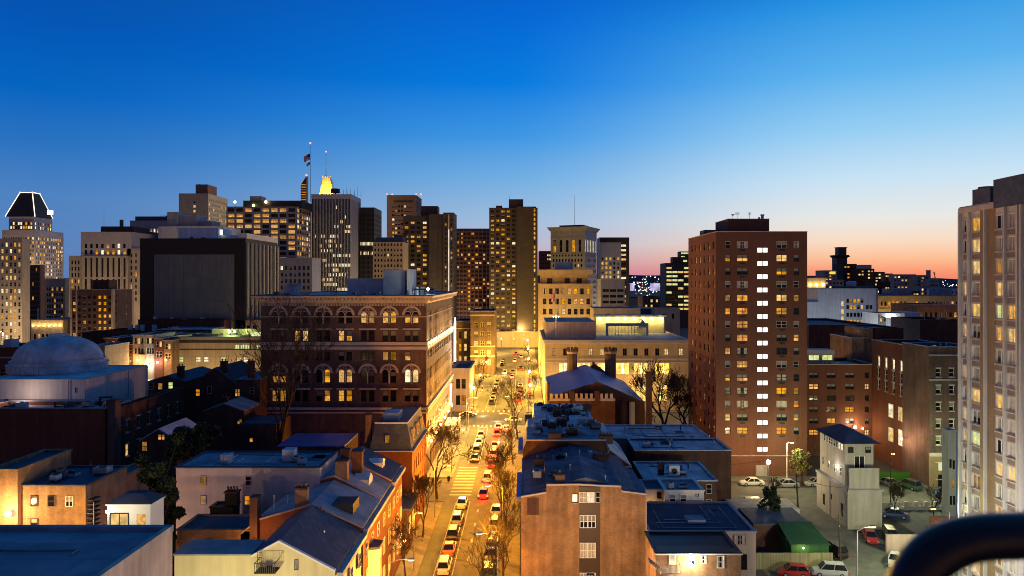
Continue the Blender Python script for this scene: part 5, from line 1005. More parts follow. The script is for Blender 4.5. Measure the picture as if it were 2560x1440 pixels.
r2 = lrow('row house with a cut in roof terrace and cream bay left of the street', 76.6, 86, 12.9, 15.4, 'brick_red', 'roof_blue', cop='brick_painted'); street_face(r2, 76.6, 86, 12.8, 3); chimney(r2, -24.6, 77.6, 14.4, 17.0, 1.3, .9, 'brick_orange', 3); wbox(r2, 'dormer', 'black_metal', (-21.6, -19.2, 78.5, 81.5, 13.2, 14.9)); vents(r2, [(-27, 80, 14.2, 1.3), (-26, 83, 14.2, 1.3)])
m = MB(); m.prism([(FX, 79, 5), (FX + 1.1, 79.4, 5), (FX + 1.1, 81, 5), (FX, 81.4, 5)], (0, 0, 4.6), 'white_paint'); m.prism([(FX, 78.8, 9.62), (FX + 1.3, 79.2, 9.62), (FX + 1.3, 81.2, 9.62), (FX, 81.6, 9.62)], (0, 0, .3), 'roof_slate'); part(r2, 'oriel_bay', m); stick(r2, 'E', FX + 1.1, [(80.2, 6, .8, 2.4, 'sash', 'd', 'white_paint')])
r3 = lrow('row house with a white cheeked dormer between two big chimneys', 86.1, 93, 12.9, 15.9, 'brick_red', 'roof_blue', cop='brick_painted'); street_face(r3, 86.1, 93, 12.8, 2); chimney(r3, -22.6, 87, 14.7, 17.6, 1.5, 1, 'brick_orange', 0); chimney(r3, -21.4, 90, 14.7, 18, 1.3, 1, 'brick_dark', 0); m = MB(); m.prism([(-19.6, 88.6, 13.5), (-19.6, 90.6, 13.5), (-19.6, 90.6, 14.8), (-19.6, 89.6, 15.5), (-19.6, 88.6, 14.8)], (-2, 0, 0), 'white_paint'); part(r3, 'dormer', m); vents(r3, [(-26, 88, 15, 1)])
r4 = lrow('last row house before the alley with a plain blue roof', 93.1, 101, 13.3, 16, 'brick_red', 'roof_slate', cop='brick_painted'); street_face(r4, 93.1, 101, 13.2, 3); chimney(r4, -24, 94.4, 15, 17.2, 1.2, .9, 'brick_dark', 0); m = MB(); m.prism([(-19.4, 96, 13.9), (-19.4, 97.6, 13.9), (-19.4, 97.6, 15), (-19.4, 96.8, 15.5), (-19.4, 96, 15)], (-2, 0, 0), 'white_paint'); part(r4, 'dormer', m)
for rr, yy in ((r2, 84), (r4, 99)): 
    o = MB(); o.sphere((FX + .7, yy, 3.2), .18, 'lamp_warm', 5); o.tube([(FX, yy, 3.4), (FX + .7, yy, 3.35)], .04, 'iron', 4); part(rr, 'door_lamp', o); lamp(rr, (FX + 1.1 - rr.location.x, yy - rr.location.y, 3.1), 400, (1, .65, .2), .1)
# mansard corner house
x0, x1, z = X(930, 112), FX, Z(1135, 112)
r = bldg('mansard_house', 'dark brick corner house with a mansard roof and white roof rail above the alley', 'row house', x0, x1, 110, 15.5, 13.2, 'brick_red', par=0, E=grid(15.5, 6, 1.1, [2, 5.6, 9.2], 2.1, st='sash', p=.15, dark='.bq', frame='white_paint'), near=True, cop='stone_trim', copd=.4)
m = MB(); m.frustum((x0, x1, 110, 125.5), 13.37, (x0 + .8, x1 - .9, 110.8, 124.8), 17.4, 'roof_slate'); part(r, 'mansard_roof', m)
m = MB(); m.box(x0 + .7, x1 - .8, 110.7, 110.85, 17.4, 17.6, 'white_paint'); m.box(x1 - .95, x1 - .8, 110.85, 124.8, 17.4, 17.6, 'stone_trim'); part(r, 'roof_edge', m)
for i in range(3): m = MB(); yy = 112.5 + i * 4.6; m.box(x1 - .55, x1 - .2, yy, yy + 1.5, 14, 16.2, 'brick_painted'); part(r, 'dormer', m); stick(r, 'E', x1 - .2, [(yy + .75, 14.3, 1, 1.6, 'sash', '.', 'stone_trim')])
stick(r, 'S', 110.1, [(X(968, 110), 14.4, .8, 1.4, 'sash', 'd', 'iron')]); wbox(r, 'roof_house', 'duct', (x0 + 1.5, x0 + 4, 113, 117, 17.4, 18.6)); chimney(r, x0 - .5, 112, 0, 18.6, .9, 1.2, 'brick_orange', 0)
wbox(r, 'side_wing', 'brick_dark', (FX - 3, FX + .6, 102, 109.9, 0, 6.5)); wbox(r, 'side_wing_roof', 'roof_slate', (FX - 3.1, FX + 1.2, 101.9, 109.95, 6.52, 6.8))
stick(r, 'E', FX + .6, [(104, 2.6, 1.4, 2.4, 'sash2', 'k', 'white_paint'), (107, 2.6, 1.4, 2.4, 'sash2', 'd', 'white_paint')])
# pinkish rendered house and low brick yard buildings
x0, x1, z = pxb(440, 800, 1170, 86)
r = bldg('rendered_house', 'long pinkish rendered house with small windows and a pale blue roof', 'house', x0, x1, 86, 8, z, 'pink_render', roof='roof_blue', par=.1, cop='roof_dark'); stick(r, 'S', 85.98, [(X(u, 86), Z(vb, 86), .75, 1.15, 'sash', s, 'stone_trim') for u, vb, s in ((508, 1213, 'd'), (621, 1213, '.'), (508, 1262, 'd'), (619, 1262, 'o'), (509, 1322, '.'))])
wbox(r, 'roof_box', 'roof_pale', (X(551, 88), X(572, 88), 88, 89.4, z, z + 1.1)); wbox(r, 'roof_box', 'roof_pale', (X(712, 90), X(740, 90), 89, 90.5, z, z + 1.5)); clutter(r, X(650, 90), X(780, 90), 87.5, 92, z - .1, 4, 5)
wbox(r, 'base', 'brick_dark', (x0, x1, 85.9, 85.99, 0, Z(1336, 86)))
x0, x1, z = pxb(525, 600, 1270, 82); r = bldg('dark_stepped_wall', 'black stepped brick wall with a small chimney before the pinkish house', 'wall', x0, X(582, 82), 82, 2, z, 'black_metal', par=0, cop='black_metal'); chimney(r, X(573, 82), 82.9, z, Z(1236, 82), 1.4, 1.0, 'black_metal', 4)
m = MB(); m.box(X(624, 76), X(643, 76), 76, 77, 0, Z(1245, 76), 'brick_dark'); m.box(X(623, 76), X(644, 76), 75.9, 77.1, Z(1245, 76) + .003, Z(1243, 76), 'brick_dark'); tag(link('chimney_stack', m.mesh('chimney_stack')), 'black square chimney standing alone in front of the pinkish house', 'chimney')
x0, x1, z = pxb(436, 620, 1332, 76); r = bldg('low_brick_yard_house', 'low brick yard wall glowing orange above the yellow house roof', 'outbuilding', x0, x1, 76.6, 5, z, 'brick_orange', par=0); wbox(r, 'hatch', 'roof_blue', (X(500, 75), X(520, 75), 76, 76.59, z - 2.2, z - .8))
m = MB(); m.sphere((X(600, 72), 74.5, 12.2), .12, 'lit_orange', 5); m.tube([(X(600, 72), 76.6, 12.2), (X(600, 72), 74.5, 12.2)], .03, 'iron', 4); part(r, 'yard_lamp', m); lamp(r, (X(600, 72) - r.location.x, -2.5, 12.6), 330, (1, .45, .12), .15)
# big flat roof at the bottom left
xe = -1.44 * 15; m = MB()
r = thing('flat_roof_block', 'big flat membrane roof with a pale end wall filling the lower left corner', 'building', (-40, 20, 0))
m = MB(); m.box(-75, xe, 10, 43, 0, 24.6, 'stone_pale'); part(r, 'wall', m); m = MB(); m.box(-74.7, xe - .3, 10, 42.7, 24.6, 24.72, 'membrane'); part(r, 'roof', m)
m = MB(); m.box(-75, xe + .05, 42.65, 43.05, 24.61, 25, 'roof_blue'); m.box(xe - .28, xe + .06, 10, 42.64, 24.61, 25, 'stone_pale'); part(r, 'parapet', m)
m = MB(); m.cyl(X(182, 33), 33, 24.72, 25.3, .05, 'stone_trim', 6); part(r, 'vent_pipe', m)

# ------------------------------------------------------------------ domed hall and its neighbours
x0, x1, z = pxb(-60, 285, 1022, 111)
r = bldg('brown_brick_hall', 'huge blank brown brick wall below the white domed hall', 'building', x0, X(262, 111), 111, 7, z, 'brick_red', roof='roof_blue', par=.6, cop='roof_blue'); clutter(r, x0 + 2, X(250, 111), 111.6, 113, z - .3, 14, 51)
chimney(r, X(276, 111), 112, 0, Z(1004, 111), 1.3, 1.6, 'brick_brown', 0)
x2 = X(285, 112); r = bldg('brick_side_terrace', 'dark narrow terrace with warm lit sash windows right of the blank brown wall', 'row house', X(262, 112), x2, 113.1, 22, Z(1022, 113), 'brick_dark', par=.2, roof='roof_blue', E=grid(22, 6, 1.0, [3, 7, 11, 15], 2.0, st='sash', pat=['.y.d..', 'o.d...', 'k.k.b.', 'b..b..'], frame='stone_trim', sill='stone_trim'), near=True)
x0, x1 = X(-40, 120), X(213, 120); z = Z(950, 120)
r = bldg('domed_hall', 'white domed hall with a ribbed round roof in dusk blue light', 'hall', x0, x1, 120, 20, z, 'white_wall', roof='roof_pale', par=.05, cop='stone_trim')
cx = X(147, 134); zb = z; m = MB(); Rr = 8.2; prof = [(Rr, zb), (Rr, zb + 1.2), (Rr * 1.02, zb + 1.25), (Rr * 1.02, zb + 1.35), (Rr * .95, zb + 1.4), (Rr * .94, zb + 1.9), (Rr * .96, zb + 1.95), (Rr * .96, zb + 2.05), (Rr * .89, zb + 2.1), (Rr * .88, zb + 2.5), (Rr * .9, zb + 2.52), (Rr * .9, zb + 2.6)]
for i in range(1, 9): t = i / 8 * math.pi / 2 * .86; prof.append((Rr * .87 * math.cos(t), zb + 2.62 + 3.9 * math.sin(t)))
prof += [(Rr * .2, zb + 6.6), (Rr * .19, zb + 6.9), (.01, zb + 7.0)]
m.lathe(cx, 134, prof, 'roof_pale', 40); part(r, 'dome', m, False)
m = MB(); m.cyl(X(95, 128), 128, zb + 5, zb + 12, .06, 'stone_trim', 6); part(r, 'flagstaff', m)
for u in (171, 213, 322): m = MB(); m.cyl(X(u, 119.8) if u < 300 else x1 + .1, 119.8 if u < 300 else 133, z - 5, z - .1, .07, 'grey_paint', 6); part(r, 'downpipe', m)
wbox(r, 'lower_roof', 'roof_blue', (x0, x1 + 3, 118.1, 119.9, 0, Z(1000, 119))); stick(r, 'S', 119.98, [(X(190, 120), Z(982, 120), .3, .9, 'sash', '.', 'white_paint')])

lamp(r, (X(20, 114) - r.location.x, -3.5, z - 2.2), 420, (1, .66, .5), .5); m = MB(); m.box(X(20, 117) - .3, X(20, 117) + .3, 116.6, 116.9, z - 3, z - 2.7, 'iron'); part(r, 'added_wall_light', m)  # lamp and box added to brighten the white front wall
m = MB(); a = X(250, 117); m.tube([(a, 117, z - 4.4), (a, 117, z - 2.5), (a + 2, 117, z - 2.4), (a + 2, 117, z - 4)], .2, 'iron', 6); tag(link('roof_duct', m.mesh('roof_duct')), 'black bent roof duct in front of the white hall wall', 'duct')

def victorian(label, ua, ub, vt, Y, D, wins, roof='roof_slate', wall='brick_dark', gable=0, chim=()):
    a, b, z = pxb(ua, ub, vt, Y); z2 = z + gable
    pr = [(a, z), ((a + b) / 2, z2), (b, z)] if gable else [(a, z), (b, z)]
    r = profile('terrace_house', label, pr, Y, Y + D, wall, roof, 'house', cop=None)
    stick(r, 'S', Y - .02, [(X(u, Y), Z(v, Y), w, h, st, s, 'stone_trim' if s == '.' else 'iron') for u, v, w, h, st, s in wins])
    for (u, v) in chim: chimney(r, X(u, Y + 2), Y + 2, z - .2, Z(v, Y + 2), 1.2, .8, 'brick_dark', 2)
    return r
victorian('dark terrace house with two tall bright doors of light under a sloping roof', 366, 462, 956, 142, 16, [(378, 974, 1, 1.4, 'sash', '.'), (401, 974, 1, 1.4, 'sash', 'd'), (427, 972, 1, 1.4, 'sash', 'g'), (378, 1014, 1, 2, 'sash', '.'), (427, 1014, 1, 2, 'sash', '.'), (386, 1062, .9, 2.3, 'grid', 'w'), (400, 1062, .6, 2.3, 'grid', 'k'), (434, 1056, .9, 2.2, 'sash', 'o')], chim=((452, 918),), gable=1.2)
victorian('wide dark house with a steep slate roof left of the palazzo block', 480, 588, 962, 140, 14, [(495, 990, .9, 1.4, 'sash', 'o'), (524, 984, .9, 1.5, 'sash', '.')], gable=3.2, chim=((560, 905),))
victorian('dark house with one bright gridded yellow window beside the palazzo block', 588, 650, 950, 139, 14, [(594, 991, 1.0, 1.5, 'grid', 'y'), (630, 985, .9, 1.4, 'sash', '.')], roof='roof_blue', chim=((628, 905),))
victorian('low dark house with a blue lean to roof in the shadowed yard', 505, 610, 1030, 128, 8, [(513, 1080, .8, 1.1, 'sash', 'y'), (536, 1078, .5, .5, 'plain', 'd')], roof='roof_blue', gable=1.4, chim=((562, 995),))
victorian('small dark outbuilding with an orange round lamp near the palazzo block base', 600, 690, 1062, 126, 8, [(628, 1104, .5, .6, 'plain', 'o'), (597, 1060, .4, .5, 'plain', 'd'), (602, 1056, .4, .5, 'plain', 'd')], wall='brick_dark')
victorian('shadowed yard building with a faint violet roof below the palazzo block', 690, 860, 1118, 118, 10, [(722, 1140, .8, 1.2, 'sash', '.')], roof='roof_metal')
victorian('low yard house with a bright blue roof and glowing orange attic window', 345, 442, 1105, 106, 9, [(404, 1100, 1.1, .9, 'slide', 'o'), (362, 1128, .9, 1.5, 'sash', 'd')], roof='roof_pale', gable=1.8, wall='brick_dark')
# left foreground houses behind the flat roof
x0, x1, z = pxb(-30, 44, 1176, 76)
r = bldg('tan_brick_house', 'tan brick wall with a blazing white wall lamp at the left border', 'house', x0, x1, 76, 9, z, 'brick_orange', roof='roof_dark', par=.2); m = MB(); m.sphere((X(15, 75), 75.3, Z(1285, 75.3)), .3, 'lamp_white', 8); m.tube([(X(15, 75), 76, Z(1285, 75.3)), (X(15, 75), 75.3, Z(1285, 75.3))], .05, 'iron', 4); part(r, 'wall_lamp', m); lamp(r, (X(15, 75) - r.location.x, -2, Z(1284, 75)), 2600, (1, .62, .22), .2)
x0, x1, z = pxb(46, 214, 1215, 76.6)
r = bldg('tan_brick_house', 'tan brick house with three upper windows lit from below in orange light', 'house', x0, x1, 76.6, 8, z, 'brick_orange', roof='roof_slate', par=.05, cop='roof_slate'); stick(r, 'S', 76.58, [(X(u, 76.6), Z(1266, 76.6), .8, 1.2, st, s, f) for u, st, s, f in ((86, 'sash', '.', 'brick_brown'), (129, 'sash', '.', 'brick_brown'), (174, 'sash2', 'b', 'white_paint'))] + [(X(86, 76.6), Z(1318, 76.6), .8, 1, 'sash', 'b', 'brick_brown')])
clutter(r, x0 + 1, x1 - 1, 78, 83, z, 8, 44); lamp(r, (3, -4, z - 3.2), 1500, (1, .55, .15), .2)
m = MB()
for i in range(7): m.box(X(218, 75), X(233, 75), 75 - .02, 76.4, Z(1250 + i * 11, 75), Z(1251.5 + i * 11, 75), 'iron')
m.tube([(X(233, 75), 75, 8), (X(234, 75), 75, Z(1255, 75))], .06, 'stone_pale', 5); m.tube([(X(217, 75), 75, 8), (X(217, 75), 75, Z(1230, 75))], .04, 'iron', 5); tag(link('fire_escape', m.mesh('fire_escape')), 'iron fire escape on the right corner of the tan brick house', 'fire escape')
x0, x1, z = pxb(216, 262, 1216, 82); r = bldg('tan_rear_wing', 'tan rear wing with a bright narrow window behind the fire escape', 'house', x0, x1, 82, 10, z, 'brick_orange', roof='roof_dark', par=.05); stick(r, 'S', 81.98, [(X(222, 82), Z(1280, 82), .5, 1.8, 'sash', 'k', 'white_paint')])
x0, x1, z = pxb(268, 376, 1264, 70)
r = bldg('white_garden_pavilion', 'small white pavilion with glowing glass doors and a dark hip roof', 'house', x0, x1, 70, 2.6, z, 'white_paint', roof='roof_dark', par=0); m = MB(); m.frustum((x0 - .15, x1 + .15, 69.85, 72.8), z + .17, (x0 + 1.2, x1 - 1.2, 70.9, 72), z + .95, 'roof_dark'); part(r, 'hip_roof', m)
stick(r, 'S', 69.98, [(X(299, 70), Z(1318, 70), 1.9, 1.45, 'band', 'k', 'iron'), (X(353, 70), Z(1318, 70), .9, 1.3, 'plain', 'c', 'iron')]); m = MB(); m.sphere((X(267, 69.6), 69.6, Z(1279, 69.6)), .14, 'lamp_white', 6); part(r, 'wall_lamp', m); lamp(r, (X(280, 68) - r.location.x, -2.5, z - .6), 260, (1, .85, .6), .1)
m = MB(); m.cyl(X(92, 74), 74, 0, .1, 1, 'ground')
# beige office with green lit yard
x0, x1, z = pxb(427, 652, 843, 215)
r = bldg('beige_panel_office', 'low beige panelled office with dark roof band and pale green lit windows', 'building', x0, x1, 215, 26, z, 'stone_warm', par=.5, cop='bronze', copd=.25, S=join(grid(10, 0, 1.35, [Z(873, 215)], 1.45, a0=[X(u, 215) - x0 for u in (587, 600, 612, 640)], pat=['gggg'], st='band'), grid(10, 0, 1.5, [Z(905, 215)], 1.5, a0=[X(u, 215) - x0 for u in (446, 489, 509, 552, 591, 608, 641)], pat=['gwwgkww'], st='sash')))
wbox(r, 'dark_band', 'bronze', (x0 - .1, x1, 214.9, 214.99, Z(857, 215), Z(850, 215))); wbox(r, 'dark_band', 'bronze', (x0 - .05, x1, 214.95, 214.99, Z(875, 215), Z(872, 215)))
wbox(r, 'roof_wall', 'cream_paint', (X(540, 235), X(652, 235), 232, 232.4, z - .5, Z(822, 232)))
for u in (574, 586): m = MB(); m.sphere((X(u, 228), 228, Z(829, 228)), .45, 'lamp_green', 6); m.cyl(X(u, 228), 228, z - .5, Z(829, 228), .06, 'iron', 5); part(r, 'yard_light', m); lamp(r, (X(u, 228) - r.location.x, 12, Z(828, 228)), 1300, (.85, 1, .3), .3)
wbox(r, 'lit_roof_house', 'lit_green', (X(628, 225), X(652, 225), 225, 229, z - .5, Z(832, 225)))
x0, x1, z = pxb(590, 652, 800, 262)
bldg('cream_corner_house', 'small cream building with red windows and a green cornice behind the beige office', 'building', x0, x1, 262, 12, z, 'stone_beige', S=grid(x1 - x0, 3, 1.5, [z - 5], 3, p=0, dark='.', frame='brick_red', st='sash'), cop='green_sheet', copd=.4)
x0, x1, z = pxb(345, 560, 800, 255); r = bldg('maroon_hall', 'long dark maroon hall below the blank grey panel wall', 'building', x0, x1, 255, 6, z, 'brick_dark', par=.2, cop='black_metal'); clutter(r, x0 + 3, x1 - 3, 256, 260, z, 5, 61)
x0, x1, z = pxb(395, 525, 824, 240); r = bldg('blue_roof_hall', 'dark hall with a bright blue flat roof strip near the lit terrace', 'building', x0, x1, 240, 12, z, 'brick_dark', roof='roof_pale', par=.1, cop='roof_pale'); clutter(r, x0, x0 + 6, 241, 247, z, 4, 62)
x0, x1, z = pxb(428, 545, 836, 228); r = bldg('low_maroon_store', 'low maroon store with stepped blue roof edges behind the beige office', 'building', x0, x1, 228, 8, z, 'brick_dark', roof='roof_blue', par=.1, cop='roof_blue')
# lit terrace of shop houses on the far left street
tr = [(262, 292, 846, 'brick_red', 'narrow shop house with one bright arched window at the left end of the lit terrace', 'k', 2), (292, 332, 862, 'brick_red', 'low red shop house with three white framed windows in the lit terrace', '.', 3), (332, 362, 838, 'stone_beige', 'tall beige shop house with iron balcony in the lit terrace', '.', 3), (362, 386, 838, 'stone_pale', 'pale ornate shop house with blazing white ground floor lamps in the lit terrace', '.', 3), (386, 408, 846, 'brick_red', 'red shop house with white dormers near the right end of the lit terrace', '.', 2), (408, 428, 852, 'brick_orange', 'orange brick shop house closing the lit terrace beside the beige office', 'd', 2)]
for i, (ua, ub, vt, mt, lb, s, n) in enumerate(tr):
    a, b, zz = pxb(ua, ub, vt, 210); r = bldg('shop_house', lb, 'shop', a, b - .05, 210 + (i % 2) * .3, 12, zz, mt, S=grid(b - a, n, .75, [zz - 2.6, zz - 5.6], 1.7, p=.12, lit='k', dark='.', st='sash', frame='white_paint', mar=.3), cop='stone_trim', copd=.35)
    m = MB(); zl = Z(912 - (i % 3) * 6, 209); m.sphere(((a + b) / 2, 209.2, zl), .28, 'lamp_white' if i in (3, 4) else 'lamp_warm', 5); m.tube([((a + b) / 2, 210, zl + .3), ((a + b) / 2, 209.2, zl + .3)], .05, 'iron', 4); part(r, 'wall_lamp', m); lamp(r, (0, -1.8, zl), 420 if i in (3, 4) else 420, (1, .95, .8) if i in (3, 4) else (1, .5, .12), .2)
    stick(r, 'S', 209.97 + (i % 2) * .3, [((a + b) / 2, .4 + 7.5, 1.8, 2.6, 'band', 'ckkwyc'[i], 'iron')], True)
m = MB(); m.box(X(342, 209), X(362, 209), 208.8, 210, Z(886, 209), Z(885, 209), 'iron'); tag(link('iron_balcony', m.mesh('balcony')), 'thin dark balcony shelf on the tall beige shop house', 'balcony')
x0, x1, z = pxb(-30, 62, 868, 190); r = bldg('left_brick_school', 'red brick block with a pale cornice behind the dome at the left border', 'building', x0, x1, 190, 12, z, 'brick_red', S=grid(x1 - x0, 4, 1.4, [z - 8], 2.2, st='sash', p=0, dark='.', frame='stone_trim'), cop='stone_trim', copd=.3, roof='roof_dark'); wbox(r, 'roof_tank', 'duct', (X(8, 192), X(28, 192), 192, 195, z - .7, z + 1.9)); wbox(r, 'string_course', 'stone_trim', (x0, x1, 189.8, 189.99, z - 3, z - 2.6))
x0, x1, z = pxb(215, 262, 866, 195); bldg('dark_gable_hall', 'dark hall roof sloping down between dome and lit terrace', 'building', x0, x1, 195, 12, z, 'stone_warm', roof='roof_dark', cop='stone_trim')
x0, x1, z = pxb(205, 262, 832, 260); bldg('dark_blue_block', 'low dark block under the corner pier hotel', 'building', x0, x1, 260, 10, z, 'brick_dark')
x0, x1, z = pxb(262, 345, 826, 245); r = bldg('dark_tank_block', 'dark block carrying round roof tanks behind the lit terrace', 'building', x0, x1, 245, 10, z, 'brick_dark')
for u in (326, 344, 356, 386): m = MB(); m.cyl(X(u, 247), 247, Z(828, 247), Z(812, 247), .8, 'duct', 12); part(r, 'roof_tank', m)
x0, x1, z = pxb(695, 780, 645, 470); bldg('classical_block', 'old grey building with carved windows at the foot of the broad office', 'building', x0, x1, 470, 20, z, 'stone_grey', S=grid(x1 - x0, 7, 1.5, rows(z - 30, 4.4, 6), 2.6, p=.08, lit='w', dark='.b', seed=9), cop='stone_trim', copd=.7)
# buildings closing the street on its left
x0, x1, z = pxb(1133, 1168, 916, 214); 
r = bldg('corner_shop', 'low brick corner shop with stone cornice at the crossing', 'shop', -22, -16.6, 214, 20, Z(922, 214), 'brick_painted', cop='stone_trim', copd=.4, E=grid(20, 5, 1.3, [2, 7], 3, st='sash', p=.2, lit='k', dark='.', frame='stone_trim'), S=grid(5.4, 2, 1.3, [2, 7], 3, st='sash', p=.2, dark='.'), near=True)
x0, x1, z = pxb(1176, 1236, 778, 300)
r = bldg('tan_apartment_house', 'tan brick apartment house with pale bands and cornice beside the street trees', 'building', x0, x1, 300, 25, z, 'brick_brown', S=grid(x1 - x0, 3, 1.7, rows(4, 4, 5), 2.2, pat=['kgk', 'b.b', 'k.b', 'b..', '..b'], st='sash2', frame='stone_trim'), cop='stone_trim', copd=.8, E=grid(25, 5, 1.3, rows(4, 4, 5), 2.2, st='sash', p=.2, lit='k', dark='.')); wbox(r, 'string_course', 'stone_warm', (x0 - .2, x1 + .2, 299.6, 299.98, 7.4, 8.1), (x0 - .2, x1 + .2, 299.6, 299.98, z - 2, z - 1.4), (x0 - .2, x1 + .2, 299.6, 299.98, 11.8, 12.2)); clutter(r, x0 + 1, x1 - 1, 302, 315, z - .7, 6, 3)
x0, x1, z = pxb(1138, 1176, 803, 305); r = bldg('brown_side_house', 'brown brick house with tall narrow windows left of the tan apartment house', 'building', x0, x1, 305, 20, z, 'brick_brown', S=grid(x1 - x0, 2, 1.2, rows(4, 5.4, 3), 3.2, pat=['kk', 'yk', '.k'], st='sash'), cop='stone_trim', copd=.6)
wbox(r, 'string_course', 'stone_trim', (x0, x1, 304.7, 304.98, z - 3.4, z - 3)); bldg('red_shop', 'low shop with a thin red lit roof edge behind the corner shop', 'shop', X(1128, 245), X(1180, 245), 245, 8, Z(911, 245), 'brick_dark', cop='lit_orange', S=grid(6, 2, 1.5, [3], 2, lit='y', p=1))

# ------------------------------------------------------------------ right midground
x0, x1, z = pxb(2018, 2190, 912, 160)
r = bldg('brick_low_wing', 'six storey brick wing with double windows right of the red brick tower', 'apartment building', x0, x1, 160, 14, z, 'brick_tower', near=True, cop='stone_trim', copd=.05, roof='roof_pale', S=join(grid(x1 - x0, 0, 2.1, [Z(945 + i * 28.6, 160) for i in range(6)], 1.25, a0=[X(u, 160) - x0 for u in (2023, 2067, 2113)], st='sash2', pat=['dkb', 'qyb', '..y', 'byo', 'ybb', 'bbb'][::-1] and ['bbb', 'ybb', 'b..', 'bby', 'byb', 'yq.']), grid(x1 - x0, 0, 1.0, [Z(945 + i * 28.6, 160) for i in range(6)], 1.25, a0=[X(2162, 160) - x0], st='sash2', pat=['.', 'y', '.', '.', 'b', 'k'])))
wbox(r, 'roof_pavilion', 'stone_trim', (x0 - 1, X(2086, 164), 164, 168, z - .7, Z(875, 164)))
stick(r, 'S', 163.97, [(X(2034, 164), Z(901, 164), 2.5, 1.3, 'band', 'g', 'stone_trim'), (X(2068, 164), Z(901, 164), 2.5, 1.3, 'band', 'g', 'stone_trim')], True); clutter(r, x0 + 5, x1 - 1, 161, 164, z - .7, 4, 71)
m = MB(); yb2 = 159.97
for i in range(5): stick(r, 'S', 159.96, [(X(2197, 160), Z(955 + i * 35, 160), .95, 1.5, 'grid', 'y', 'iron')])
wbox(r, 'stair_slot', 'brick_dark', (x1 + .01, X(2206, 160), 160, 164, 0, Z(862, 160)))
m = MB(); m.sphere((X(2142, 158), 158.8, Z(1068, 158.8)), .35, 'lamp_white', 8); m.box(X(2142, 158) - .05, X(2142, 158) + .05, 158.8, 160, Z(1068, 158.8), Z(1068, 158.8) + .1, 'iron'); part(r, 'wall_lamp', m); lamp(r, (X(2142, 158) - r.location.x, -2.2, Z(1066, 158)), 900, (1, .68, .3), .2)
m = MB(); m.sphere((X(2165, 158), 159.5, Z(1073, 158.8)), .2, 'lamp_warm', 6); part(r, 'wall_lamp', m)
x0, x1, z = pxb(2132, 2206, 826, 170); r = bldg('blank_brick_stack', 'tall windowless brick block stepping up behind the six storey wing', 'building', x0, X(2176, 170), 170.5, 12, Z(846, 170), 'brick_orange', par=.1, cop='stone_trim'); wbox(r, 'upper_block', 'brick_orange', (X(2153, 171), X(2182, 171), 171, 180, 10, Z(822, 171))); 
r = bldg('dark_brick_core', 'dark brick core behind the blank brick stack', 'building', X(2183, 172), X(2262, 172), 172.6, 14, Z(822, 172), 'brick_dark', par=.3)
xw2 = X(2322, 136)
r = bldg('brick_corner_flats', 'big brick corner building with white trimmed sash windows and a blank side wall', 'building', xw2, X(2440, 136), 136, 9.5, Z(868, 136), 'brick_brown', near=True, par=.8, roof='roof_pale', cop='roof_blue', S=grid(11, 0, .95, [Z(942 + i * 42.5, 136) for i in range(7)], 1.6, a0=[X(2340, 136) - xw2, X(2373, 136) - xw2], st='sash', frame='white_paint', sill='stone_trim', pat=['..', 'b.', '.b', 'b.', 'b ', 'k ', '. ']), copd=.1); clutter(r, xw2 + 1, xw2 + 9, 138, 144, Z(868, 136) - .7, 7, 81)
wbox(r, 'string_course', 'stone_trim', (xw2, X(2440, 136), 135.85, 135.99, Z(951, 136), Z(948, 136)), (xw2, X(2440, 136), 135.7, 135.99, Z(889, 136), Z(886, 136)), (xw2, X(2440, 136), 135.6, 135.99, Z(1140, 136), Z(1131, 136)))
wbox(r, 'base', 'brick_tan', (xw2, X(2440, 136), 135.92, 135.985, 0, Z(1141, 136))); stick(r, 'S', 135.9, [(X(2351, 136), Z(1176, 136), .95, 1.6, 'sash2', 'g', 'white_paint'), (X(2351, 136), .1, 1.1, 2.3, 'sash', '.', 'iron')])
r2_ = bldg('brick_side_wing', 'brick wing with four tall bright windows along the side street', 'building', xw2 + .8, xw2 + 11, 145.7, 14, Z(868, 142), 'brick_red', near=True, Wf=dict(win=[(1.2 + i * 3.1, zz, 1.0 if zz > 12 else 1.5, 2.2, 'sash', s, 'white_paint') for j, (zz, ss) in enumerate(((Z(925, 150), 'wwww'), (Z(955, 150), '....'), (Z(985, 150), '.b..'))) for i, s in enumerate(ss)], rec=.15, sill='stone_trim'), cop='roof_blue')
stick(r2_, 'W', xw2 + .8, [(147.5, 10.4, 1.9, 3, 'sash2', 'k', 'white_paint'), (151.5, 10.4, 1.9, 3, 'sash2', 'w', 'white_paint'), (147.5, 5.2, 1.9, 3.4, 'sash2', 'w', 'white_paint'), (151.5, 5.2, 1.9, 3, 'sash2', 'k', 'white_paint')])
m = MB(); m.sphere((xw2 - 1.2, 143.5, 7.6), .22, 'lamp_warm', 6); m.tube([(xw2, 143.5, 7.8), (xw2 - 1.2, 143.5, 7.7)], .05, 'iron', 4); part(r, 'wall_lamp', m); lamp(r, (xw2 - 2.4 - r.location.x, 7.5, 7.4), 1100, (1, .62, .35), .2); lamp(r, (xw2 - 2.4 - r.location.x, 3, 9), 450, (1, .55, .3), .2)
m = MB(); m.box(xw2 - 7.5, xw2 - 1.5, 140, 140.12, .1, 1.7, 'green_board'); tag(link('site_hoarding', m.mesh('hoarding')), 'bright green hoarding at the foot of the tall blank brick wall', 'fence')
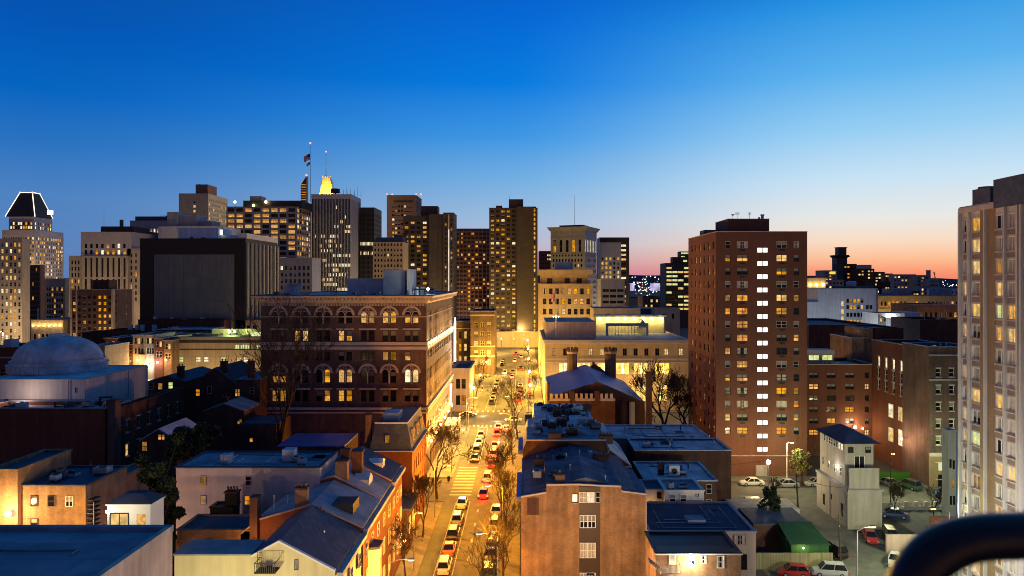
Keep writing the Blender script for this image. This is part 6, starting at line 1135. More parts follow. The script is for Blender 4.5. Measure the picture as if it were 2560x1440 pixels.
# white keeper house on the alley
x0, x1 = X(2124, 113), X(2196, 113); yf = 124.5; zw, zl = Z(1112, 113), Z(1215, 113)
r = thing('white_alley_house', 'white narrow house with a dark hip roof and a row of top windows', 'house', ((x0 + x1) / 2, 113, 0))
m = MB(); m.box(x0 - .5, x1 + .4, 112.6, yf, 0, zl - .4, 'render_grey'); part(r, 'lower_wall', m); m = MB(); m.box(x0, x1, 114.6, yf - .3, zl - .4, zw, 'render_grey'); part(r, 'wall', m)
wbox(r, 'terrace_parapet', 'render_grey', (x0 - .1, x1 + .1, 112.9, 113.1, zl - .4, Z(1170, 113))); wbox(r, 'ledge', 'grey_paint', (x0 - .7, x1 + .6, 112.45, 112.9, zl - .75, zl - .42)); wbox(r, 'ledge', 'grey_paint', (x0 - .72, x0 - .51, 112.45, yf, zl - .75, zl - .42))
m = MB(); m.frustum((x0 - .8, x1 + .8, 113.6, yf + .4), zw + .002, (x0 + 2.2, x1 - 2.2, 117.5, yf - 3), zw + 1.7, 'roof_dark'); part(r, 'hip_roof', m)
stick(r, 'W', x0, [(115.6 + i * .95, zw - 1.5, .7, 1.1, 'sash', 'ww.b....'[i], 'white_paint') for i in range(8)] + [(116 + i * 2.3, zl + .9, .65, 1.3, 'sash', '.b..'[i], 'white_paint') for i in range(4)])
stick(r, 'S', 114.58, [((x0 + x1) / 2, zl + .2 + 2.2, 1.7, 2.1, 'band', '.', 'white_paint'), (x0 + .9, zw - 1.7, .9, 1.0, 'sash2', '.', 'iron'), (x1 - .9, zw - 1.7, .9, 1.0, 'sash2', 'b', 'iron')])
m = MB()
for yy in (113.4, 119): m.cyl(x0 - .6, yy, 0, zl - .6, .07, 'grey_paint', 6)
part(r, 'downpipe', m); stick(r, 'W', x0 - .5, [(114.6, 1.4, .9, 2.2, 'plain', '.', 'iron'), (121.5, 1.2, .8, 1.8, 'plain', '.', 'iron'), (118.5, 3, .5, .9, 'plain', '.', 'iron')])
lamp(r, (x0 - 1.6 - r.location.x, 4.2, zl + 2), 160, (1, .9, .7), .1); m = MB(); m.sphere((x0 - .25, 117.2, zl + 2), .13, 'lamp_white', 6); part(r, 'wall_lamp', m)
x0, x1, z = pxb(2360, 2396, 1078, 110); r = bldg('grey_end_house', 'tall narrow grey end house with four slit windows left of the apartment slab', 'house', X(2372, 110), X(2390, 110), 110, 1.8, Z(1078, 110), 'grey_paint', par=.05, roof='roof_metal'); wbox(r, 'roof_slope', 'roof_metal', (X(2390, 110) + .01, X(2398, 110), 110, 111.8, 0, Z(1080, 110))); stick(r, 'S', 109.98, [(X(u, 110), Z(v, 110), .35, 1.4, 'plain', s, 'iron') for u, v, s in ((2376, 1170, '.'), (2384, 1173, '.'), (2382, 1220, 'd'), (2377, 1262, '.'), (2385, 1262, '.'))])
m = MB(); m.box(X(2216, 103), X(2340, 103), 103, 103.4, 0, 2.6, 'brick_painted'); m.box(X(2338, 102), X(2400, 102), 101, 103.5, 0, 5.2, 'brick_red'); tag(link('yard_wall', m.mesh('yard_wall')), 'low pinkish yard wall behind the parked red and dark cars', 'wall')
m = MB(); m.box(X(2236, 122), X(2370, 122), 122, 122.3, 0, .7, 'stone_trim')
for i in range(6): a = X(2240 + i * 25, 122); m.box(a - .3, a + .3, 121.9, 122.4, 0, 1.5, 'stone_trim')
for i in range(28): a = X(2242 + i * 4.5, 122); m.box(a, a + .04, 122.1, 122.15, .7, 1.4, 'stone_trim')
tag(link('pillar_fence', m.mesh('pillar_fence')), 'low pale fence with square pillars along the right parking yard', 'fence')
# sheds and fences near the bottom right
x0, x1 = X(1830, 108), X(2026, 108)
m = MB(); m.box(X(1840, 113), X(2000, 113), 113, 118, 0, Z(1277, 113), 'stone_beige'); m.box(X(1838, 112), X(2004, 112), 112.6, 118.3, Z(1277, 113) + .003, Z(1275, 113) + .25, 'stone_pale'); tag(link('retaining_block', m.mesh('retaining_block')), 'low orange lit flat block between white car and dark yard', 'outbuilding')
r = thing('dark_garage', 'black flat garage with trees behind the green shed', 'garage', (X(1950, 100), 104, 0)); wbox(r, 'wall', 'brick_dark', (X(1885, 104), X(2024, 104), 104, 111, 0, Z(1312, 104))); wbox(r, 'roof', 'roof_dark', (X(1883, 104), X(2026, 104), 103.8, 111.2, Z(1312, 104) + .003, Z(1308, 104)))
xa, xb = X(1978, 99), X(2072, 99)
r = thing('green_shed', 'green corrugated lean to shed with a small yellow lamp', 'shed', ((xa + xb) / 2, 99, 0)); zt = Z(1362, 99)
wbox(r, 'wall', 'green_sheet', (xa, xb, 99, 103.5, 0, zt)); m = MB(); m.prism([(xa - .2, 98.8, zt + .003), (xb + .2, 98.8, zt + .003), (xb - .6, 103.8, zt + 1.5), (xa - .2, 103.8, zt + 1.5)], (0, 0, .1), 'green_sheet'); part(r, 'roof', m)
m = MB(); m.sphere((xa + 1.6, 98.7, zt - .35), .14, 'lamp_green', 6); part(r, 'wall_lamp', m); lamp(r, (xa + 1.6 - r.location.x, -1.2, zt - .5), 130, (.9, 1, .25), .1)
m = MB(); m.box(X(1890, 97), X(2082, 97), 97, 97.08, 0, 2.3, 'wood_fence'); m.box(X(1890, 97), X(2082, 97), 97.08, 97.16, 1.8, 1.95, 'wood_fence'); tag(link('wooden_fence', m.mesh('wooden_fence')), 'tall plank fence behind the red and silver parked cars', 'fence')

# ------------------------------------------------------------------ cars
def car_parts(kind, colour, red=0, head=0):
    """side profile stations: (y, top of the lower body, half width)"""
    L = {'sedan': 4.7, 'suv': 4.7, 'hatch': 4.1}[kind]; h = L / 2; pm = 'car_' + colour
    zb = {'sedan': .92, 'suv': 1.08, 'hatch': .98}[kind]; zr = {'sedan': 1.45, 'suv': 1.75, 'hatch': 1.52}[kind]
    st = [(-h, .62, .72), (-h + .12, zb - .08, .84), (-h + .9, zb, .9), (-.2, zb, .92), (h - 1.2, zb - .05, .9), (h - .25, zb - .22, .84), (h, .55, .7)]
    b = MB(); i0 = 0; ring = []
    for y, zt, w in st:
        pts = [(-w * .93, y, .22), (-w, y, .5), (-w * .97, y, zt - .06), (-w * .8, y, zt), (w * .8, y, zt), (w * .97, y, zt - .06), (w, y, .5), (w * .93, y, .22)]
        ring.append(len(b.v)); b.v += pts
    for a, c in zip(ring, ring[1:]):
        for j in range(8): b.f.append((a + j, a + (j + 1) % 8, c + (j + 1) % 8, c + j)); b.m.append(b.mi(pm))
    b.f.append(tuple(range(ring[0], ring[0] + 8))); b.m.append(0); b.f.append(tuple(range(ring[-1] + 7, ring[-1] - 1, -1))); b.m.append(0)
    # roof and posts
    if kind == 'sedan': c0, c1, r0, r1 = -h + .75, h - 1.15, -h + 1.5, h - 1.95
    elif kind == 'suv': c0, c1, r0, r1 = -h + .15, h - 1.1, -h + .5, h - 1.75
    else: c0, c1, r0, r1 = -h + .12, h - .95, -h + .6, h - 1.65
    b.box(-.6, .6, r0, r1, zr - .03, zr + .03, pm)
    for sx in (-1, 1):
        for ya, yb in ((c0, r0), (c1, r1), ((c0 + c1) / 2, (r0 + r1) / 2)): b.tube([(sx * .8, ya, zb - .02), (sx * .62, yb, zr)], .045, pm, 4)
    cabin = MB(); cabin.frustum((-.8, .8, c0, c1), zb - .01, (-.6, .6, r0, r1), zr - .035, 'glass')
    out = [('body', b.mesh('body'), None), ('windows', cabin.mesh('cabin_glass'), None)]
    for sx in (-1, 1):
        for yy in (-h + .9, h - .95):
            t = MB(); t.tube([(sx * .72, yy, .33), (sx * .93, yy, .33)], .33, 'rubber', 14); out.append(('wheel', t.mesh('wheel'), [('rim', MB().tube([(sx * .925, yy, .33), (sx * .945, yy, .33)], .2, 'steel', 10).mesh('rim'))]))
        t = MB(); t.box(sx * .78 - .16, sx * .78 + .16, -h - .015, -h + .12, .62, .8, 'tail' if red else 'car_red'); out.append(('tail_light', t.mesh('tail_light'), None))
        t = MB(); t.box(sx * .68 - .18, sx * .68 + .18, h - .1, h + .03, .52, .66, 'head' if head else 'steel'); out.append(('headlight', t.mesh('headlight'), None))
    return out
CARS = {}
def car(kind, colour, x, y, rz, label, red=0, head=0, group='cars on the main street', glow_=0):
    k2 = (kind, colour, red, head)
    if k2 not in CARS: CARS[k2] = car_parts(*k2)
    r = thing('car', label, 'car', (x, y, .012), R(rz), group)
    for nme, me, sub in CARS[k2]:
        o = link(nme, me, r)
        for sn, sm in (sub or []): link(sn, sm, o)
    if red and glow_: lamp(r, (0, -2.9, .8), 120 * glow_, (1, .07, .03), .2)
    if head: lamp(r, (0, 4.5, .8), 260, (1, .88, .65), .2)
MS = 'cars on the main street'
LP = [(90, 'suv', 'black', 'black car at the bottom edge in the parked row beside the cycle lane'), (97, 'suv', 'white', 'white car parked beside the cycle lane nearest the bottom edge'), (103.3, 'sedan', 'orange', 'orange car parked between a white and a black car'), (109.3, 'suv', 'black', 'black car parked between the orange and the silver car'), (116, 'suv', 'silver', 'silver car parked behind the bright white one by the cycle lane'), (124.5, 'sedan', 'white', 'white car parked at the head of the row just before the crossing bars')]
for y, kd, c, lb in LP: car(kd, c, -11, y, 0, lb)
for y, kd, c, lb, rd in ((156, 'sedan', 'black', 'dark car at the lower end of the white boxed parking bay', 1), (163.5, 'suv', 'grey', 'grey car second from the lower end of the boxed parking bay', 0), (171, 'sedan', 'white', 'white car third from the lower end of the boxed parking bay', 0), (179.5, 'hatch', 'white', 'white car nearest the crossing in the boxed parking bay', 0)): car(kd, c, -10.95, y, 0, lb, rd)
for y, kd, c, lb, x in ((130, 'sedan', 'red', 'dark red car lowest in the queue of brake lights', -7.5), (140.5, 'suv', 'silver', 'silver car behind the dark red one in the queue of brake lights', -7.3), (151, 'sedan', 'red', 'red car halfway up the queue with glaring brake lights', -7.0), (159.5, 'suv', 'white', 'white car just above the red one in the brake light queue', -7.0), (168, 'sedan', 'silver', 'silver car with brake lights beside the boxed bay', -7.0), (181, 'suv', 'red', 'red car second from the stop line with brake lights on', -6.9), (189, 'sedan', 'white', 'white car waiting first at the stop line of the crossing', -6.9)): car(kd, c, x, y, 0, lb, 1, glow_=3)
car('sedan', 'white', -4.7, 187, 0, 'white car in the right lane under the bare tree at the crossing', 1, glow_=2)
for i, (y, kd, c, lb) in enumerate(((120.5, 'sedan', 'silver', 'silver car uppermost in the dark row along the right kerb'), (113.8, 'suv', 'black', 'black car right kerb row just below the silver one'), (107.5, 'sedan', 'grey', 'grey car in the right kerb row behind tree branches'), (101.2, 'sedan', 'black', 'black car in the right kerb row behind the big bare tree'), (95, 'suv', 'blue', 'dark blue car in the right kerb row near the bottom edge'), (88.6, 'suv', 'black', 'black car in the right kerb row at the bottom edge'))): car(kd, c, -4.8, y, 0, lb, 0)
for y, kd, c, lb in ((227, 'suv', 'black', 'black car first beyond the crossing in the left parked row'), (234.5, 'sedan', 'white', 'white car second beyond the crossing in the left parked row'), (242, 'sedan', 'silver', 'silver car third beyond the crossing in the left parked row'), (249, 'suv', 'black', 'dark car fourth beyond the crossing in the left parked row'), (263, 'suv', 'silver', 'silver car behind the yellow taxi beyond the crossing'), (273, 'sedan', 'yellow', 'yellow taxi parked on the left beyond the crossing'), (330, 'sedan', 'black', 'dark car at the near end of the far parked group'), (338, 'suv', 'white', 'white car in the middle of the far parked group'), (346, 'sedan', 'black', 'dark car at the far end of the far parked group')): car(kd, c, -10.4, y, 0, lb)
car('suv', 'white', -8.2, 300, 180, 'white car coming towards the viewer with its headlights on', 0, 1)
for x, y, kd, c, lb in ((-1.6, 233, 'suv', 'red', 'red car with glaring brake lights nearest beyond the crossing on the right'), (-1.4, 247, 'sedan', 'white', 'white car ahead of the red braking car beyond the crossing'), (-1.4, 264, 'sedan', 'silver', 'silver car second ahead of the red braking car'), (-5, 288, 'sedan', 'white', 'white car moving away in the middle lane'), (-4.8, 303, 'suv', 'grey', 'grey car moving away just ahead in the middle lane'), (-1.5, 318, 'sedan', 'black', 'black car with tail lights far up the right lane'), (-4.6, 345, 'suv', 'white', 'white car with tail lights far up the middle lane'), (-1.4, 365, 'sedan', 'silver', 'silver car braking near the far end of the street'), (-4.4, 380, 'sedan', 'red', 'red car farthest up the street')): car(kd, c, x, y, 0, lb, 1, glow_=3)
for x, y, rz, kd, c, lb, rd, hd in ((-3, 199, 90, 'sedan', 'silver', 'silver car crossing in front of the waiting queue', 1, 1), (9, 207, -90, 'suv', 'white', 'white car on the cross street heading right', 1, 1), (-16.5, 207, -90, 'sedan', 'black', 'black car on the cross street beside the palazzo block', 1, 1)): car(kd, c, x, y, rz, lb, rd, hd, 'cars on the cross street')
PG = 'cars in the right hand parking yard'
for x, y, rz, kd, c, lb in ((44.6, 137, 90, 'sedan', 'white', 'white car parked at the kerb under the bright wall of the brick tower'), (51, 136, 90, 'sedan', 'silver', 'silver car parked beside the pale lamp post at the kerb'), (57, 136.5, 90, 'hatch', 'white', 'white hatchback at the kerb just left of the white alley house'), (40.9, 123.5, -90, 'suv', 'white', 'white car in front of the low orange lit block'), (78.3, 129.5, 80, 'suv', 'blue', 'dark blue car before the brick corner building door'), (68.3, 139, 20, 'suv', 'black', 'black car left of the green hoarding'), (71.2, 137, 20, 'sedan', 'grey', 'dark grey car below the green hoarding'), (74.3, 135, 20, 'suv', 'green', 'dark green car right below the green hoarding'), (62.5, 118.5, 70, 'sedan', 'blue', 'blue car peeking out behind the white alley house'), (53.4, 108, 165, 'sedan', 'red', 'red car parked behind the chain link corner of the yard'), (56.6, 108, 165, 'suv', 'black', 'black car beside the red one at the pinkish wall'), (36.5, 95, 80, 'hatch', 'red', 'red hatchback parked in front of the plank fence'), (41.4, 95, 80, 'suv', 'silver', 'silver car right of the red hatchback'), (52.5, 99, 150, 'sedan', 'white', 'white car half hidden by the dark rail'), (45.4, 102.5, 10, 'suv', 'black', 'black car parked right of the green shed'), (39.6, 113.5, 80, 'suv', 'silver', 'silver car behind the green shed roof')): car(kd, c, x, y, rz, lb, 0, 0, PG)

# ------------------------------------------------------------------ trees
def bare_tree(x, y, h, seed, label, spread=.42, lv=6, r0=None, lean=(0, 0), z0=.1, name='bare_tree', up=.35, rmin=.026):
    rnd = random.Random(seed); t = thing(name, label, 'tree', (x, y, z0)); tr, cr = MB(), MB(); r0 = r0 or h * .017
    def grow(p, d, ln, r, lev):
        n = 3; pts = [p]; q = p; dd = d.copy()
        for i in range(n):
            dd = (dd + Vector((rnd.uniform(-.16, .16), rnd.uniform(-.16, .16), .05))).normalized(); q = q + dd * ln / n; pts.append(q)
        rad = [max(rmin, r * (1 - .4 * i / n)) for i in range(n + 1)]
        (tr if lev <= 1 else cr).tube(pts, rad, 'bark', 6 if lev < 2 else (4 if lev < 4 else 3), False)
        if lev >= lv: return
        k2 = 3 if lev < 4 else rnd.choice((2, 3))
        for i in range(k2):
            a = rnd.uniform(0, 6.28) + i * 6.28 / k2; sd = spread * rnd.uniform(.7, 1.35) * (.8 if lev == 0 else 1.1)
            ax = dd.cross(Vector((math.cos(a), math.sin(a), .2))).normalized(); nd = (dd + ax * sd * 1.2 + Vector((0, 0, up * .3))).normalized()
            s = pts[-1] if i < 2 else pts[-2]
            grow(s, nd, ln * rnd.uniform(.62, .84), r * .56 if lev else r * .6, lev + 1)
    grow(Vector((0, 0, 0)), Vector((lean[0], lean[1], 1)).normalized(), h * .30, r0, 0)
    link('trunk', tr.mesh('trunk', True), t); link('crown', cr.mesh('crown', True), t)
    return t
bare_tree(-15.9, 128, 15.5, 1, 'tall bare tree on the left pavement beside the crossing bars', .5, 7)
bare_tree(-15.8, 109, 9.5, 2, 'slim bare tree on the left pavement near the row houses', .4, 7)
bare_tree(-15.9, 94, 8, 3, 'low bare tree on the left pavement at the bottom edge', .6)
bare_tree(-3.0, 113, 13.5, 4, 'tall bare tree on the right pavement above the dark parked row', .42, 7)
bare_tree(-3.1, 100, 12, 5, 'bare tree with upright branches right of the dark parked row', .4, 6, rmin=.018)
bare_tree(-6.1 + 2.4, 82, 12, 6, 'wide bare tree at the bottom edge in front of the parked cars', .5, 6, lean=(-.25, 0), rmin=.018)
bare_tree(-2.6, 90, 12.5, 7, 'bare tree at the bottom edge by the brick end house', .42, 6, rmin=.018)
bare_tree(-1.6, 176, 15, 8, 'bare tree at the crossing corner left of the church', .45, 7)
bare_tree(-2.4, 152, 9, 9, 'thin bare tree between the crossing and the right row houses', .4)
bare_tree(-17.5, 176, 8, 10, 'bare tree on the pavement by the entrance canopy', .45, 5)
for i, (x, y, h, lb) in enumerate(((-16.5, 240, 9, 'small tree behind the traffic signal on the left pavement'), (-16.6, 262, 10, 'tree second beyond the crossing on the left pavement'), (-16.5, 285, 11, 'tree in front of the tan apartment house'), (-16.4, 310, 10, 'tree just past the tan apartment house'), (-16.2, 345, 10, 'tree on the left near the far end of the street'), (3.2, 240, 9, 'slim tree beyond the crossing on the library side'), (3.2, 275, 9, 'tree on the library side halfway up the street'), (3.2, 310, 9, 'tree on the right near the civic stone block'), (3.0, 350, 9, 'tree at the far end on the right pavement'))): bare_tree(x, y, h, 20 + i, 'bare ' + lb, .45, 5)
bare_tree(35, 172, 21, 31, 'broad bare tree with a dense twiggy crown against the lit library', .5, 7, .5, rmin=.045)
bare_tree(39.6, 166, 17, 32, 'dense bare tree between the broad tree and the brick tower', .5, 7, .4, rmin=.045)
bare_tree(44.6, 126, 4.6, 33, 'small bare tree under the glaring lot lamp', .45, 5); bare_tree(57, 133.5, 9.5, 34, 'bare tree between the brick tower and the white alley house', .4, 6)
bare_tree(62.5, 118, 6, 35, 'bare sapling right of the white alley house', .5, 5); bare_tree(66.3, 113, 8, 36, 'second bare sapling nearer the apartment slab', .4, 5)
bare_tree(-45.5, 128, 37, 37, 'huge dark bare tree in front of the left bays of the palazzo block', .36, 7, .5, rmin=.03); bare_tree(-108, 199, 10, 38, 'bare tree sparkling with street light before the lit terrace', .5, 6); bare_tree(-101, 199, 9, 39, 'bare tree left of the beige panelled office', .5, 6)
bare_tree(-57, 72, 12.5, 40, 'bare shrub tree in the yard before the tan brick house', .55, 6); bare_tree(17.2, 92, 9, 41, 'pale climbing bare shrub behind the brick end house', .5, 5)
def leafy(name, x, y, z0, h, rad, seed, label, mat, n=2600, size=.35, squash=1.0):
    rnd = random.Random(seed); t = thing(name, label, 'tree', (x, y, 0)); tr = MB(); tr.tube([(0, 0, 0), (.1, 0, z0 + h * .3), (0, .1, z0 + h * .8)], [rad * .09, rad * .07, .04], 'bark', 7)
    blobs = []
    for i in range(40):
        zz = rnd.random(); rr = rad * (1 - .75 * zz * squash) * rnd.uniform(.3, 1); a = rnd.uniform(0, 6.28); c = Vector((rr * math.cos(a), rr * math.sin(a), z0 + h * zz)); blobs.append((c, rad * rnd.uniform(.22, .42) * (1 - .4 * zz)))
        tr.tube([(0, 0, z0 + h * zz * .7), tuple(c)], [.06, .02], 'bark', 4, False)
    link('trunk', tr.mesh('trunk', True), t); m = MB()
    for i in range(n):
        c, br = rnd.choice(blobs); d = Vector((rnd.gauss(0, 1), rnd.gauss(0, 1), rnd.gauss(0, 1))).normalized() * br * rnd.uniform(.5, 1.1); p = c + d
        u = Vector((rnd.gauss(0, 1), rnd.gauss(0, 1), rnd.gauss(0, 1))).normalized() * size * rnd.uniform(.5, 1.2); v = u.cross(Vector((rnd.gauss(0, 1), rnd.gauss(0, 1), rnd.gauss(0, 1)))).normalized() * size * .5
        m.poly([p - u, p + v, p + u, p - v], mat)
    link('crown', m.mesh('crown'), t)
leafy('evergreen_tree', X(400, 75), 75, 3, 20, 2.7, 1, 'big black evergreen tree between the white pavilion and the pinkish house', 'leaf_dark', 9000, .4, .35)
leafy('evergreen_tree', X(480, 100), 100, 1, 18, 5.0, 2, 'dark evergreen mass behind the roof of the pinkish house', 'leaf_dark', 6500, .45, .5)
leafy('leafy_tree', 54.5, 137.5, 2.6, 4.2, 2.3, 3, 'small golden green leafy tree at the corner of the brick tower', 'leaf_gold', 1100, .24, .6)
leafy('shrub', X(2240, 131), 131, 0, 2.2, 1.6, 4, 'dark green shrub at the foot of the blank brick wall', 'leaf_dark', 700, .22)
leafy('evergreen_tree', X(1930, 110), 110.8, 0, 7, 2.6, 5, 'dark evergreen tree above the black garage', 'leaf_dark', 2200, .3)

# ------------------------------------------------------------------ street lamps, signals, poles
def cobra(x, y, h, arm, label, e=0, col=(1, .5, .1), ax=(1, 0), mat='steel', head='lamp_warm', name='street_lamp', rr=.25):
    t = thing(name, label, 'street lamp', (x, y, .1)); m = MB(); m.cyl(0, 0, 0, h, .11, mat, 8, .07); link('pole', m.mesh('pole'), t)
    m = MB(); m.tube([(0, 0, h - .1), (ax[0] * arm * .5, ax[1] * arm * .5, h + .35), (ax[0] * arm, ax[1] * arm, h + .4)], .05, mat, 6); link('arm', m.mesh('arm'), t)
    hx, hy = ax[0] * (arm + .3), ax[1] * (arm + .3); m = MB(); m.box(hx - .38, hx + .38, hy - .18, hy + .18, h + .34, h + .5, mat); hd = link('lamp_head', m.mesh('lamp_head'), t)
    if e:
        m = MB(); m.box(hx - .28, hx + .28, hy - .13, hy + .13, h + .27, h + .338, head); link('lens', m.mesh('lens'), hd)
        lamp(t, (hx, hy, h - .1), e * .85, col, rr)
    return t
ORG = (1, .37, .012); YEL = (1, .56, .06); GRN = (.93, 1, .5); WRM = (1, .7, .4)
for i, (x, y, h, a, lb, e, cl, ax) in enumerate(((-15.1, 78, 8.5, 2.2, 'street lamp on the left pavement below the bottom edge', 4200, ORG, (1, 0)), (-15.2, 96.5, 7.6, .6, 'orange lit lamp post beside the cream oriel bay house', 1500, ORG, (1, 0)), (-15.1, 118, 8.5, 2.2, 'street lamp on the left pavement before the alley', 5500, ORG, (1, 0)), (-15.1, 146, 8.5, 2.2, 'street lamp at the near corner of the palazzo block', 8500, ORG, (1, 0)), (-15.2, 166, 8.5, 2.2, 'street lamp halfway along the palazzo block', 8500, (1, .54, .09), (1, 0)), (-15.2, 186, 8.5, 2.2, 'street lamp at the crossing in front of the palazzo block', 9000, (1, .6, .12), (1, 0)), (-3.2, 86, 8.5, 2.0, 'street lamp beside the brick end house', 6000, ORG, (-1, 0)), (-3.2, 106, 8.5, 2.0, 'street lamp behind the trees of the right kerb row', 5000, ORG, (-1, 0)), (-3.2, 139, 7.6, 1.6, 'thin lamp post with curved arm on the right pavement below the crossing', 8500, ORG, (-1, 0)), (-3.2, 164, 8.5, 2.0, 'street lamp left of the pale flat roofed row house', 8500, ORG, (-1, 0)), (-2.6, 188, 8.5, 2.0, 'street lamp on the church side of the crossing', 9000, (1, .6, .12), (-1, 0)))):
    cobra(x, y, h, a, lb, e * (2.1 if y < 150 else 1.3), cl, ax)
for i, (x, y, e, lb) in enumerate(((-16, 222, 9000, 'lamp post at the corner shop'), (-15.8, 252, 9000, 'lamp post among the first trees past the corner shop'), (-15.8, 292, 10000, 'lamp post before the tan apartment house'), (-15.8, 335, 10000, 'lamp post past the tan apartment house'), (-15.8, 385, 10000, 'lamp post on the left at the far end of the street'), (2.0, 228, 9000, 'lamp post at the library corner'), (2.0, 262, 9000, 'lamp post beside the library side wall'), (2.0, 305, 10000, 'lamp post before the civic stone block'), (2.0, 350, 10000, 'lamp post past the civic stone block'), (2.0, 400, 11000, 'lamp post on the right at the far end of the street'))):
    t = thing('street_lamp', 'white globe ' + lb, 'street lamp', (x, y, .1), 0, 'globe lamp posts beyond the crossing'); m = MB(); m.cyl(0, 0, 0, 5.6, .09, 'iron', 6, .06); link('pole', m.mesh('pole'), t); m = MB(); m.sphere((0, 0, 5.95), .38, 'lamp_white', 8); link('globe', m.mesh('globe'), t); lamp(t, (0, 0, 6.8), e * 2.5, YEL, .4)
for i, (x, y, e, lb) in enumerate(((12, 213.3, 3000, 'before the left bays of the library'), (24, 213.3, 3000, 'before the middle bays of the library'), (36, 213.3, 3000, 'before the right bays of the library'), (-32, 213.3, 5000, 'behind the palazzo block on the cross street'), (50, 194, 5000, 'behind the brick apartment tower'))): cobra(x, y, 7.5, 1.2, 'street lamp ' + lb, e, (1, .62, .2), (0, -1))
for x, y, e, h, cl, lb in ((-225, 366, 20000, 14, WRM, 'on the avenue before the plain pale slab'), (-262, 352, 26000, 14, WRM, 'on the avenue at the left border'), (-196, 372, 10000, 14, WRM, 'before the stepped stone tower'), (-210, 316, 4000, 9, WRM, 'below the corner pier hotel'), (-185, 305, 12000, 9, (1, .6, .2), 'right of the corner pier hotel'), (8, 279, 14000, 9, (1, .72, .3), 'before the civic stone block'), (18, 278, 14000, 9, (1, .72, .3), 'at the foot of the civic stone block'), (-85, 380, 22000, 12, YEL, 'below the mansard office'), (-100, 205, 5500, 8, (1, .72, .3), 'before the beige panelled office'), (-84, 205, 5500, 8, (1, .72, .3), 'right end of the beige panelled office'), (170, 420, 20000, 10, YEL, 'before the long cream terrace'), (195, 330, 8000, 8, (1, .55, .15), 'before the orange brick store'), (225, 420, 20000, 10, YEL, 'at the right of the long cream terrace'), (-145, 480, 60000, 14, (1, .6, .25), 'at the foot of the broad office'), (-430, 615, 160000, 22, WRM, 'before the tower with the lit crown'), (-90, 520, 70000, 20, WRM, 'at the foot of the finned office tower'), (-55, 410, 26000, 16, WRM, 'before the near black tower'), (-30, 405, 16000, 16, WRM, 'left of the tall dark tower closing the street'), (-240, 570, 90000, 20, WRM, 'before the beige tower with brown head house'), (-120, 620, 90000, 20, WRM, 'before the rose concrete tower'), (30, 420, 6000, 16, WRM, 'before the arched top tower'), (135, 300, 14000, 12, (.8, .9, 1), 'before the white painted block'), (-60, 470, 30000, 16, (1, .6, .35), 'before the curved red brown building'), (-105, 250, 3500, 10, WRM, 'beside the fins of the black block'), (70, 455, 30000, 14, (1, .7, .4), 'below the gridded hotel')): cobra(x, y, h, 1.5, 'added tall glow lamp ' + lb, e, cl, (0, -1))  # lamps added among the far buildings to lend their facades city glow
# right parking yard lamps and poles
t = thing('lot_lamp', 'glaring lot lamp on a pole before the red brick tower', 'street lamp', (45, 129, .1)); m = MB(); m.cyl(0, 0, 0, 6.4, .08, 'steel', 6); link('pole', m.mesh('pole'), t); m = MB(); m.sphere((0, -.1, 6.5), .42, 'lamp_white', 8); link('globe', m.mesh('globe'), t); lamp(t, (0, -.2, 7.2), 3600, (1, .82, .42), .3); lamp(t, (0, 7, 4.6), 1400, (1, .6, .2), .3)
cobra(51.6, 137.4, 8, .9, 'pale lamp post at the kerb behind the silver car', 1800, GRN, (.5, -.8), 'white_paint')
cobra(43.1, 90.5, 7.6, 1.9, 'lamp post with a long arm at the bottom edge beside the dark rail', 4200, GRN, (1, .2), 'stone_trim')
cobra(66, 126, 8, 2, 'lamp post on the side street right of the white alley house', 3600, GRN, (.6, .8), 'iron')
cobra(-26, 54, 8.6, 1, 'yard lamp before the yellow end house below the frame', 4600, (1, .84, .40), (0, 1), 'iron')
cobra(-14.8, 40, 12, 1.5, 'lamp post beside the big flat roof below the frame', 13000, (1, .7, .48), (-1, 0), 'iron')
cobra(7, 72.5, 8.5, 1, 'added unseen lamp before the brick end house below the frame', 8000, (1, .62, .28), (0, 1), 'iron')  # lamp added out of view to brighten the brick end wall
cobra(-46, 74.5, 7.5, .8, 'added unseen lamp before the pinkish house hidden by the big flat roof', 2600, (1, .62, .45), (0, 1), 'iron')  # unseen lamp put in to warm the pinkish wall
cobra(80, 126, 8, 2, 'lamp post before the brick corner building', 3000, GRN, (-.6, .6), 'iron')
cobra(47, 71, 9, 1.5, 'lamp post beside the pale apartment slab below the frame', 14000, (1, .9, .8), (1, 0), 'iron')
cobra(59, 97, 8, 2, 'lamp post hidden behind the dark rail', 4200, GRN, (-1, 0), 'iron')
for x, y, h, lb in ((46.8, 119.5, 7.2, 'dark leaning wooden pole at the yard entrance'), (44.8, 99, 6.9, 'wooden pole right of the green shed')):
    t = thing('utility_pole', lb, 'utility pole', (x, y, 0)); m = MB(); m.tube([(0, 0, 0), (-.3, 0, h)], [.16, .11], 'bark', 8); link('pole', m.mesh('pole'), t); m = MB(); m.box(-.75, .25, -.05, .05, h - .6, h - .5, 'bark'); link('crossarm', m.mesh('crossarm'), t)
    m = MB(); m.sphere((-.3, -.2, h * .78), .1, 'steel', 6); link('insulator', m.mesh('insulator'), t)
def wire(a, b, sag, lb):
    m = MB(); pts = [tuple(Vector(a).lerp(Vector(b), i / 10) - Vector((0, 0, sag * 4 * (i / 10) * (1 - i / 10)))) for i in range(11)]; m.tube(pts, .025, 'iron', 4); tag(link('overhead_wire', m.mesh('wire')), lb, 'wire')
wire((46.5, 119.5, 6.6), (52.1, 114, 6.3), .4, 'thin wire from the leaning pole to the white alley house'); wire((44.5, 99, 6.3), (52.1, 113, 5.2), .5, 'thin wire from the pole by the green shed to the white alley house'); wire((34, 117.9, 9), (58, 137, 7.4), .6, 'long thin wire across the yard before the brick tower')
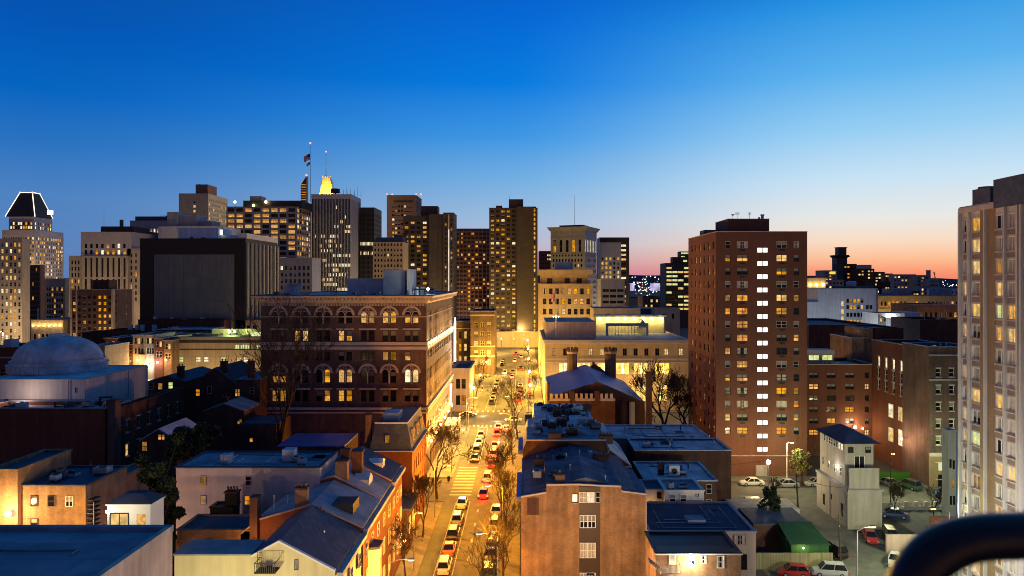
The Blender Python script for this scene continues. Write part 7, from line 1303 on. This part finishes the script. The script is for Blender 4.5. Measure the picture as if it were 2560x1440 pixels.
for i, (x, y, ax, hs, lb, cols) in enumerate(((-15.4, 214.5, 1, (2.6, 6.4), 'signal mast with two red lights reaching over the road beyond the crossing', 2), (1.4, 214.5, -1, (1.2,), 'signal mast on the library corner', 1), (-15.3, 193.2, 1, (.9,), 'short signal post at the palazzo corner of the crossing', 1))):
    t = thing('traffic_signal', lb, 'traffic signal', (x, y, .1)); m = MB(); m.cyl(0, 0, 0, 8.2 if i == 0 else 5.2, .11, 'steel', 8); link('pole', m.mesh('pole'), t); hz = 7.6 if i == 0 else 4.8
    m = MB(); m.tube([(0, 0, hz), (ax * (max(hs) + .3), 0, hz + .2)], .06, 'steel', 6); link('arm', m.mesh('arm'), t)
    for h in hs:
        m = MB(); m.box(ax * h - .2, ax * h + .2, -.18, .18, hz - .9, hz + .35, 'iron'); hd = link('signal_head', m.mesh('signal_head'), t); m = MB(); m.sphere((ax * h, -.22, hz + .12), .17, 'signal_red', 6); link('red_light', m.mesh('red_light'), hd); lamp(t, (ax * h, -1.2, hz), 260, (1, .06, .03), .15)
for i, (x, y, lb) in enumerate(((-13.6, 420, 'left'), (-6, 420, 'middle'), (.5, 420, 'right'))):
    t = thing('traffic_signal', 'small signal at the far end of the street, %s of the three' % lb, 'traffic signal', (x, y, 0)); m = MB(); m.cyl(0, 0, 0, 5, .1, 'iron', 6); link('pole', m.mesh('pole'), t); m = MB(); m.sphere((0, -.2, 5.2), .3, 'signal_green' if i == 0 else 'signal_red', 6); link('lamp', m.mesh('lamp'), t)
# banners on posts along the library pavement, flagpole with lights, bins
for i, y in enumerate((232, 246)):
    t = thing('banner_post', ('nearer' if i == 0 else 'farther') + ' post with a red cloth banner on the library pavement', 'banner', (1.4, y, .1)); m = MB(); m.cyl(0, 0, 0, 6, .07, 'iron', 6); link('pole', m.mesh('pole'), t); m = MB(); m.box(.15, .85, -.02, .02, 2.9, 5.6, 'flag_red'); m.box(.05, .9, -.03, .03, 5.6, 5.66, 'iron'); link('banner', m.mesh('banner'), t)
t = thing('flagpole', 'short floodlit flagpole with lamps at its foot on the library roof', 'flagpole', (X(1390, 222), 222, Z(846, 216))); hz = Z(722, 222) - Z(846, 216); m = MB(); m.cyl(0, 0, 0, hz, .12, 'white_paint', 6, .06); link('pole', m.mesh('pole'), t); lamp(t, (0, -1.2, hz * .45), 160, (1, .85, .6), .2); part(t, 'flag', wavy(t.location.x - .15, 222, t.location.z + hz - 1.2, 1.4, 2.6, lambda i, j: 'flag_white' if j % 2 else 'flag_red'))
for s in (-.8, 0, .8): m = MB(); m.sphere((s, -.4, hz * .42), .16, 'lamp_warm', 5); link('foot_lamp', m.mesh('foot_lamp'), t)
for i, (x, y) in enumerate(((-3.2, 128), (-15, 139.5))):
    t = thing('litter_bin', ('round litter bin on the right pavement', 'round litter bin near the crossing bars on the left')[i], 'litter bin', (x, y, .13)); m = MB(); m.lathe(0, 0, [(.01, 0), (.26, 0), (.3, .9), (.3, .92), (.2, 1.0), (.01, 1.02)], 'iron', 14); link('bin', m.mesh('bin'), t)

for nme, x0, x1, y0, y1, z, n, sd in (('long_brick_hall', 20, 33, 119, 126, Z(1127, 118) - .3, 4, 1), ('grey_roof_house', 16.5, 27, 87, 96, Z(1331, 86) - .05, 4, 2), ('brick_rear_house', 19, 28, 105, 114, Z(1203, 104) - .15, 3, 3), ('rendered_house', -41, -26, 87, 93, Z(1170, 86) - .1, 4, 4), ('flat_roof_block', -44, -24, 30, 42, 24.722, 3, 5), ('palazzo_block', -52, -22, 145, 150, Z(739, 143) - .2, 6, 6), ('brick_low_wing', 66, 78, 161, 172, Z(912, 160) - .7, 3, 7), ('upper_brick_wing', 19, 34, 128, 138, Z(1098, 127) - .1, 3, 8)):
    conduits(bpy.data.objects[nme], x0, x1, y0, y1, z, n, sd)
for i, (a, b, lb) in enumerate((((2, 108, 17.6), (20, 121, 12.5), 'thin cable sagging over the roofs behind the brick end house'), ((-24, 95, 17.5), (-38, 88, 18.5), 'thin cable from a left chimney to the pinkish house roof'), ((-15.2, 96.5, 7), (-17.6, 88, 9), 'short cable from lamp post to the left row houses'))): wire(a, b, .8, lb)
# ------------------------------------------------------------------ two people on the far pavement
def person(x, y, rz, label, top, h=1.74, seed=0):
    J = [(0, 0, .93), (0, 0, 1.15), (0, 0, 1.38), (0, 0, 1.5), (0, .01, 1.58), (0, .01, 1.66), (0, .01, 1.72), (.17, 0, 1.4), (.22, .03, 1.12), (.23, .12, .88), (-.17, 0, 1.4), (-.22, -.03, 1.12), (-.23, .06, .88), (.09, .02, .88), (.1, .13, .5), (.1, .06, .08), (.1, .2, .04), (-.09, -.02, .88), (-.1, -.05, .5), (-.1, -.22, .1), (-.1, -.1, .04), (.235, .15, .8), (-.235, .09, .8)]
    E = [(0, 1), (1, 2), (2, 3), (3, 4), (4, 5), (5, 6), (2, 7), (7, 8), (8, 9), (9, 21), (2, 10), (10, 11), (11, 12), (12, 22), (0, 13), (13, 14), (14, 15), (15, 16), (0, 17), (17, 18), (18, 19), (19, 20)]
    rad = [.15, .15, .16, .06, .09, .105, .07, .07, .05, .038, .07, .05, .038, .1, .07, .045, .04, .1, .07, .045, .04, .035, .035]
    me = bpy.data.meshes.new('person'); me.from_pydata([(a * h / 1.74, b * h / 1.74, c * h / 1.74) for a, b, c in J], E, []); me.materials.append(MATS[top])
    o = tag(link('person', me, None, (x, y, .13), R(rz)), label, 'person', 'people walking on the library pavement')
    sk = o.modifiers.new('skin', 'SKIN'); sb = o.modifiers.new('sub', 'SUBSURF'); sb.levels = sb.render_levels = 1; sk.use_smooth_shade = True
    for i, v in enumerate(me.skin_vertices[0].data): v.radius = (rad[i], rad[i] * .85); v.use_root = i == 0
    hd = MB(); hd.sphere((0, .01, 1.665), .112, 'bark', 6); link('hair', hd.mesh('hair', True), o)
person(4.9, 268, 10, 'person in dark clothes walking on the library pavement, left of the pair', 'cloth_dark'); person(5.7, 268.6, 5, 'person in a blue coat walking on the library pavement, right of the pair', 'cloth_blue', 1.66)

# ------------------------------------------------------------------ balcony rail close to the camera
pts = []; Yr = .80
for u, v in ((2258, 1680), (2262, 1560), (2274, 1480), (2300, 1425), (2342, 1382), (2396, 1356), (2460, 1343), (2540, 1339), (2640, 1338), (2760, 1338), (2900, 1338)): pts.append((X(u, Yr), Yr, Z(v, Yr)))
t = thing('balcony_rail', 'black curved balcony rail close in the lower right corner', 'railing', (pts[0][0], Yr, 38.9)); m = MB()
fine = []
for i in range(len(pts) - 1):
    p0, p1, p2, p3 = (Vector(pts[max(i - 1, 0)]), Vector(pts[i]), Vector(pts[i + 1]), Vector(pts[min(i + 2, len(pts) - 1)]))
    for s in range(5): q = s / 5; fine.append(.5 * ((2 * p1) + (-p0 + p2) * q + (2 * p0 - 5 * p1 + 4 * p2 - p3) * q * q + (-p0 + 3 * p1 - 3 * p2 + p3) * q ** 3))
fine = [Vector((pts[0][0], Yr, 38.9))] + fine + [Vector(pts[-1])]
m.tube(fine, .0265, 'rail_paint', 20); part(t, 'rail', m, True)
